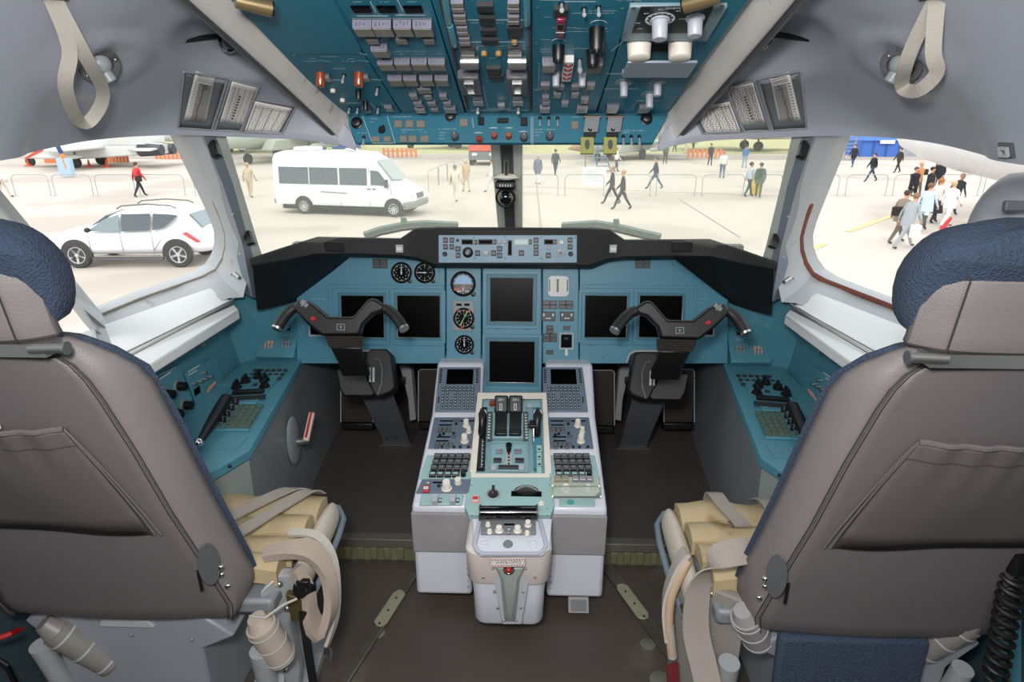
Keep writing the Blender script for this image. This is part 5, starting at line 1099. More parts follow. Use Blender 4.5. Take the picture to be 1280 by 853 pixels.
for x, y in ((780, 103), (822, 102), (812, 118)):
    b = MB(); b.lathe([(.0225, 0), (.0225, .001), (0, .001)], 24, M=PO.M(x, y)); b.build('knob_disc', mat('disc_grey_teal', '6b8088', .4), K); b = MB(); b.lathe([(.0115, .002), (.0115, .003), (.009, .003), (.009, .002)], 20, M=PO.M(x + 3, y)); b.build('white_ring', M_print, K)
    knob(PO, K, x, y, .0095, .034, M_knobgrey)
for q in ((757, 129, 773, 141), (797, 129, 813, 141)): cap(4, *q)
lines(PO, K, [(755, 111, 798, 111), (789, 137, 797, 126), (797, 126, 826, 126), (818, 130, 814, 138), (758, 92, 856, 94), (764, 64, 786, 46)], .0012)
printing(PO, K, [(757, 776, 128.5), (770, 800, 1)])
for x, y in ((767, 86), (833, 136), (760, 138)): screw(PO, K, x, y, .0035)
# ---- lower vertical strip
st = thing('overhead_lower_strip', PS.pt(640, 182), 'narrow upright teal switch strip along the front edge of the overhead panels', 'control panel')
panel_slab(PS, st, [(432, 143.5), (835, 143.5), (815, 181.5), (447, 181.5)], -.02, 0, 'face_plate', M_tealover, bev=.002)
b = MB(); b.slab([PS.pt(x, y, .0) for x, y in ((432, 141.5), (836, 141.5), (835, 144.5), (432, 144.5))], PS.n*.006); b.build('upper_lip', M_groove, st, bev=.001)
for q in ((493, 151, 503, 160), (507, 151, 517, 160), (521, 151, 531.5, 160), (500, 170, 509, 178.5), (511, 170, 521, 178.5), (526, 170, 536, 178.5), (465, 171, 475, 178), (480, 171, 489, 178), (575, 149, 585, 158.5), (714, 152, 723, 162)): button(PS, st, *q, .006, [M_capface], 'small_button')
for q in ((622, 149, 635.5, 154.5), (598, 148, 605, 157), (651, 148, 659, 158)): button(PS, st, *q, .012, [M_black], 'black_button')
for x, y, r_, L_, m_ in ((446, 154, .0135, .014, M_black), (808, 149, .0135, .016, M_black), (563, 146, .012, .014, M_key)): knob(PS, st, x, y, r_, L_, m_, line=False, skirt=1)
for x, y, rt in ((478, 163, -35),): knob(PS, st, x, y, .009, .014, M_black, 'selector_knob', line=False, ptr=True, rot=rt)
for x, y, m_ in ((569, 172, M_greydark), (655, 173, M_greydark), (687, 172, M_greydark)): knob(PS, st, x, y, .011, .024, m_, 'selector_knob', line=True, ptr=False)
for x, y in ((599.5, 176), (618, 171.5), (636, 171.5)): knob(PS, st, x, y, .009, .026, M_amber, 'amber_knob', line=False)
for x, y in ((455, 172), (675, 148), (686, 148), (697, 148), (779, 171), (789, 171), (799, 171)): toggle(PS, st, x, y, .026, -70, .0028)
lines(PS, st, [(453, 145, 465, 178), (465, 179, 494, 179), (494, 179, 484, 145), (590, 147, 592, 160), (664, 146, 664, 180), (666, 146, 666, 181)], .0012)
for x, y in ((598, 166), (617, 160), (636, 160), (654, 164.5)):
    b = MB(); Mx = PS.M(x, y); b.box(-.012, -.0006, 0, .012, .0006, .0006, M=Mx)
    b.box(-.005, .001, 0, .005, .002, .0006, M=Mx); b.box(-.006, -.002, 0, -.004, .001, .0006, M=Mx); b.box(.004, -.002, 0, .006, .001, .0006, M=Mx); b.build('lamp_symbol', M_print, st)['kind'] = 'stuff'
printing(PS, st, [(490, 513, 146.5), (548, 572, 162), (549, 558, 166.5), (549, 556, 170), (549, 555, 174), (502, 528, 163), (503, 508, 166), (526, 533, 166), (447, 458, 167), (463, 472, 149), (462, 468, 153), (669, 695, 162.5), (668, 678, 166), (668, 674, 170), (776, 806, 164), (777, 786, 166.5), (715, 725, 147)], ht=.003)
for xg in (739.5, 768):
    gd = MB(); gd.slab([PS.pt(x, y, .018) for x, y in ((xg-8, 147), (xg+10.5, 147), (xg+7.5, 165.5), (xg-10.5, 165.5))], PS.n*.004); g_o = gd.build('grey_guard_flap', mat('guard_flap_grey', '85878a', .4, metal=.2), st, bev=.001)
    toggle(Pan(PS.p + PS.n*.022, PS.n), g_o, xg - 2, 162, .012, 0, .0022)
    b = MB(); b.slab([PS.pt(x, y, .0) for x, y in ((xg-10, 165), (xg+4, 165), (xg+4, 173), (xg-10, 173))], PS.n*.016); b.build('hinge_block', M_black, st)
    b = MB(); b.slab([PS.pt(x, y, .004) for x, y in ((xg-14, 173), (xg+2.5, 173), (xg+2.5, 193.5), (xg-14, 193.5))], PS.n*.012); yb = b.build('yellow_latch', M_yellow, st, bev=.001)
    b = MB(); b.prism([(.007*math.cos(a), .007*math.sin(a)*2) for a in [2*PI*k/12 for k in range(12)]], .016, .017, M=PS.M(xg - 6, 183)); b.prism([(.004*math.cos(a), .004*math.sin(a)*2.4) for a in [2*PI*k/12 for k in range(12)]], .017, .0178, M=PS.M(xg - 6, 183)); b.build('oval_slot', M_greydark, yb)
    b = MB(); b.bar(PS.pt(xg - 10, 146, .012), PS.pt(xg + 12, 146, .012), .005); b.build('hinge_pin', mat('worn_brass_brown', '6d5c52', .4, metal=.5), st)
# ---- side beams
for sx, sd in ((1, 'left'), (-1, 'right')):
    tb = thing('overhead_beam', V((-.5*sx, 1.9, 1.37)), 'off white padded beam along the %s edge of the overhead panels' % sd, 'beam')
    rows = []
    stn = [((446, 186, 1.88), (447, 182, 1.89)), ((424, 180, 1.88), (440, 165, 1.90)), ((418, 172, 1.86), (431, 141, 1.89)), ((357, 115, 1.62), (392, 98, 1.66)), ((280, 48, 1.33), (340, 44, 1.43)), ((218, -8, 1.15), (283, -2, 1.26)), ((150, -70, 1.0), (230, -60, 1.08))]
    for o_, i_ in stn:
        a, c_ = at(o_[0], o_[1], Y=o_[2]), at(i_[0], i_[1], Y=i_[2])
        if sx < 0: a, c_ = V((-a.x + .0, a.y, a.z)), V((-c_.x, c_.y, c_.z))
        up = V((0, .02, .05)); m_ = (a + c_) / 2 + V((0, -.004, -.012)); rows.append([a + up, a + V((0, 0, .01)), lerp(a, m_, .5) + V((0, 0, -.005)), m_, lerp(m_, c_, .5) + V((0, 0, -.003)), c_ + V((0, 0, .008)), c_ + up])
    b = MB(); b.loft(rows); b.build('padded_bar', M_beam, tb, sub=1)
    b = MB(); b.tube([r_[1] + V((-.004*sx, 0, .006)) for r_ in rows[2:]], .011, 8); b.build('gap_shadow_strip', M_greydark, tb)  # dark tube imitating the shadow line in the gap between beam and lining
# brass reading lamp tubes at the top edge
for x, y, sd in ((322, 3, 'left'), (872, -2, 'right')):
    p = PO.pt(x, y, .02); t = thing('map_light', p, 'brass coloured map light tube at the %s top of the overhead panels' % sd, 'lamp'); s_ = 1 if sd == 'left' else -1
    b = MB(); b.bar(p + V((-.03*s_, -.02, .0)), p + V((.018*s_, .012, -.008)), .012, .014, 16); b.build('brass_tube', mat('brass_tube', '8e7c5c', .35, metal=.7), t)
    b = MB(); b.bar(p + V((.018*s_, .012, -.008)), p + V((.021*s_, .014, -.0085)), .0125, .0125, 16); b.build('tube_mouth', M_black, t)
# ================================================ LINING FITTINGS
def frame_at(loc, n, up=(0, 0, 1)):
    n = n.normalized(); u = V(up).cross(n).normalized(); v_ = n.cross(u); m = Matrix((u, v_, n)).transposed().to_4x4(); m.translation = loc; return m
M_vent = mat('vent_plastic_grey', '8f979a', .35); M_ring = mat('vent_ring_metal', '77777a', .4, metal=.4, wear=('5d5a58', 30, .55))
for px, py, bv, sx, sd in ((123, 80, BVL, 1, 'left'), (1128, 80, BVR, -1, 'right')):
    loc, n = hit(bv, px, py); cn = (n*.6 + (CAM - loc).normalized()*.4).normalized(); m = frame_at(loc + (CAM - loc).normalized()*.022, cn); rr = .0385
    t = thing('air_vent', loc, 'round grey ball air vent in a bolted ring, in the %s ceiling lining' % sd, 'air vent')
    b = MB(); b.lathe([(rr, -.02), (rr, .006), (rr*.95, .009), (rr*.66, .009), (rr*.62, .002), (rr*.62, -.02)], 32, M=m); b.build('bolted_ring', M_ring, t)
    b = MB(); b.ball((0, 0, -.002), rr*.62, 24, 12, M=m); b.build('ball', M_vent, t)
    nm_ = m @ Matrix.Rotation(R(35*sx), 4, 'Y') @ Matrix.Rotation(R(40), 4, 'X')
    b = MB(); b.lathe([(.0125, .012), (.0125, .034), (.0105, .036), (.0095, .030), (0, .030)], 18, M=nm_); nz = b.build('nozzle', M_vent, t)
    for a in range(3):
        b = MB(); T = nm_ @ Matrix.Rotation(a*2*PI/3, 4, 'Z'); b.box(0, -.001, .030, .0105, .001, .0345, M=T); b.build('vane', M_vent, nz)
    for a in (.6, 2.2, 3.9, 5.3):
        b = MB(); b.ball((rr*.8*math.cos(a), rr*.8*math.sin(a), .009), .0035, 8, 6, M=m); b.build('bolt', M_steel, t)
for (px, py, bv, sd) in ((283, 62, BVL, 'left'), (955, 60, BVR, 'right')):
    s_ = 1 if sd == 'left' else -1; x0 = px
    loc, n = hit(bv, px, py); t = thing('gooseneck_light', loc, 'black knob and dark slot in the moulded recess beside the %s overhead beam' % sd, 'lamp')
    vd = (CAM - loc).normalized(); dst = (loc - CAM).length; al = lambda x, y, k: CAM + ray(x, y).normalized() * (dst - k)
    G = []
    for i in range(15):
        u = i/14; yu = py - 11 - 9*math.sin(u*PI*.75); th = 7.5*math.sin(PI*(.12 + .75*u)); row = []
        for j in range(4): l2, n2 = hit(bv, px - s_*(57 - 62*u), yu + th*j/3); row.append(l2 + (CAM - l2).normalized()*.006)
        G.append(row)
    b = MB(); b.grid(G); b.build('dark_slot', M_black, t, solid=.003)
    p = al(px + s_*2, py - 8, .05)
    b = MB(); b.lathe([(.0, -.016), (.019, -.014), (.021, .0), (.017, .012), (.013, .016), (0, .016)], 20, M=frame_at(p, (CAM - p))); b.build('black_knob', mat('glossy_black_plastic', '08080a', .12, coat=1), t)
    b = MB(); b.bar(p, p + n*-.03, .008); b.build('stem', M_black, t)
# chart pockets
charts = [((243, 87, 268, 93, 256, 152, 229, 148), (228, 86, 283, 96, 264, 161, 222, 158), 'graph'), ((289, 99, 321, 106, 304, 155, 274, 151), (287, 97, 323, 105, 300, 163, 268, 161), 'table'), ((318, 124, 365, 134, 348, 165, 305, 163), (317, 121, 369, 131, 353, 166, 302, 164), 'wide')]
for sx in (1, -1):
    for pq, oq, kind in charts:
        mp = (lambda q: [(q[i], q[i+1]) for i in range(0, 8, 2)])
        P_, O_ = mp(pq), mp(oq)
        if sx < 0: P_, O_ = [(1231 - x, y + .5) for x, y in P_], [(1231 - x, y + .5) for x, y in O_]
        bv = BVL if sx > 0 else BVR
        def g_pt(Q, u, v_, h):
            a = (Q[0][0] + (Q[1][0]-Q[0][0])*u, Q[0][1] + (Q[1][1]-Q[0][1])*u); d = (Q[3][0] + (Q[2][0]-Q[3][0])*u, Q[3][1] + (Q[2][1]-Q[3][1])*u)
            loc, n = hit(bv, a[0] + (d[0]-a[0])*v_, a[1] + (d[1]-a[1])*v_)
            if loc is None: loc, n = hit(bv, a[0] + (d[0]-a[0])*v_*.9, a[1] + (d[1]-a[1])*v_*.9)
            return loc + n*h
        cc = g_pt(O_, .5, .5, .0)
        nm_ = {'graph': 'grey chart pocket with a graph sheet', 'table': 'middle chart pocket with a dense table sheet', 'wide': 'chart pocket with a wide table sheet, nearest the beam'}[kind]
        t = thing('chart_pocket', cc, nm_ + ', %s ceiling lining' % ('left' if sx > 0 else 'right'), 'chart holder')
        def patch(Q, h, N=8, u0=0, u1=1, v0=0, v1=1): return [[g_pt(Q, u0 + (u1-u0)*i/N, v0 + (v1-v0)*j/N, h) for i in range(N+1)] for j in range(N+1)]
        b = MB(); b.grid(patch(O_, .003)); o = b.build('pocket', mat('chart_pocket_grey', '63676a', .5), t, solid=.003)
        b = MB(); b.tube([g_pt(O_, u, v_, .007) for u, v_ in ((0, 0), (0, .5), (0, 1), (.5, 1), (1, 1), (1, .5), (1, 0), (.5, 0), (0, 0))], .0028, 6); b.build('pocket_rim', mat('chart_rim_grey', '7f8388', .45), t)
        b = MB(); b.grid(patch(P_, .0062)); sh = b.build('sheet', M_paper, t, solid=.0006)
        b = MB()
        def seg(u0, v0, u1, v1, w): 
            a, e = g_pt(P_, u0, v0, .0078), g_pt(P_, u1, v1, .0078); b.strap([a, e], w, .0004, (e - a).cross(V((.5, .5, .7))).normalized())
        r2 = random.Random(3)
        if kind == 'graph':
            for k in range(21): seg(.3 + k*.03, .18, .3 + k*.03, .98, .0003)
            for k in range(28): seg(.26, .2 + k*.028, .92, .2 + k*.028, .0003)
            pl = [(.5, .98), (.52, .85), (.47, .78), (.52, .6), (.55, .4), (.52, .24), (.7, .2), (.6, .3), (.8, .27)]
            for k in range(len(pl)-1): seg(*pl[k], *pl[k+1], .0012)
            for k in range(13): seg(.08, .2 + k*.06, .22, .2 + k*.06, .0014)
            for k in range(4): seg(.15, .04 + k*.035, .9, .04 + k*.035, .0014)
        elif kind == 'table':
            for k in range(34):
                v_ = .04 + k*.028; u = .06
                while u < .92: g = r2.uniform(.04, .1); seg(u, v_, u + g, v_, .0013); u += g + .035
            for u in (.18, .35, .6, .8): seg(u, .1, u, .98, .0005)
            for k in range(9): b.strap([g_pt(P_, .4, .3+k*.07, .008), g_pt(P_, .5, .3+k*.07, .008)], .004, .0004, (0, 0, 1))
        else:
            for k in range(20):
                v_ = .07 + k*.046; u = .04
                while u < .94: g = r2.uniform(.03, .08); seg(u, v_, u + g, v_, .0013); u += g + .04
            for u in (.05, .26, .5, .74): seg(u, .14, u, .98, .0009)
            seg(.03, .14, .97, .14, .0009); seg(.03, .2, .97, .2, .0006)
        b.build('print', M_ink, sh)['kind'] = 'stuff'
# hanging straps
for px0, pts, bv, sd in ((0, [(62, -8, .0), (72, 40, .035), (68, 85, .045), (80, 118, .05), (97, 120, .05), (107, 100, .045), (92, 50, .04), (66, -8, .0)], BVL, 'left'), (0, [(1172, -8, 0), (1158, 30, .03), (1150, 60, .04), (1158, 82, .05), (1172, 85, .05), (1186, 68, .045), (1186, 40, .04), (1172, -8, 0)], BVR, 'right')):
    P3 = []
    for i, (x, y, h) in enumerate(pts):
        loc, n = hit(bv, x, max(y, -6)); P3.append(loc + n*h + (V((0, 0, 0))))
    sm = cr(P3, 28); t = thing('grab_strap', P3[0], 'off white webbing strap hanging in a loop from the %s ceiling lining' % sd, 'strap')
    vd = (CAM - P3[3]).normalized(); b = MB(); sides = []
    for i in range(len(sm)): 
        tt = (sm[min(i+1, len(sm)-1)] - sm[max(i-1, 0)]).normalized(); f = i/(len(sm)-1); ang = .6 if f < .45 else -.5
        sides.append(tt.cross(vd) * .8 + vd * .12)
    b.strap(sm, .024, .003, sides); b.build('webbing_loop', M_strapw, t)
    b = MB(); b.box(-.02, -.03, -.01, .02, .03, .006, M=frame_at(P3[0] + V((0, -.01, .0)), V((0, 0, -1)), (0, 1, 0))); b.build('strap_anchor', M_greydark, t, bev=.003)
# dark trim under the lining above the right window, and a small fitting
for x, y, Y in ((1266, 186, 1.0),):
    loc, n = hit(BVR, x - 4, y); t = thing('lining_clip', loc, 'small square grey clip on the right lining above the side window', 'clip')
    m = frame_at(loc, n); b = MB(); b.box(-.014, -.014, -.002, .014, .014, .010, M=m, ch=.002); b.build('base', M_greydark, t); b = MB(); b.frame(.018, .018, .004, .010, .016, 0, m); b.build('square_eye', M_framegrey, t)
# ================================================ PILOT SEATS
def interp(tab, z):
    for (z0, *a), (z1, *b_) in zip(tab, tab[1:]):
        if z0 <= z <= z1: t = (z - z0) / (z1 - z0); return [x + (y - x)*t for x, y in zip(a, b_)]
    return tab[-1][1:] if z > tab[-1][0] else tab[0][1:]
SY = lambda z: .97 + (1.078 - z) * .2137       # rear face plane of the reclined back
WR = [(.366, .25), (.42, .262), (.55, .24), (.70, .212), (.85, .192), (1.0, .165), (1.05, .14), (1.085, .09)]
WF = [(.366, .255), (.42, .28), (.46, .285), (.55, .272), (.70, .25), (.85, .232), (1.0, .212), (1.05, .185), (1.085, .14)]
M_flank = M_leather2
ff = lambda z: .085 if z < .98 else .085 - .06*(z - .98)/.105
def make_seat(s, label):
    cx = -.842 if s > 0 else .83; hx = -.022 if s > 0 else 0
    T = lambda x, y, z: V((cx + x * s, y, z))          # local x>0 is towards the aisle
    root = thing('pilot_seat', (cx, 1.2, 0), label, 'seat')
    zs = [.366, .385, .42, .46, .50, .55, .62, .70, .78, .85, .92, .97, 1.01, 1.04, 1.065, 1.085]
    bulge = lambda u, z: .018 * (1 - u*u)
    G = []
    for z in zs:
        wr = interp(WR, z)[0]; y = SY(z) + (.02 if z > 1.075 else 0) + (.015 if z < .385 else 0)
        G.append([T(wr * u, y - bulge(u, z), z) for u in [-1 + 2*k/16 for k in range(17)]])
    b = MB(); b.grid(G); back = b.build('back_panel', M_leather, root, solid=.006)
    for side in (-1, 1):
        G = []
        for z in zs:
            wr = interp(WR, z)[0]; wf = interp(WF, z)[0]; y = SY(z)
            G.append([T(side * (wr + (wf - wr) * math.sin(t*PI/2)), y + ff(z) * (1 - math.cos(t*PI/2)) - .002, z) for t in [k/6 for k in range(7)]])
        b = MB(); b.grid(G); b.build('side_panel', M_flank, root, solid=.005)
        for off in (.0, .010):
            b = MB(); b.tube([T(side * (interp(WR, z)[0] - .004 + off), SY(z) - .004 + off*.1, z) for z in zs], .0012, 6); b.build('seam', M_stitch, root)
    b = MB(); b.tube([T(u*interp(WR, 1.055)[0], SY(1.055) - .018*(1-u*u) - .004, 1.055 + .008*(1-abs(u))) for u in [-1 + k/8 for k in range(17)]], .0013, 6); b.build('seam', M_stitch, root)
    # blue cushion in front of the shell
    rings = []
    for z in [.44, .50, .60, .70, .80, .90, 1.0, 1.05, 1.078]:
        wf = interp(WF, z)[0] + .006; y = SY(z) + ff(z) - .01; n = 10
        rings.append([T(wf * math.cos(2*PI*k/24), y + .022 + .032 * math.sin(2*PI*k/24) , z) for k in range(24)])
    b = MB(); b.loft(rings); b.build('back_cushion', M_blue, root)
    # map pocket with puckered top
    pz = [.66, .70, .76, .82, .88, .905, .918]
    G = []
    for i, z in enumerate(pz):
        t = (z - .66) / .258; w0, w1 = -.22 , .152 - .05*t + .02*(1-t)
        row = []
        for k in range(25):
            u = k/24; x = w0 + (w1 - w0)*u; yy = SY(z) - .018*(1-(x/.22)**2) - .010 - .018*math.sin(t*PI*.6)*math.sin(u*PI)**.5 - (.0035*math.sin(u*38) if t > .8 else .002*math.sin(u*9 + t*4))
            row.append(T(min(x, .2), yy, z + (.006*math.sin(u*5) if t < .1 else 0)))
        G.append(row)
    b = MB(); b.grid(G); pk = b.build('map_pocket', mat('pocket_leather', '55504f', .5, bump=.25, bscale=420, kind='leather', var=.12), root, solid=.004)
    b = MB(); b.tube([p + V((0, -.004, .0)) for p in G[-1]], .005, 6); b.build('pocket_hem', M_leather, pk)
    b = MB(); b.tube([p + V((0, -.003, 0)) for p in G[-3]], .001, 4); b.build('stitch_line', M_stitch, pk)
    for dx in (0, .006, .018): b = MB(); b.tube([r_[-1] + V((s*dx*(1-i/6), -.002, -.002)) for i, r_ in enumerate(G)], .0018, 5); b.build('pocket_pleat', M_leather if dx else M_stitch, pk)
    b = MB(); b.slab([T(-.16, SY(.92) - .022, .915), T(-.01, SY(.92) - .03, .917), T(-.01, SY(.92) - .03, .925), T(-.16, SY(.92) - .022, .925)], (0, .003, 0)); 
    if s > 0: b.build('paper_edge', M_paper, pk)
    # oval recline pad and studs at the lower aisle corner
    m = frame_at(T(.252, SY(.56) - .004, .555), V((.75*s, -.7, .0)))
    b = MB(); b.prism([(.022*math.cos(a), .052*math.sin(a)) for a in [2*PI*k/28 for k in range(28)]], 0, .004, M=m); b.build('oval_plate', mat('oval_plate_grey', '4f5254', .35), root, bev=.001)
    b = MB(); b.box(-.003, -.028, 0, .003, .02, .012, M=frame_at(T(.222, SY(.53) - .004, .515), V((.5*s, -.8, 0)))); b.build('black_edge_tab', M_black, root)
    for dx, z in ((.262, .535), (.257, .512), (.262, .475)):
        b = MB(); b.ball(T(dx + .006, SY(z) + .004, z), .0075, 12, 8, sc=(1, .8, 1)); b.build('stud', M_chrome, root)
    # headrest
    hz = [1.085, 1.095, 1.12, 1.17, 1.21, 1.23]
    G = []
    for z in hz:
        e = .02 if z in (hz[0], hz[-1]) else 0
        G.append([T(x * (1 - e) + hx, .925 + y + e - (z - 1.1)*.12, z) for x, y in ((-.172, .07), (-.168, .04), (-.125, .006), (-.09, 0), (-.04, -.004), (.04, -.004), (.09, 0), (.125, .006), (.168, .04), (.172, .07))])
    b = MB(); b.loft(G); hr = b.build('headrest', M_leather2, root, sub=1)
    for side in (-1, 1):
        b = MB(); b.tube([V(r_[7 if side > 0 else 2]) + V((0, -.003, 0)) for r_ in G[1:]], .0014, 6); b.build('seam', M_stitch, hr)
    rings = []
    prof_ = [(1.10, .13, .06), (1.11, .165, .075), (1.15, .178, .09), (1.20, .182, .10), (1.24, .175, .10), (1.265, .155, .09), (1.282, .12, .07), (1.29, .06, .035)]
    for z, w, d in prof_:
        rings.append([T(hx + w * (abs(math.cos(a))**.75) * (1 if math.cos(a) > 0 else -1), .985 + (z-1.2)*-.05 + (-.025 if z > 1.225 else 0) + d * (abs(math.sin(a))**.8) * (1 if math.sin(a) > 0 else -.62), z + .004*math.sin(a*5 + z*40)) for a in [2*PI*k/28 for k in range(28)]])
    b = MB(); b.loft(rings); b.build('headrest_cover', M_blue, hr, sub=1)
    b = MB(); b.ball(T(-.02 if s < 0 else .0, .905, 1.195), .006, 10, 6); b.build('snap_button', M_steel, hr)
    b = MB(); b.bar(T(.175, .935, 1.085), T(.12, .93, 1.085), .008, .008, 12); b.bar(T(.178, .935, 1.085), T(.174, .935, 1.085), .011, .011, 12); b.box(*sorted((T(-.14, .95, 1.07).x, T(.14, .95, 1.07).x))[:1], .935, 1.068, max(T(-.14, 0, 0).x, T(.14, 0, 0).x), .975, 1.09); b.build('headrest_bracket', M_steel, root)
    # seat pan, quilted cushion strips, padded side
    b = MB(); b.slab([T(-.15, 1.16, .385), T(.33, 1.16, .385), T(.36, 1.50, .40), T(-.05, 1.50, .40)], (0, 0, -.04)); b.build('seat_pan', M_greymid, root, bev=.01)
    y0s = [1.19, 1.25, 1.32, 1.40, 1.495]
    for k in range(4):
        a0, a1 = y0s[k] + .001, y0s[k+1] - .001; w = (.335, .348, .356, .362)[k]; xo = (-.12, -.12, -.08, -.02)[k]
        b = MB(); G = []
        for j in range(5):
            v_ = j/4; yy = a0 + (a1 - a0)*v_
            G.append([T(xo + (w - xo)*i/12, yy + .004*math.sin(i*1.3 + k), .446 + .014*math.sin(v_*PI) + .006*math.sin(i*.9 + k*2) + (yy - 1.1)*.01) for i in range(13)])
        Gd = [[p - V((0, 0, .04)) for p in r_] for r_ in G]
        b.grid(G); b.grid(Gd[::-1]); 
        for i in (0, 12): b.add([r_[i] for r_ in G] + [r_[i] for r_ in Gd], [(j, j+1, j+6, j+5) for j in range(4)])
        b.add(list(G[0]) + list(Gd[0]), [(j, j+1, j+14, j+13) for j in range(12)]); b.add(list(G[-1]) + list(Gd[-1]), [(j, j+1, j+14, j+13) for j in range(12)])
        b.build('cushion_pad', M_sheep, root, bev=.012, seg=3)
    b = MB(); rr = []
    for y, z, w in ((1.20, .385, .012), (1.22, .395, .022), (1.30, .40, .026), (1.40, .402, .026), (1.47, .40, .024), (1.50, .39, .014)):
        rr.append([T(.378 + w*math.cos(a), y, z + .042*math.sin(a)) for a in [2*PI*k/12 for k in range(12)]])
    b.loft(rr); b.build('side_bolster', mat('cream_liner', 'b5ada0' if s > 0 else '9a9188', .85, bump=.4, bscale=60, var=.15), root, sub=1)
    b = MB(); b.tube([T(.39, 1.20, .33), T(.41, 1.26, .365), T(.415, 1.40, .385), T(.41, 1.47, .39), T(.385, 1.515, .395), T(.2, 1.52, .41), T(-.05, 1.52, .41)], .008, 8); b.build('blue_piping', mat('blue_grey_fabric', '667380', .85, bump=.5, bscale=120), root)
    # base box and legs
    b = MB(); b.slab([T(-.2, 1.14, .352), T(.18, 1.14, .352), T(.24, 1.14, .30), T(.16, 1.14, .26), T(.16, 1.14, .0), T(-.19, 1.14, 0), T(-.19, 1.14, .26), T(-.25, 1.14, .33)], (0, .30, 0)); bx = b.build('seat_base', mat('base_box_grey', '83888e', .4), root, bev=.006)
    for x, z in ((-.17, .29), (.0, .30), (.14, .29), (-.17, .12), (.14, .12)): b = MB(); b.ball(T(x, 1.138, z), .005, 8, 6); b.build('bolt', M_greymid, bx)
    b = MB(); b.slab([T(.05, 1.133, .345), T(-.06, 1.133, .345), T(-.07, 1.133, .325), T(.06, 1.133, .325)], (0, .01, 0)); b.build('front_lip', M_framegrey, bx, bev=.002)
    # rolled armrest tubes under the back
    ar = mat('armrest_cream', 'a89c90', .5) if s > 0 else mat('armrest_grey', '8d8b8a', .5)
    for (p0, p1, mt) in ((at(326, 782, Y=1.13) if s > 0 else at(932, 770, Y=1.14), at(352, 822, Y=1.15) if s > 0 else at(948, 800, Y=1.17), ar), (at(70, 788, Y=1.13) if s > 0 else at(1208, 778, Y=1.13), at(140, 828, Y=1.16) if s > 0 else at(1150, 812, Y=1.16), mat('armrest_grey_metal', '77736f', .45))):
        r0 = .034; d = (p1 - p0); b = MB(); b.bar(p0, p1, r0, r0, 20); b.bar(p0 - d*.22, p0, .020, .030, 16); a_ = b.build('armrest_tube', mt, root)
        for f in (.12, .5, .9): b = MB(); b.bar(p0 + d*f, p0 + d*(f + .03), r0*1.05, r0*1.05, 20); b.build('band', M_framegrey, a_)
    # aisle side mechanism bracket
    gm = mat('mechanism_pale_grey', '9fa3a6', .4, metal=.2)
    b = MB(); b.slab([T(.30, 1.17, .40), T(.335, 1.20, .425), T(.37, 1.23, .40), T(.36, 1.24, .34), T(.335, 1.22, .26), T(.345, 1.22, .12), T(.335, 1.20, .04), T(.30, 1.18, .04), T(.29, 1.17, .2)], (0, .03, 0)); mc = b.build('mechanism_bracket', gm, root, bev=.005)
    for x, z in ((.335, .40), (.345, .33), (.33, .24), (.32, .14)): b = MB(); b.ball(T(x, 1.20, z), .008, 10, 6); b.build('bolt', M_steel, mc)
    b = MB(); b.slab([T(.345, 1.20, .37), T(.40, 1.20, .35), T(.385, 1.20, .29), T(.35, 1.20, .29)], (0, .02, 0)); b.build('brass_plate', mat('dark_brass', '5d5334', .4, metal=.5), mc, bev=.002)
    b = MB(); b.bar(T(.30, 1.13, .27), T(.295, 1.16, .06), .024, .024, 14); b.bar(T(.297, 1.15, .15), T(.295, 1.16, .10), .036, .036, 16); b.bar(T(.297, 1.16, .08), T(.294, 1.17, .0), .036, .036, 16); b.build('support_column', gm, root)
    b = MB(); b.bar(T(-.20, 1.11, .29), T(-.19, 1.16, .0), .022, .022, 14); b.build('support_column', gm, root)
    b = MB(); b.slab([T(.28, 1.16, .03), T(.36, 1.22, .03), T(.34, 1.5, .03), T(.20, 1.5, .03)], (0, 0, -.03)); b.build('rail_foot', gm, root, bev=.003)
    if s > 0:
        b = MB(); b.bar(T(.385, 1.19, .395), T(.40, 1.22, .375), .022, .018, 14); b.box(*[min(T(.38,0,0).x, T(.41,0,0).x), 1.185, .385, max(T(.38,0,0).x, T(.41,0,0).x), 1.20, .42]); b.build('black_lever_knob', M_black, root, bev=.003)
        b = MB(); b.tube([T(.29, 1.13, .37), T(.33, 1.12, .375), T(.36, 1.15, .385), T(.385, 1.17, .385)], .003, 6); b.build('cable', M_strapw, root)
    return root, T
seatL, TL = make_seat(1, 'left pilot seat in grey leather with blue headrest cover and worn tan quilted cushion')
seatR, TR = make_seat(-1, 'right pilot seat in grey leather with blue headrest cover and blue skirt below')
# harness webbing
def webbing(name, T, pts, w, label, cat='belt', mt=None, side=(1, 0, 0), th=.004, buckle=None, n=20):
    sm = cr([T(*p) for p in pts], n); t = thing(name, sm[0], label, cat)
    b = MB(); b.strap(sm, w, th, side); b.build('webbing', mt or M_strap, t)
    if buckle is not None:
        i = buckle; d = (sm[min(i+1, n)] - sm[i-1]).normalized(); sd = V(side if not isinstance(side, list) else side[i]); sd = (sd - d*sd.dot(d)).normalized()
        b = MB(); q = sm[i]; up = d.cross(sd)
        b.tube([q + sd*w*.6 + up*.006, q + sd*w*.6 + d*.02 + up*.006, q - sd*w*.6 + d*.02 + up*.006, q - sd*w*.6 + up*.006, q + sd*w*.6 + up*.006], .003, 6); b.build('buckle', M_chrome, t)
    return t
webbing('seat_belt', TL, [(.06, 1.17, .49), (.13, 1.27, .488), (.20, 1.38, .486), (.27, 1.47, .482), (.30, 1.51, .45)], .040, 'beige seat belt lying across the left tan cushion, nearer the side console')
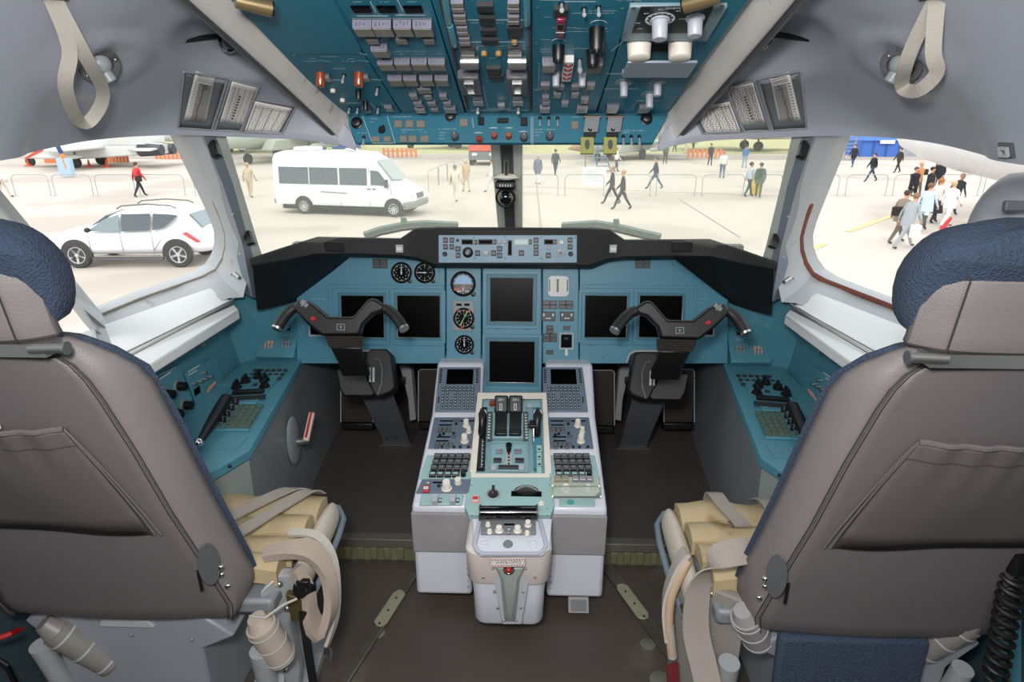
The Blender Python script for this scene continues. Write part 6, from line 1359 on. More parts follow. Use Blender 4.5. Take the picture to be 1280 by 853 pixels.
webbing('seat_belt', TL, [(.19, 1.19, .50), (.225, 1.27, .492), (.28, 1.38, .488), (.325, 1.46, .484), (.34, 1.50, .45)], .038, 'beige seat belt with metal tip across the left tan cushion, nearer the aisle', buckle=1)
webbing('seat_belt', TR, [(.235, 1.33, .492), (.24, 1.37, .488), (.255, 1.43, .486), (.26, 1.50, .475), (.26, 1.52, .42)], .040, 'grey seat belt folded over the front of the right tan cushion', buckle=2)
webbing('seat_belt', TR, [(.10, 1.25, .492), (.13, 1.34, .488), (.14, 1.45, .486), (.14, 1.51, .45)], .035, 'grey seat belt close to the backrest of the right seat')
# left bundle hanging over the inner side
webbing('harness_strap', TL, [(.30, 1.22, .465), (.36, 1.23, .475), (.41, 1.24, .46), (.445, 1.22, .40), (.45, 1.2, .33), (.425, 1.19, .27), (.405, 1.19, .31), (.40, 1.20, .38), (.375, 1.21, .44)], [.03, .034, .04, .044, .05, .05, .04, .03, .03, .03, .034, .04, .044, .05, .05, .04, .03, .03, .03, .03, .03][:21] , 'beige harness bundle drooping over the aisle side of the left seat', mt=mat('beige_bundle', '9c8e82', .85, bump=.4, bscale=250, var=.15), side=(.3, 1, .2), th=.02)
webbing('harness_strap', TL, [(.33, 1.30, .47), (.40, 1.29, .47), (.44, 1.27, .43), (.455, 1.24, .36), (.45, 1.22, .28), (.43, 1.2, .22)], .022, 'thin beige strap with steel hook, left seat aisle side', mt=M_strapw, side=(.3, 1, .2), th=.008)
b = MB(); hk = thing('snap_hook', TL(.43, 1.2, .21), 'small steel snap hook dangling below the left harness bundle', 'hook'); b.tube([TL(.43, 1.2, .225), TL(.44, 1.2, .20), TL(.432, 1.2, .17), TL(.42, 1.2, .19), TL(.43, 1.2, .225)], .003, 6); b.build('hook', M_chrome, hk)
webbing('harness_strap', TL, [(.39, 1.18, .34), (.395, 1.17, .2), (.40, 1.17, .02)], .02, 'black webbing hanging to the floor beside the left seat', mt=M_rubber, side=(1, 0, 0))
# right: big loop, tan tube
lp_ = [at(952, 688, Y=1.20), at(925, 690, Y=1.19), at(898, 697, Y=1.18), at(880, 715, Y=1.17), at(872, 745, Y=1.16), at(870, 790, Y=1.14), at(880, 835, Y=1.11), at(888, 872, Y=1.08)]
sd_ = [(0, .9, .4), (0, .9, .4), (.35, .8, .4), (.7, .6, .2), (.95, .3, 0), (1, .2, 0), (1, .2, 0), (1, .2, 0)]
sdl = [lerp(V(sd_[min(int(i*7/30), 6)]), V(sd_[min(int(i*7/30), 6) + 1]), i*7/30 - int(i*7/30) if i < 30 else 1) for i in range(31)]
webbing('harness_strap', lambda x, y, z: V((x, y, z)), [tuple(p) for p in lp_], .062, 'wide grey webbing looping down the aisle side of the right seat', mt=M_strap, side=sdl, n=30, th=.004)
t = thing('padded_tube', TR(.42, 1.24, .3), 'tan padded tube hanging beside the right seat', 'padded tube')
b = MB(); b.tube(cr([TR(.385, 1.24, .46), TR(.40, 1.23, .43), TR(.42, 1.22, .37), TR(.422, 1.21, .30), TR(.41, 1.20, .22)], 14), .011, 10); b.build('tan_tube', mat('tan_tube', 'b39b80', .6), t)
b = MB(); b.bar(TR(.421, 1.21, .295), TR(.408, 1.20, .21), .0118, .0118, 10); b.build('pale_sleeve', M_strapw, t)
webbing('harness_strap', TR, [(.385, 1.26, .47), (.41, 1.25, .43), (.43, 1.24, .34), (.42, 1.22, .25)], .05, 'crumpled beige webbing behind the tan tube handle of the right seat', mt=M_strapw, side=(.2, 1, 0), th=.01)
b = MB(); b.slab([TR(.27, 1.15, .42), TR(.40, 1.24, .41), TR(.40, 1.24, .0), TR(.27, 1.15, .0)], (0, .03, 0)); b.build('seat_side_cover', mat('canvas_side', '7e7a74', .8, bump=.5, bscale=120), seatR, bev=.006)
webbing('harness_strap', TR, [(.41, 1.19, .2), (.40, 1.17, .1), (.38, 1.16, .0)], .03, 'dark red webbing at the foot of the right seat', mt=mat('dark_red_webbing', '6a1c22', .8), side=(1, .3, 0))
b = MB(); b.slab([TR(.21, 1.10, .372), TR(-.11, 1.10, .372), TR(-.11, 1.085, .0), TR(.20, 1.085, .0)], (0, .03, 0)); b.build('blue_skirt', M_blue, seatR, bev=.01)
# ================================================ NEAR EDGE ITEMS
t = thing('coiled_cable', (1.16, 1.0, .2), 'black coiled cable hanging beside the right pilot seat at the right edge', 'cable')
c0, c1 = at(1268, 715, Y=1.06), at(1243, 850, Y=1.06); pts = []
for k in range(170):
    u = k/169; p = lerp(c0, c1, u); a = u*11*2*PI; pts.append(p + V((.020*math.cos(a), .020*math.sin(a), 0)))
b = MB(); b.tube(pts, .0052, 7); b.build('coil', M_rubber, t)
b = MB(); b.bar(c0 + V((0, 0, .045)), c0, .014, .016, 12); b.build('plug', M_black, t)
t = thing('side_table', at(1262, 800, Y=1.12), 'teal stowage box beside the right seat with pale metal edge', 'box')
b = MB(); q = [at(1226, 774, Y=1.16), at(1262, 742, Y=1.16), at(1278, 742, Y=1.16), at(1278, 900, Y=1.16), at(1242, 796, Y=1.16)]; b.slab(q, (0, .25, 0)); b.build('box_shell', M_tealside, t, bev=.004)
b = MB(); b.tube([q[0], q[4], q[3]], .004, 6); b.build('metal_edge', M_steel, t)
t = thing('window_latch_casing', at(1262, 250, Y=1.32), 'dark grey rounded casing with a flat handle behind the right headrest', 'casing')
b = MB(); rr = []
for f, w in ((0, .02), (.25, .075), (.5, .10), (.8, .115), (1, .12)):
    p = lerp(at(1268, 214, Y=1.34), at(1262, 300, Y=1.30), f); rr.append([p + V((w*math.cos(a) + .03, .05*math.sin(a), 0)) for a in [2*PI*k/20 for k in range(20)]])
b.loft(rr); b.build('casing_shell', M_greymid, t, sub=1)
m = frame_at(at(1272, 258, Y=1.245), V((0, -1, .2))); b = MB(); b.box(-.03, -.010, 0, .03, .010, .012, M=m); b.build('flat_handle', M_greydark, t, bev=.003)
t = thing('bundled_cable', at(10, 800, Y=1.1), 'red and black cables on the floor by the left edge', 'cable')
b = MB(); b.tube([at(-8, 800, Y=1.08), at(12, 793, Y=1.1), at(26, 787, Y=1.14)], .006, 8); b.build('red_cable', M_red, t)
b = MB(); b.tube([at(-8, 822, Y=1.1), at(8, 832, Y=1.1), at(20, 856, Y=1.12)], .006, 8); b.build('black_cable', M_black, t)
# loose ring on the floor sill and round floor plates
for x, y, lab in ((836, 686, 'small steel ring hook on the raised floor edge beside right seat'),):
    p = at(x, y, Y=1.76); t = thing('ring_hook', p, lab, 'hook'); b = MB(); b.tube([p + V((.014*math.cos(a), 0, .014*math.sin(a))) for a in [2*PI*k/14 for k in range(15)]], .0025, 6); b.build('ring', M_chrome, t)
for x, y, r_, lab in ((826, 851, .03, 'round tarnished floor plate near the right rail'), (472, 792, .022, 'pale scuffed round spot plate beside the left floor rail'), (810, 806, .022, 'pale scuffed round spot plate beside the right floor rail')):
    p = at(x, y, Z=.0); t = thing('floor_plate', p, lab, 'floor plate'); b = MB(); b.lathe([(r_, 0), (r_, .002), (r_*.9, .003), (0, .003)], 20, M=Matrix.Translation(p)); b.build('disc', mat('tarnished_floor_metal', '75756c', .5, metal=.3), t)
# compass on the centre post
p = at(632, 244, Y=2.36); t = thing('standby_compass', p, 'black standby compass hanging on the centre windshield post', 'compass')
b = MB(); b.bar(at(633, 200, Y=2.2), at(633, 222, Y=2.27), .009, .009); b.build('stalk', M_steel, t)
b = MB(); rr = []; q = at(633, 221, Y=2.27)
b.box(q.x - .043, q.y - .02, q.z - .004, q.x + .043, q.y + .02, q.z + .0, 0); b.build('pale_bracket', M_cream, t, bev=.001)
b = MB(); b.ball(q + V((0, 0, .0)), .036, 20, 8, sc=(1, .6, .35)); b.build('pale_dome', mat('clear_cream_dome', 'd8d6cc', .2), t)
b = MB(); q2 = at(632, 231, Y=2.28); b.box(q2.x - .036, q2.y - .025, q2.z - .012, q2.x + .036, q2.y + .025, q2.z + .014); cb = b.build('compass_head', M_black, t, bev=.006)
b = MB()
for k in range(5): b.box(q2.x - .02 + k*.009, q2.y - .0265, q2.z - .004, q2.x - .016 + k*.009, q2.y - .025, q2.z + .004)
b.build('dial_marks', M_print, cb)['kind'] = 'stuff'
b = MB(); q3 = at(632, 247, Y=2.28); b.tube([q3 + V((.032*math.cos(a), 0, .032*math.sin(a))) for a in [2*PI*k/28 for k in range(29)]], .0045, 8); b.build('ring', M_black, t)
b = MB(); b.ball(q3, .024, 16, 10, sc=(1, .8, 1)); b.build('round_knob', mat('glossy_black_plastic', '08080a', .12, coat=1), t)
# windshield wipers outside the glass
for s, pts, pos in ((1, [(455, 294), (475, 287), (505, 281), (530, 279), (572, 281)], 'left'), (-1, [(703, 282), (745, 279), (770, 283), (800, 290), (826, 296)], 'right')):
    t = thing('windshield_wiper', at(*pts[2], Y=2.84), 'grey green windshield wiper parked at the base of the %s front pane' % pos, 'wiper')
    P3 = [at(x, y, Y=2.84 - abs(x - 640)*.0012) for x, y in pts]
    b = MB(); b.tube(P3, .017, 6, flat=.8); b.build('wiper_arm', mat('wiper_green_grey', '6f7f74', .5), t)
    b = MB(); b.tube([p + V((0, .01, -.022)) for p in P3], .006, 6); b.build('wiper_blade', M_rubber, t)
    b = MB(); b.bar(P3[2], P3[2] + V((0, -.0, .03)), .015, .012, 10); b.build('joint', mat('wiper_green_grey', '6f7f74', .5), t)
# ================================================ OUTSIDE: APRON, GRASS, TREES
GZ = -2.76
def gp(px, py): return at(px, py, Z=GZ)
M_apron = mat('pale_concrete_apron', 'c4b9ae', .85, var=.05, vscale=.15, bump=.03, bscale=3, wear=('b5aa9f', .12, .52))
b = MB(); b.add([(-260, -60, GZ), (260, -60, GZ), (260, 420, GZ), (-260, 420, GZ)], [(0, 1, 2, 3)]); b.build('floor_apron', M_apron, flat=True, **S)
gY = gp(300, 193).y
b = MB(); b.add([(-300, gY, GZ + .02), (300, gY + 4, GZ + .02), (300, 430, GZ + .02), (-300, 430, GZ + .02)], [(0, 1, 2, 3)]); tag(b.build('grass_field', mat('dry_summer_grass', 'b5b183', .95, var=.25, vscale=.4), flat=True), 'pale summer grass strip beyond the apron', 'grass', kind='stuff')
dark = mat('darker_asphalt', 'a59b93', .9, var=.06, vscale=.2)
b = MB(); b.add([(-200, gY - 9, GZ + .01), (200, gY - 5, GZ + .01), (200, gY + .1, GZ + .01), (-200, gY + .1, GZ + .01)], [(0, 1, 2, 3)]); b.build('trim_4', dark, flat=True, **S)
j = tag(link('trim_5', None, None, Matrix.Translation((0, 10, GZ))), kind='structure')
for (x0, y0), (x1, y1) in (((668, 200), (676, 284)), ((850, 250), (925, 297)), ((640, 233), (990, 246)), ((1000, 319), (1030, 305)), ((1060, 290), (1115, 270))):
    a, e = gp(x0, y0), gp(x1, y1); a.z = e.z = GZ + .012; b = MB(); b.strap([a, e], .06 if x0 < 1000 else .25, .004, (1, .2, 0) if abs(x1-x0) < 100 else (0, 1, 0)); b.build('slab_joint', mat('joint_grey', 'a39b92', .9) if x0 < 1000 else mat('faded_yellow_line', 'd6c08a', .9), j)
# distant tree line: each a lumpy crown on a trunk
tg = [mat('far_foliage_green', '6d7f52', .95, var=.35, vscale=1.2), mat('far_foliage_olive', '7d8560', .95, var=.35, vscale=1.2)]
def crown_mesh(seed):
    r_ = random.Random(seed); b = MB(); b.ball((0, 0, 0), 1, 14, 10)
    b.v = [p * (1 + .16*math.sin(p.x*5 + seed) * math.cos(p.z*6 - seed) + r_.uniform(-.09, .09)) for p in b.v]; return b.mesh('crown', tg[seed % 2])
crowns = [crown_mesh(k) for k in range(4)]
bt = MB()
for k in range(46):
    x = -175 + k*7.8 + rnd.uniform(-2, 2); Y = 205 + rnd.uniform(-14, 18); hh = rnd.uniform(5, 7.5); me = crowns[k % 4]
    Mx = Matrix.Translation((x, Y, GZ + 2 + hh*.55)) @ Matrix.Rotation(k, 4, 'Z') @ Matrix.Diagonal((hh*.75, hh*.75, hh*.6, 1))
    bt.add([v_.co for v_ in me.vertices], [tuple(p.vertices) for p in me.polygons], k % 2, Mx)
tag(bt.build('tree_line', tg), 'distant green tree line along the far side of the grass', 'trees', kind='stuff')

# ================================================ PEOPLE
skin = mat('skin', 'c99a7c', .6, var=.05)
def cloth(h): return mat('cloth_' + h, h, .85, var=.08, vscale=12)
def person(px, py, label, top, bottom, hair='4a3a2c', face=0, stride=.25, arms=.2, lean=0, h=1.74, skirt=False, bag=None, seed=0, coat=False, pos=None, armup=0):
    base = pos if pos is not None else gp(px, py)
    st, k = stride, h / 1.75
    J = {}; E_ = []; rad = []
    def P(name, x, y, z, r, par=None):
        lz = max(0, z - .95); J[name] = len(rad); rad.append(((x*k, (y - lean*lz)*k, z*k), r*k))
        if par is not None: E_.append((J[par], J[name]))
    P('pelvis', 0, 0, .95, .135); P('waist', 0, 0, 1.10, .125, 'pelvis'); P('chest', 0, 0, 1.32, .15, 'waist'); P('neck', 0, -.0, 1.49, .055, 'chest'); P('chin', 0, -.015, 1.56, .062, 'neck'); P('head', 0, -.02, 1.66, .095, 'chin'); P('top', 0, -.01, 1.72, .07, 'head'); P('nose', 0, -.125, 1.63, .018, 'head')
    for s_, n in ((-1, 'l'), (1, 'r')):
        f = st * s_
        P('hip'+n, .09*s_, 0, .88, .095, 'pelvis'); P('knee'+n, .10*s_, -f*.55 - .02, .48, .062, 'hip'+n); P('ank'+n, .10*s_, -f + (.08 if f < 0 else .0), .09, .042, 'knee'+n); P('toe'+n, .11*s_, -f - .15 + (.08 if f < 0 else 0), .035, .036, 'ank'+n)
        g = -arms * s_
        P('sh'+n, .17*s_, 0, 1.40, .065, 'chest'); up = armup if n == 'r' else 0
        P('el'+n, .25*s_, -g*.4 - up*.15, 1.13 + up*.1, .045, 'sh'+n); P('wr'+n, .24*s_, -g - .08 - up*.2, .90 + up*.35, .032, 'el'+n); P('hand'+n, .23*s_, -g*1.1 - .10 - up*.2, .80 + up*.45, .038, 'wr'+n)
    me = bpy.data.meshes.new('p'); me.from_pydata([V(p) for p, r_ in rad], E_, [])
    o = bpy.data.objects.new('p', me); COL.objects.link(o); sk = o.modifiers.new('s', 'SKIN'); sk.use_smooth_shade = True
    for i, (p, r_) in enumerate(rad):
        r_ *= 1.13 if r_ > .05 else 1.2
        v_ = me.skin_vertices[0].data[i]; fx = 1.25 if i in (J['chest'], J['waist'], J['pelvis']) else 1; v_.radius = (r_*fx if False else r_, r_); v_.use_root = (i == 0)
    ss = o.modifiers.new('u', 'SUBSURF'); ss.levels = ss.render_levels = 1
    dg = bpy.context.evaluated_depsgraph_get(); m2 = bpy.data.meshes.new_from_object(o.evaluated_get(dg)); bpy.data.objects.remove(o)
    for m_ in (cloth(top), cloth(bottom), skin, mat('shoe_dark', '2c2624', .5)): m2.materials.append(m_)
    for v_ in m2.vertices:      # wider shoulders and chest than they are deep
        if .85*k < v_.co.z < 1.46*k and abs(v_.co.x) < .22*k: v_.co.x *= 1.18
    for p in m2.polygons:
        c_ = p.center; z = c_.z / k; side = abs(c_.x) / k
        hands = side > .19 and z < .90 + (armup*.4 if c_.x > 0 else 0) and z > .6
        p.material_index = 2 if (z > 1.49 or hands) else (3 if z < .085 else (1 if (z < (.62 if coat else .93) and not (side > .235)) else 0)); p.use_smooth = True
    m2.name = 'person'
    T = Matrix.Translation(base) @ Matrix.Rotation(R(face), 4, 'Z')
    ob = link('person', None, None, T); tag(ob, label, 'person'); ob.rotation_euler = (0, 0, R(face))
    link('body', m2, ob, T)
    hb = MB(); hb.ball((0, .012*k - lean*.7*k, 1.685*k), .115*k, 12, 8, sc=(.92, 1.0, .88)); hb.v = [v_ for v_ in hb.v]
    for i, v_ in enumerate(hb.v):
        if v_.z < 1.66*k and v_.y < (-.02 - lean*.7)*k: hb.v[i] = V((v_.x*.8, (.0 - lean*.7)*k, max(v_.z, 1.62*k)))
    link('hair', hb.mesh('hair', cloth(hair)), ob, T)
    if skirt:
        b = MB(); b.lathe([(.27, .42), (.21, .7), (.16, .97)], 14); b.v = [v_*k for v_ in b.v]; link('skirt', b.mesh('skirt', cloth(bottom)), ob, T)
    if coat:
        b = MB(); b.loft([[(w*math.cos(a)*k, d*math.sin(a)*k - lean*max(0, z-.95)*k, z*k) for a in [2*PI*i/14 for i in range(14)]] for z, w, d in ((.74, .235, .17), (.95, .22, .16), (1.15, .21, .15), (1.38, .225, .145), (1.45, .12, .09))]); link('jacket', b.mesh('jacket', cloth(top)), ob, T)
    if bag:
        bx, by, bz, bc, bl, w, hh = bag
        q = T @ V((bx, by, bz)); b = MB(); b.box(q.x - w/2, q.y - .07, q.z - hh/2, q.x + w/2, q.y + .07, q.z + hh/2)
        o2 = b.build('bag', cloth(bc), bev=.03); tag(o2, bl, 'bag')
    return ob
# right hand crowd
person(1034, 216, 'person in pale jacket and black trousers, back turned, by the yellow stall', 'd8d3c4', '222024', stride=.05, face=180, coat=True)
person(1041, 215, 'person in cream shirt and blue jeans beside the pale jacketed one', 'cfc9bb', '4a5b78', stride=.05, face=160)
person(1022, 205, 'person in dark striped top half hidden by the right window pillar', '3b3c4c', '33323a', stride=.05, face=180)
person(1065, 209, 'person in black jacket and blue jeans walking in front of the blue tent, left', '24252b', '4a628a', stride=.12, face=-60, coat=True)
person(1088, 227, 'person in black top and dark blue jeans striding left past the barriers', '1d1f26', '33415c', stride=.42, face=-80, arms=.15)
person(1121, 216, 'person in dark suit walking left by the right corner of the blue tent', '33332f', '35322c', stride=.25, face=-80)
person(1173, 209, 'person with dark red top below the airliner nose at far right', '7c3a3c', '57453e', stride=.1, face=180)
person(1144, 246, 'person in orange tan shirt carrying a black shoulder bag, back of the right crowd', 'c98a58', '6a5a4a', hair='c9a98a', stride=.15, face=20, bag=(.33, 0, 1.25, '2a2724', 'black bag on the shoulder of the orange shirted person', .3, .3))
person(1169, 242, 'person in black suit with back turned in the right crowd', '1d1d22', '1f1f24', hair='8b857c', stride=.2, face=160, coat=True, h=1.8)
person(1137, 256, 'person in black suit with white shirt and tie facing the camera, right crowd', '23232b', '24242a', hair='5a4a3c', stride=.2, face=10, coat=True)
person(1157, 256, 'person in dark suit half hidden behind the pale blue shirt, right crowd', '2a2528', '222025', hair='3a2c22', stride=.2, face=30, coat=True)
person(1188, 270, 'bald person in dark suit jacket leaning forward at the right of the crowd', '2b3038', '2a2c30', hair='c9a48a', stride=.35, face=110, lean=.3, coat=True)
person(1152, 289, 'person in pale blue shirt and dark trousers walking away, right crowd', 'c3d2e0', '4d4a50', hair='7a5a3c', stride=.3, face=120, coat=True)
person(1166, 279, 'red haired person in white cardigan and black dress, right crowd', 'd9d2cc', '1d1b20', hair='b06a3c', stride=.2, face=110, skirt=True)
person(1181, 284, 'fair haired person in white jacket and white trousers with a red folder, right crowd', 'eeeeec', 'e4e4e0', hair='d0b088', stride=.3, face=110, coat=True)
person(1119, 304, 'person in brown suit with a black shoulder bag behind the grey suit', '8a7c6b', '6d6557', hair='4a3a30', stride=.35, face=110, lean=.15, coat=True, bag=(-.1, .3, 1.1, '26211f', 'black shoulder bag worn by the brown suited person', .34, .3))
person(1128, 310, 'person in light grey suit and beard walking right, front of right crowd', '9fa4a8', '9a9fa3', hair='8a6a55', stride=.45, face=110, lean=.22, coat=True, bag=(-.42, .1, .62, 'e6e4e0', 'white carrier bag held low beside the grey suited person', .3, .42))
b = MB(); q = gp(1183, 292); b.slab([q + V((-.3, 0, .15)), q + V((.02, 0, .62)), q + V((.1, 0, .55)), q + V((-.1, 0, .1))], (0, .03, 0)); tag(b.build('folder', cloth('c8393c')), 'red folder held by the white jacketed person in the right crowd', 'folder')
# windshield right
person(672, 230, 'person in grey jacket and white trousers standing just right of the centre post', '6f7888', 'dfe3e6', hair='b8b4ae', stride=.08, face=0, coat=True)
person(694, 219, 'person in dark suit standing under the brown jet nose cone', '3c4550', '39414c', stride=.15, face=150, coat=True)
person(777, 262, 'fair haired person in black walking left, nearer one of the pair right of centre', '26292c', '232529', hair='c0a07c', stride=.35, face=-100)
person(764, 255, 'person in dark clothes just behind the fair haired walker, right of centre', '2e2f33', '28282c', hair='a08468', stride=.35, face=-100)
person(818, 236, 'person in dark jacket and jeans striding between the two lone barriers', '39424a', '4d5e78', stride=.42, face=-90)
person(902, 223, 'person with pink cap and white shirt near the right jet', 'e6e0df', '5c6b8a', hair='d86a7c', stride=.12, face=170)
person(887, 207, 'person in black standing under the wing of the right jet', '2a3030', '2c3030', stride=.05, face=10)
person(930, 210, 'person in blue shirt and jeans under the right jet tail', '4a76ac', '8fa3b8', stride=.1, face=180)
person(935, 246, 'person in pale blue shirt and navy trousers near the right pillar', 'b8c4d0', '38404e', stride=.2, face=100)
person(947, 247, 'person in olive jacket with a backpack near the right windshield pillar', '5d6c62', '5a6252', hair='5a4a3c', stride=.15, face=160, coat=True, bag=(.05, .2, 1.25, '44544e', 'dark green backpack on the olive jacketed person', .3, .42))
person(770, 215, 'person in white shirt beside the blue boarding stairs', 'e8e2dc', '54535c', hair='b0764c', stride=.1, face=90)
for i, (x, y, t_, bt_, lb) in enumerate(((831, 205, '4e6a58', '3c4a44', 'person in green top crouched on the grass centre right'), (843, 190, '4a5a70', '4a5060', 'person in blue grey on the grass behind the barriers'), (857, 192, 'e4e2de', 'c9c6c0', 'person in white standing on the grass centre right'), (866, 190, '54705c', '44504a', 'person in green standing left of the right jet'))): person(x, y, lb, t_, bt_, stride=.1, face=40*i, seed=i)
# windshield left and left window
person(314, 247, 'person in beige clothes standing at the left end of the white minibus', 'c8b49c', 'c4b49e', hair='b8a080', stride=.08, face=170)
person(570, 252, 'person in pale clothes with dark handbag beside the barriers right of the minibus', 'd6d0c0', 'd8d2c2', hair='8a7a66', stride=.15, face=160, bag=(.22, 0, 1.05, '7c8478', 'grey green handbag of the pale dressed person', .22, .28))
person(583, 240, 'person in beige cap and tan clothes further right of the minibus', 'c9b28e', 'cbb898', hair='cbbd9c', stride=.15, face=-150)
person(615, 240, 'person in white seen through the left edge of the centre post', 'e4e6e8', 'd0d4d8', stride=.3, face=-90)
person(176, 246, 'person in red and navy jacket with a black bag walking behind the white car', 'd0383c', '2c2f3a', hair='4c4234', stride=.3, face=150, lean=.08, bag=(-.3, .1, .95, '2a2326', 'black bag held by the red jacketed person', .3, .3))
person(7, 247, 'person in white shirt and beige trousers at the left edge of the picture', 'eceae6', 'd8cdbc', stride=.2, face=110, bag=(-.35, .1, .85, '6e3430', 'small dark red bag held by the person in white', .35, .25))
# ================================================ BARRIERS
def barrier(xa, xb, yt, yb_, label):
    a, e = gp(xa, yb_), gp(xb, yb_); e = V((e.x, a.y + (e.y-a.y), GZ)); H = 1.1; c_ = .22; d = (e - a).normalized()
    t = thing('crowd_barrier', (a + e)/2, label, 'barrier', 'low tube barriers across the apron')
    r_ = .022
    pts = [a, a + V((0, 0, H - c_)) + d*-.02, a + V((0, 0, H - .06)) + d*.06, a + V((0, 0, H)) + d*c_, e + V((0, 0, H)) - d*c_, e + V((0, 0, H - .06)) - d*.06, e + V((0, 0, H - c_)) + d*.02, e]
    b = MB(); b.tube(pts, r_, 6); b.build('frame_tube', mat('barrier_grey', 'a3a6a6', .5), t)
    for q in (a, e): b = MB(); b.bar(q + d*-.15, q + d*.15, .022, .022, 6); b.build('foot', mat('barrier_grey', 'a3a6a6', .5), t)
    return t
for xa, xb, lab in ((20, 64, 'low grey barrier at the far left, behind the person in white'), (70, 117, 'low grey barrier second from left in left window'), (123, 170, 'low grey barrier left of the red jacketed person'), (176, 232, 'low grey barrier behind the red jacketed person'), (245, 262, 'low grey barrier cut by the left window pillar'), (640, 697, 'low grey barrier just right of the centre post'), (706, 754, 'low grey barrier behind the white notice sheet'), (763, 812, 'low grey barrier behind the walking pair'), (820, 868, 'low grey barrier right of the striding person'), (877, 928, 'low grey barrier left of the right pillar'), (937, 975, 'low grey barrier behind the right pillar'), (1000, 1046, 'low grey barrier at the left of the right window'), (1056, 1106, 'low grey barrier under the striding person in right window'), (1115, 1165, 'low grey barrier behind the suited crowd'), (1172, 1221, 'low grey barrier right of the crowd'), (1228, 1275, 'low grey barrier at the far right')):
    barrier(xa, xb, 225, 245 if xa > 300 else 245, lab)
for i, (x0, y0, x1, y1) in enumerate(((536, 240, 548, 232), (549, 232, 559, 226), (560, 226, 568, 221))): 
    a, e = gp(x0, y0), gp(x1, y1); t = thing('crowd_barrier', a, ['nearest', 'middle', 'furthest'][i] + ' of three barriers receding beside the minibus bonnet', 'barrier', 'low tube barriers across the apron')
    b = MB(); b.tube([a, a + V((0, 0, 1.0)), a + V((0, 0, 1.1)) + (e-a)*.05, e + V((0, 0, 1.1)) - (e-a)*.05, e + V((0, 0, 1.0)), e], .022, 6); b.build('frame_tube', mat('barrier_grey', 'a3a6a6', .5), t)
a = gp(742, 240); t = thing('notice_sheet', a, 'white notice sheet hung on the barrier right of the centre post', 'notice'); b = MB(); b.box(a.x - .65, a.y - .05, GZ + .35, a.x + .65, a.y - .03, GZ + 1.35); b.build('sheet', mat('notice_white', 'e4e6e8', .7), t)
b = MB()
for k in range(7): b.box(a.x - .5, a.y - .056, GZ + 1.2 - k*.1, a.x + .5 - (k % 3)*.15, a.y - .0505, GZ + 1.22 - k*.1)
b.build('print', mat('faint_print', 'b0b8c4', .8), t)['kind'] = 'stuff'

# ================================================ VEHICLES (local: +x is the nose)
def lp(b, nm, mts, par, bev=0, sub=0, seg=2):
    o = link(nm, b.mesh(nm, mts), par, W[par.name].copy())
    if sub: m = o.modifiers.new('s', 'SUBSURF'); m.levels = m.render_levels = sub
    if bev: m = o.modifiers.new('b', 'BEVEL'); m.width = bev; m.segments = seg; m.limit_method = 'ANGLE'
    return o
def wheel(par, x, y, r_, w=.22, spokes=5):
    s_ = 1 if y > 0 else -1; T = Matrix.Translation((x, y, r_)) @ Matrix.Rotation(-s_*PI/2, 4, 'X')
    b = MB(); b.lathe([(r_*.62, -w), (r_*.95, -w), (r_, -w*.8), (r_, -w*.15), (r_*.95, .0), (r_*.66, 0), (r_*.64, -.03)], 28, M=T); wh = lp(b, 'wheel', mat('tyre', '3a3836', .8), par)
    b = MB(); b.lathe([(r_*.65, -.05), (r_*.65, .0), (r_*.6, .0), (r_*.57, -.05)], 28, M=T); b.lathe([(.001, -.02), (r_*.17, -.02), (r_*.14, .005), (0, .01)], 14, M=T)
    for k in range(spokes): b.box(-r_*.08, r_*.1, -.05, r_*.08, r_*.6, -.01, M=T @ Matrix.Rotation(2*PI*k/spokes, 4, 'Z'))
    lp(b, 'rim', mat('alloy_rim', 'c6c8cb', .35, metal=.3), wh)
    b = MB(); b.lathe([(r_*.6, -.055), (0, -.055)], 20, M=T); lp(b, 'brake_disc', mat('wheel_shadow_grey', '6b6b6b', .6), wh)
carw = mat('car_white_paint', 'e4e6ea', .25, var=.02, coat=.5); cglass = mat('car_window_dark', '4a5258', .12, coat=.4, var=.1); ctrim = mat('car_grey_trim', '5a5c5f', .5)
def car_body(b, stn, mi=0):
    rings = []
    for x, zb, zs, zt, wl, wt in stn:
        rings.append([(x, -wl*.94, zb), (x, -wl, zb + (zs-zb)*.35), (x, -wl*.99, zs), (x, -wt - (wl-wt)*.15, zs + (zt-zs)*.2), (x, -wt, zt - (zt-zs)*.15), (x, -wt*.8, zt), (x, 0, zt + .02), (x, wt*.8, zt), (x, wt, zt - (zt-zs)*.15), (x, wt + (wl-wt)*.15, zs + (zt-zs)*.2), (x, wl*.99, zs), (x, wl, zb + (zs-zb)*.35), (x, wl*.94, zb)])
    b.loft(rings, mi)
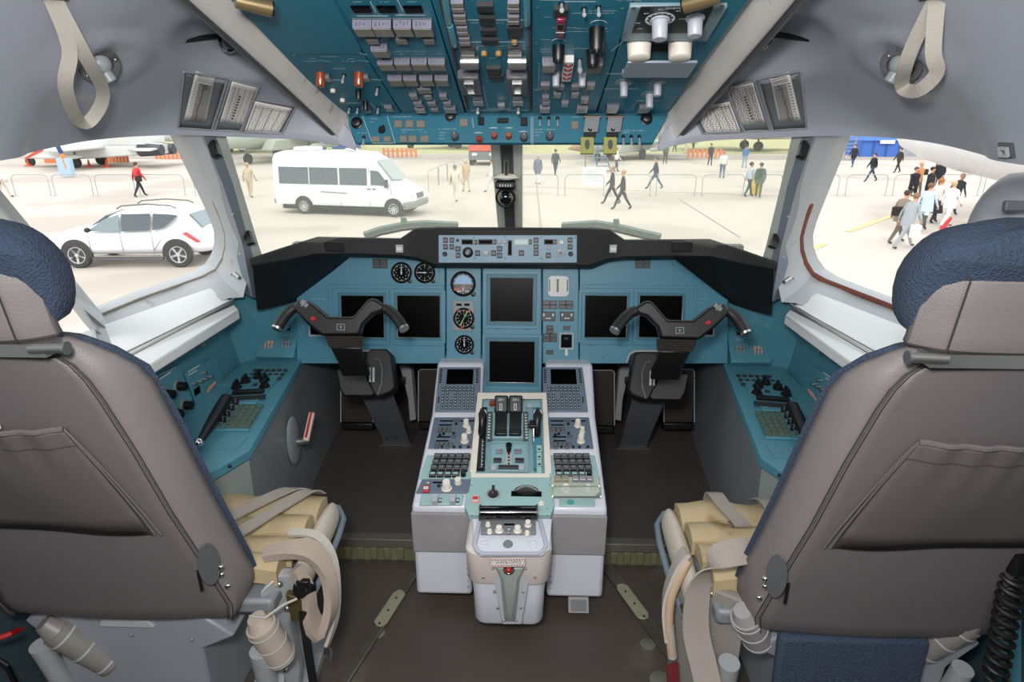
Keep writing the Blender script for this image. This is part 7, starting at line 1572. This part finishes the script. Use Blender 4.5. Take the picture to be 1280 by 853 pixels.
# white SUV, nose left
rear, front = gp(226, 333), gp(106, 334)
d = (front - rear); ang = math.atan2(d.y, d.x); mid = (front + rear)/2; sc = d.length / 2.82
side = V((-math.sin(ang), math.cos(ang), 0)); 
vis = 1  # camera side is local +y (car points to -x, camera at -Y)
mid = mid - side * .8
suv = thing('suv', mid, 'white SUV parked beyond the left side window, nose to the left', 'car'); M_ = Matrix.Translation(mid) @ Matrix.Rotation(ang, 4, 'Z'); suv.rotation_euler = (0, 0, ang); W[suv.name] = M_
b = MB(); car_body(b, [(2.40, .42, .62, .70, .55, .40), (2.33, .32, .72, .84, .80, .6), (2.0, .30, .80, .96, .90, .72), (1.5, .30, .88, 1.06, .93, .78), (1.1, .30, .92, 1.12, .94, .78), (.55, .30, .96, 1.42, .94, .70), (.1, .30, .97, 1.60, .94, .66), (-.6, .30, .98, 1.66, .94, .66), (-1.3, .30, 1.0, 1.62, .94, .66), (-1.75, .32, 1.02, 1.50, .93, .66), (-2.1, .34, 1.02, 1.22, .90, .68), (-2.28, .40, .98, 1.08, .84, .64), (-2.34, .45, .8, .9, .78, .6)]); lp(b, 'body', carw, suv, sub=1)
ys = lambda z: .955 - max(0, z - .97) * .42
def sidepoly(b, pts, off=.006, mi=0, s_=1):
    b.slab([V((x, s_*(ys(z) + off), z)) for x, z in pts], V((0, s_*.012, 0)), mi)
b = MB(); sidepoly(b, [(.98, 1.05), (.55, 1.36), (.15, 1.48), (.12, 1.04)], -.02); lp(b, 'side_window', mat('car_window_light', '7d8b8e', .12), suv)
b = MB(); sidepoly(b, [(.06, 1.04), (.08, 1.49), (-.72, 1.50), (-.72, 1.06)], -.02); lp(b, 'side_window', cglass, suv)
b = MB(); sidepoly(b, [(-.80, 1.06), (-.80, 1.50), (-1.35, 1.47), (-1.5, 1.44), (-1.1, 1.14)], -.02); lp(b, 'side_window', cglass, suv)
b = MB(); b.slab([(-1.74, .60, 1.44), (-2.10, .74, 1.10), (-2.2, -.6, 1.12), (-1.86, -.6, 1.46)], (-.07, .05, .05)); lp(b, 'rear_window', mat('car_window_light', '7d8b8e', .12), suv)
b = MB(); b.slab([(1.12, .3, 1.12), (1.0, .72, 1.1), (.52, .62, 1.42), (.5, -.3, 1.46), (1.12, -.5, 1.13)], (.03, .0, .03)); lp(b, 'windshield', cglass, suv)
b = MB(); sidepoly(b, [(-1.62, .98), (-1.75, 1.02), (-2.12, .74), (-2.0, .72)], .0); lp(b, 'tail_lamp', mat('tail_lamp_red', 'c4474a', .25, coat=.5), suv)
for x in (1.41, -1.41):
    b = MB(); b.prism([(x + .43*math.cos(a), .39 + .43*math.sin(a)) for a in [PI*k/16 - .18 for k in range(19)]], -.955, -.93, M=Matrix.Rotation(PI/2, 4, 'X')); lp(b, 'wheel_arch', mat('arch_dark', '3c3c3c', .8), suv)
    for s_ in (1, -1): wheel(suv, x, .965*s_, .37)
b = MB(); b.slab([V((1.0, .965, .30)), V((-.98, .965, .30)), V((-.98, .965, .23)), V((1.0, .965, .23))], (0, -.1, 0)); lp(b, 'sill', ctrim, suv, bev=.01)
b = MB(); b.slab([V((.9, .99, .36)), V((-.9, .99, .36)), V((-.9, .99, .33)), V((.9, .99, .33))], (0, -.04, 0)); lp(b, 'chrome_strip', M_steel, suv)
for s_ in (1, -1):
    b = MB(); b.tube([V((.25, .58*s_, 1.62)), V((.1, .58*s_, 1.70)), V((-.6, .58*s_, 1.745)), V((-1.25, .58*s_, 1.70)), V((-1.4, .58*s_, 1.63))], .018, 6); lp(b, 'roof_rail', ctrim, suv)
b = MB(); b.ball((.92, 1.03, 1.10), .10, 10, 8, sc=(.8, .9, .7)); lp(b, 'door_mirror', M_black, suv)
for x in (.25, -.85): b = MB(); b.box(x - .1, .945, .90, x + .1, .975, .93); lp(b, 'door_handle', carw, suv)
b = MB(); 
for x0, z0, x1, z1 in ((.10, .34, .10, 1.05), (1.0, .45, .98, 1.05), (-.76, .34, -.76, 1.05), (-.76, .5, -1.0, .8)): b.tube([V((x0, .945, z0)), V((x1, .945, z1))], .006, 4)
lp(b, 'door_gap', ctrim, suv)['kind'] = 'stuff'
b = MB(); sidepoly(b, [(2.02, .74), (2.22, .70), (2.15, .62), (1.95, .66)], -.09); lp(b, 'headlamp', M_chrome, suv)
# white minibus, nose right
rear, front = gp(383, 267), gp(494, 271); d = front - rear; ang = math.atan2(d.y, d.x); side = V((-math.sin(ang), math.cos(ang), 0)); mid = (front + rear)/2 + side*.85
van = thing('minibus', mid, 'white long minibus with dark side windows driving right, left of the centre post', 'van'); M_ = Matrix.Translation(mid) @ Matrix.Rotation(ang, 4, 'Z'); van.rotation_euler = (0, 0, ang); W[van.name] = M_
wb = d.length / 2
def vb(b):
    rings = []
    for x, zb, zs, zt, wl, wt in [(2.92, .42, .70, .85, .7, .55), (2.82, .35, .85, 1.02, .88, .7), (2.35, .32, 1.08, 1.30, .95, .78), (1.95, .32, 1.18, 1.50, .97, .78), (1.55, .32, 1.22, 2.0, .97, .76), (1.25, .32, 1.25, 2.32, .97, .78), (.8, .32, 1.25, 2.56, .97, .82), (-.5, .32, 1.25, 2.62, .97, .84), (-3.1, .32, 1.25, 2.60, .97, .84), (-3.42, .34, 1.25, 2.5, .95, .82), (-3.47, .45, 1.25, 2.3, .9, .78)]:
        rings.append([(x, -wl*.96, zb), (x, -wl, zb+.25), (x, -wl, zs), (x, -wt-.04, zt-.2), (x, -wt*.85, zt), (x, 0, zt+.02), (x, wt*.85, zt), (x, wt+.04, zt-.2), (x, wl, zs), (x, wl, zb+.25), (x, wl*.96, zb)])
    b.loft(rings)
b = MB(); vb(b); lp(b, 'body', carw, van, bev=.04, seg=2)
vy = lambda z: -(.97 - max(0, z - 1.25)*.085)
def vp(pts, nm, m_, off=.012): 
    b = MB(); b.slab([V((x, vy(z) - off + .01, z)) for x, z in pts], V((0, -.01, 0))); return lp(b, nm, m_, van)
vg = mat('minibus_window_grey', '59646a', .15, var=.1)
for x0, x1 in ((-3.15, -1.75), (-1.7, -.38), (-.30, .95)): vp([(x0, 1.28), (x1, 1.28), (x1, 1.98), (x0, 1.98)], 'side_window', vg)
wf = vp([(1.12, 1.30), (1.92, 1.30), (1.55, 1.78), (1.45, 1.88), (1.12, 1.90)], 'front_side_window', vg)
b = MB(); b.slab([V((2.0, -.74, 1.50)), V((2.12, 0, 1.44)), V((2.0, .74, 1.50)), V((1.36, .7, 2.26)), V((1.42, 0, 2.28)), V((1.36, -.7, 2.26))], V((.04, 0, .04))); lp(b, 'windshield', mat('minibus_windshield', 'a5adae', .12), van)
for x in (wb, -wb):
    b = MB(); b.prism([(x + .42*math.cos(a), .36 + .42*math.sin(a)) for a in [PI*k/16 for k in range(17)]], .955, .99, M=Matrix.Rotation(PI/2, 4, 'X')); lp(b, 'wheel_arch', mat('arch_dark', '3c3c3c', .8), van)
    for s_ in (1, -1): wheel(van, x, 1.0*s_, .34, .22, 9)
b = MB(); b.box(2.45, -.93, .36, 2.98, .93, .66); lp(b, 'bumper', mat('bumper_grey', '8d908c', .5), van, bev=.08, seg=3)
b = MB(); b.box(-3.53, -.93, .42, -3.3, .93, .62); lp(b, 'rear_bumper', mat('bumper_grey', '8d908c', .5), van, bev=.03)
b = MB(); b.slab([V((2.88, -.35, .95)), V((2.88, .35, .95)), V((2.95, .35, .75)), V((2.95, -.35, .75))], V((.03, 0, 0))); lp(b, 'grille', ctrim, van)
for s_ in (-1, 1): b = MB(); b.slab([V((2.55, s_*.86, 1.0)), V((2.82, s_*.72, .95)), V((2.88, s_*.7, .78)), V((2.6, s_*.9, .80))], V((.05, s_*.03, .02))); lp(b, 'headlamp', mat('headlamp_clear', 'cfd4d6', .15, coat=.6), van)
b = MB(); b.box(1.8, -1.17, 1.22, 1.92, -.98, 1.55); lp(b, 'door_mirror', M_greydark, van, bev=.02)
b = MB(); b.tube([V((-1.2, -.985, .98)), V((.0, -.985, .94))], .02, 6); lp(b, 'side_strip', mat('bumper_grey', '8d908c', .5), van)
b = MB()
for x0, z0, x1, z1 in ((1.04, .4, 1.04, 2.0), (-.31, .4, -.31, 2.1), (2.02, .9, 1.98, 1.35)): b.tube([V((x0, -.975, z0)), V((x1, vy(z1) - .003, z1))], .008, 4)
b.box(.95, -1.0, 1.12, 1.1, -.975, 1.16); b.box(1.18, -1.0, 1.12, 1.33, -.975, 1.16)
lp(b, 'door_gap', ctrim, van)['kind'] = 'stuff'
b = MB(); b.box(-2.6, -.5, 2.6, -1.7, .5, 2.78); lp(b, 'roof_vent', carw, van, bev=.06)
b = MB(); b.box(-.3, -.25, 2.62, .1, .25, 2.74); lp(b, 'roof_vent', carw, van, bev=.05)
b = MB(); b.box(-3.1, -.98, .22, 2.5, .98, .40); lp(b, 'underbody', M_black, van)
# ================================================ AIRCRAFT AND STALLS
jetg = mat('pale_jet_paint', 'd2d4d0', .45, var=.06, vscale=1.2); jetgreen = mat('green_grey_jet_paint', 'a9b0a6', .5, var=.12, vscale=.8); cone_m = mat('radome_grey', 'a5a6a5', .5); tyre = mat('aircraft_tyre', '2f3130', .8)
def jet(loc, yaw, label, paint, L_=17, cone=cone_m, stripe=True, s=1.0, h=1.9):
    M_ = Matrix.Translation(loc) @ Matrix.Rotation(R(yaw), 4, 'Z') @ Matrix.Scale(s, 4)
    t = thing('fighter_jet', loc, label, 'aircraft'); t.rotation_euler = (0, 0, R(yaw)); t.scale = (s, s, s); W[t.name] = M_
    def ring(x, cy, cz, ry, rz, n=16): return [(x, cy + ry*math.cos(2*PI*k/n), cz + rz*math.sin(2*PI*k/n)) for k in range(n)]
    b = MB(); b.loft([ring(L_*.5 - 2.6, 0, h, .48, .48), ring(L_*.5 - 4.5, 0, h + .15, .6, .68), ring(L_*.5 - 6.5, 0, h + .25, .75, .75), ring(0, 0, h + .2, 1.2, .6), ring(-4, 0, h + .15, 1.3, .55), ring(-L_*.5 + 1, 0, h, 1.1, .4)]); lp(b, 'fuselage', paint, t)
    b = MB(); b.loft([ring(L_*.5, 0, h - .15, .02, .02), ring(L_*.5 - .7, 0, h - .1, .2, .2), ring(L_*.5 - 1.6, 0, h - .04, .38, .38), ring(L_*.5 - 2.6, 0, h, .48, .48)]); lp(b, 'nose_cone', cone, t)
    b = MB(); b.ball((L_*.5 - 4.6, 0, h + .62), 1, 14, 8, sc=(1.5, .42, .5)); lp(b, 'canopy', mat('jet_canopy', '6c7a80', .15), t)
    for s_ in (1, -1):
        b = MB(); b.slab([(1.5, s_*1.0, h + .1), (-1.6, s_*5.6, h + .05), (-3.0, s_*5.6, h + .05), (-3.6, s_*1.0, h + .1)], (0, 0, .16)); lp(b, 'wing', paint, t, bev=.04)
        b = MB(); b.slab([(-5.0, s_*1.1, h), (-7.4, s_*3.6, h), (-8.4, s_*3.6, h), (-7.6, s_*1.1, h)], (0, 0, .12)); lp(b, 'tailplane', paint, t)
        b = MB(); b.slab([(-3.0, s_*1.35, h + .4), (-5.6, s_*1.7, h + 3.0), (-6.9, s_*1.7, h + 3.0), (-6.8, s_*1.35, h + .4)], (0, s_*.14, 0)); lp(b, 'tail_fin', paint, t)
        b = MB(); b.loft([[(3.2, s_*.55, h - .7), (3.2, s_*1.5, h - .7), (2.6, s_*1.5, h + .05), (2.6, s_*.55, h + .05)], [(-1, s_*.5, h - .75), (-1, s_*1.5, h - .75), (-1, s_*1.5, h + .2), (-1, s_*.5, h + .2)], [(-6, s_*.4, h - .45), (-6, s_*1.4, h - .45), (-6, s_*1.4, h + .3), (-6, s_*.4, h + .3)]]); lp(b, 'engine_intake', paint, t, bev=.1)
        if stripe:
            b = MB(); b.slab([(3.24, s_*1.52, h - .7), (2.9, s_*1.52, h - .7), (1.2, s_*1.52, h + .02), (1.8, s_*1.52, h + .02)], (0, s_*.03, 0)); lp(b, 'intake_stripe', mat('intake_red', 'c9503c', .5), t)
        b = MB(); b.loft([ring(1.2, s_*3.2, h - .45, .02, .02, 10), ring(.6, s_*3.2, h - .45, .17, .17, 10), ring(-2.2, s_*3.2, h - .45, .17, .17, 10), ring(-2.7, s_*3.2, h - .45, .05, .05, 10)]); b.box(-1.4, s_*3.2 - .05, h - .35, -.2, s_*3.2 + .05, h + .1); lp(b, 'missile', paint, t)
        b = MB(); b.bar((-1.0, s_*1.5, h - .2), (-1.0, s_*1.55, .4), .09); b.lathe([(.2, -.13), (.42, -.13), (.42, .13), (.2, .13)], 18, 1, Matrix.Translation((-1.0, s_*1.6, .42)) @ Matrix.Rotation(PI/2, 4, 'X')); lp(b, 'main_gear', [M_greymid, tyre], t)
        b = MB(); b.bar((-6, s_*.9, h - .05), (-7.8, s_*.9, h - .05), .52, .42, 16); lp(b, 'exhaust', M_greydark, t)
    b = MB(); b.bar((3.9, 0, h - .3), (3.9, 0, .4), .08); b.lathe([(.18, -.1), (.36, -.1), (.36, .1), (.18, .1)], 18, 1, Matrix.Translation((3.9, .0, .36)) @ Matrix.Rotation(PI/2, 4, 'X')); lp(b, 'nose_gear', [M_greymid, tyre], t)
    return t
p = gp(28, 209); jet(V((p.x + 3.9, p.y + 1, GZ)), 180, 'pale fighter jet with grey nose cone and red intake stripes, left window', jetg, h=1.4)
p = gp(245, 196); jet(V((p.x - .5, p.y + 8, GZ)), 180, 'second pale fighter jet with a large grey nose cone, near the left pillar', jetg, stripe=False, h=1.55)
p = gp(50, 186); jet(V((p.x, p.y + 30, GZ)), 165, 'distant white jet behind the first one in the left window', mat('white_jet_paint', 'e4e6e4', .45), stripe=False)
p = gp(935, 208); jet(V((p.x + 9, p.y + 24, GZ)), 5, 'large green grey jet parked at the right end of the windshield', jetgreen, stripe=True, s=1.25, h=1.75)
p = gp(707, 207); jet(V((p.x + 5.5, p.y + 7.9, GZ)), 235, 'green grey jet with brown nose cone right of the centre post', jetgreen, cone=mat('radome_brown', 'a58a6c', .6), stripe=False, s=1.1, h=1.35)
p = gp(316, 206); jet(V((p.x + 1, p.y + 5, GZ)), 250, 'green grey jet nose on, behind the beige dressed person', jetgreen, stripe=False, s=1.2, h=1.6)
p = gp(470, 204); jet(V((p.x + 3, p.y + 24, GZ)), 200, 'grey jet partly hidden behind the white minibus roof', jetgreen, stripe=False, s=1.1)
# airliner nose at the far right
t = thing('airliner', gp(1250, 230), 'big white airliner nose at the far right above the crowd', 'aircraft'); c0 = at(1388, 172, Y=27)
b = MB(); ax = V((-1, .12, 0)).normalized(); rings = []
for f, r_, dz_ in ((-5, 2.0, .0), (0, 2.0, 0), (3.2, 1.85, .05), (5.2, 1.5, .15), (6.6, 1.0, .15), (7.5, .5, .1), (7.8, .08, .05)):
    c_ = c0 + ax*f + V((0, 0, dz_)); rings.append([c_ + V((0, r_*math.cos(a), r_*math.sin(a))) for a in [2*PI*k/26 for k in range(26)]])
b.loft(rings); b.build('fuselage', mat('airliner_white', 'dfe1e4', .3, coat=.3), t)
b = MB(); q = at(1262, 212, Y=27); b.bar(q + V((0, 0, 0)), V((q.x, q.y, GZ + .3)), .12); b.build('nose_leg', M_greymid, t)
for (x0, y0, x1, y1, Y, col, nm) in ((1074, 169, 1122, 197, 0, '4a74c4', 'blue tent with a white sign, right window'), (1122, 176, 1132, 192, 0, '7aa48c', 'small green stall right of the blue tent'), (372, 162, 398, 192, 0, '4a64b4', 'blue and white parasol stall behind the minibus, left'), (402, 160, 432, 190, 0, '4a66b8', 'blue parasol stall behind the minibus, right'), (1034, 178, 1046, 192, 0, 'd8a040', 'yellow stall beside the right window pillar'), (1146, 182, 1172, 197, 0, 'c9ccc8', 'grey white tent right of the blue tent')):
    a = gp(x0, y1 - 1); e = gp(x1, y1 - 1); H = (y1 - y0) / F * (a.y) * 1.02; w = (e - a).length; c_ = (a + e)/2 + V((0, 1.5 + (4 if x0 == 402 else 0), 0)); t = thing('tent' if 'tent' in nm else 'stall', c_, nm, 'tent' if 'tent' in nm else 'stall')
    b = MB(); b.box(c_.x - w/2, c_.y - 1.5, GZ, c_.x + w/2, c_.y + 1.5, GZ + H*.66); wl = b.build('tent_wall', cloth(col), t)
    b = MB(); b.loft([[(c_.x - w*.52, c_.y - 1.7, GZ + H*.64), (c_.x + w*.52, c_.y - 1.7, GZ + H*.64), (c_.x + w*.52, c_.y + 1.7, GZ + H*.64), (c_.x - w*.52, c_.y + 1.7, GZ + H*.64)], [(c_.x - w*.28, c_.y - .2, GZ + H), (c_.x + w*.28, c_.y - .2, GZ + H), (c_.x + w*.28, c_.y + .2, GZ + H), (c_.x - w*.28, c_.y + .2, GZ + H)]]); b.build('tent_roof', cloth(col), t)
    if 'blue tent with' in nm:
        b = MB(); b.box(c_.x - .2, c_.y - 1.76, GZ + H*.52, c_.x + w*.32, c_.y - 1.71, GZ + H*.66); b.build('white_sign', cloth('e6e8ea'), t)
        for k in range(4): b = MB(); b.bar((c_.x - w/2 + k*w/3, c_.y - 1.62, GZ), (c_.x - w/2 + k*w/3, c_.y - 1.62, GZ + H*.66), .06); b.build('tent_pole', cloth('3f62ac'), t)
# red truck, boarding stairs, ladder frame
p = gp(604, 207); t = thing('truck', p, 'red truck with grey chassis just left of the centre post', 'truck'); b = MB(); b.box(p.x - 1.2, p.y, GZ + 1.1, p.x + 1.2, p.y + 4, GZ + 2.9); b.build('red_body', mat('truck_red', 'd8604c', .5), t, bev=.1)
b = MB(); b.box(p.x - 1.2, p.y - .05, GZ + .45, p.x + 1.2, p.y + 4, GZ + 1.1); b.build('chassis', M_greymid, t, bev=.03)
for s_ in (-1, 1):
    for dy in (.5, 3.2): b = MB(); b.bar((p.x + s_*1.15, p.y + dy, GZ + .5), (p.x + s_*.85, p.y + dy, GZ + .5), .5, .5, 16); b.build('wheel', tyre, t)
for s_ in (-.7, .7): b = MB(); b.box(p.x + s_ - .2, p.y - .08, GZ + .8, p.x + s_ + .2, p.y - .04, GZ + 1.0); b.build('rear_lamp', cloth('e8e4dc'), t)
def ladder(a, e, top, w, n, nm, lab, col):
    t = thing(nm, a, lab, 'stairs'); mt = mat('ladder_' + col, col, .5); sd = V((1, .1, 0)).normalized()*w/2
    for s_ in (-1, 1): b = MB(); b.bar(a + sd*s_, top + sd*s_, .05, .05, 6); b.build('stringer', mt, t)
    for k in range(n): q = lerp(a, top, (k+.5)/n); b = MB(); b.strap([q - sd, q + sd], .25, .05, (0, 1, 0)); b.build('step', mt, t)
    for s_ in (-1, 1): b = MB(); b.bar(top + sd*s_, V((top.x, top.y, GZ)) + sd*s_, .04, .04, 6); b.build('support_leg', mt, t)
a = gp(757, 216); ladder(a, a, V((a.x - .9, a.y + 2.0, GZ + 2.6)), .9, 9, 'boarding_stairs', 'blue grey boarding stairs leaning up to the jet right of centre', '5c7890')
a = gp(1056, 201); ladder(a, a, V((a.x + 1.3, a.y + 2.0, GZ + 2.9)), 1.0, 9, 'metal_stairs', 'grey metal stairs left of the blue tent in the right window', '8a8f92')
a = gp(84, 222); t = thing('pitot_marker', a, 'orange and blue striped prop standing before the left fighter jet', 'marker')
for (x0, y0, x1, y1, r_, col) in ((84, 211, 77, 192, .12, 'e08a4a'), (77, 192, 69, 177, .14, '35457c')): b = MB(); b.bar(at(x0, y0, Y=a.y), at(x1, y1, Y=a.y), r_, r_, 8); b.build('striped_pole', cloth(col), t)
b = MB(); b.box(a.x - .45, a.y - .1, GZ + .1, a.x + .45, a.y + .3, GZ + 1.25); b.build('pale_box', cloth('a9c4da'), t, bev=.03)
for i, (x, y) in enumerate(((36, 208), (112, 209), (134, 209))): 
    q = gp(x, y); b = MB(); b.lathe([(.35, 0), (.3, .1), (.12, .12), (.04, .6), (0, .6)], 10, M=Matrix.Translation(q)); tag(b.build('wheel_chock', cloth('e0603c')), ['orange cone by the nose wheel of the left jet', 'orange cone by the near main wheel of the left jet', 'orange cone by the rear wheel of the left jet'][i], 'cone')
for i, (x0, x1, y) in enumerate(((58, 82, 204), (196, 232, 199), (480, 520, 197), (860, 900, 198), (130, 160, 203))):
    a, e = gp(x0, y), gp(x1, y); t = thing('low_fence', a, ['first orange low fence under the left jet', 'orange low fence near the left pillar', 'orange low tape fence behind the minibus', 'orange low fence near the right jet', 'orange low fence by the left jet tail'][i], 'fence')
    n = 8
    for k in range(n): q = lerp(a, e, k/(n-1)); b = MB(); b.box(q.x - .12, q.y - .04, GZ, q.x + .12, q.y + .04, GZ + .9); b.build('orange_slat', cloth('e08858'), t)
    b = MB(); b.strap([a + V((0, 0, .6)), e + V((0, 0, .6))], .05, .12, (0, 1, 0)); b.build('rail', cloth('e08858'), t)
q = gp(944, 243); t = thing('yellow_stand', q, 'yellow stand between the two people near the right windshield pillar', 'stand'); b = MB(); b.box(q.x - .22, q.y - .1, GZ, q.x + .22, q.y + .1, GZ + .95); b.build('frame', cloth('d8b84a'), t, bev=.03)
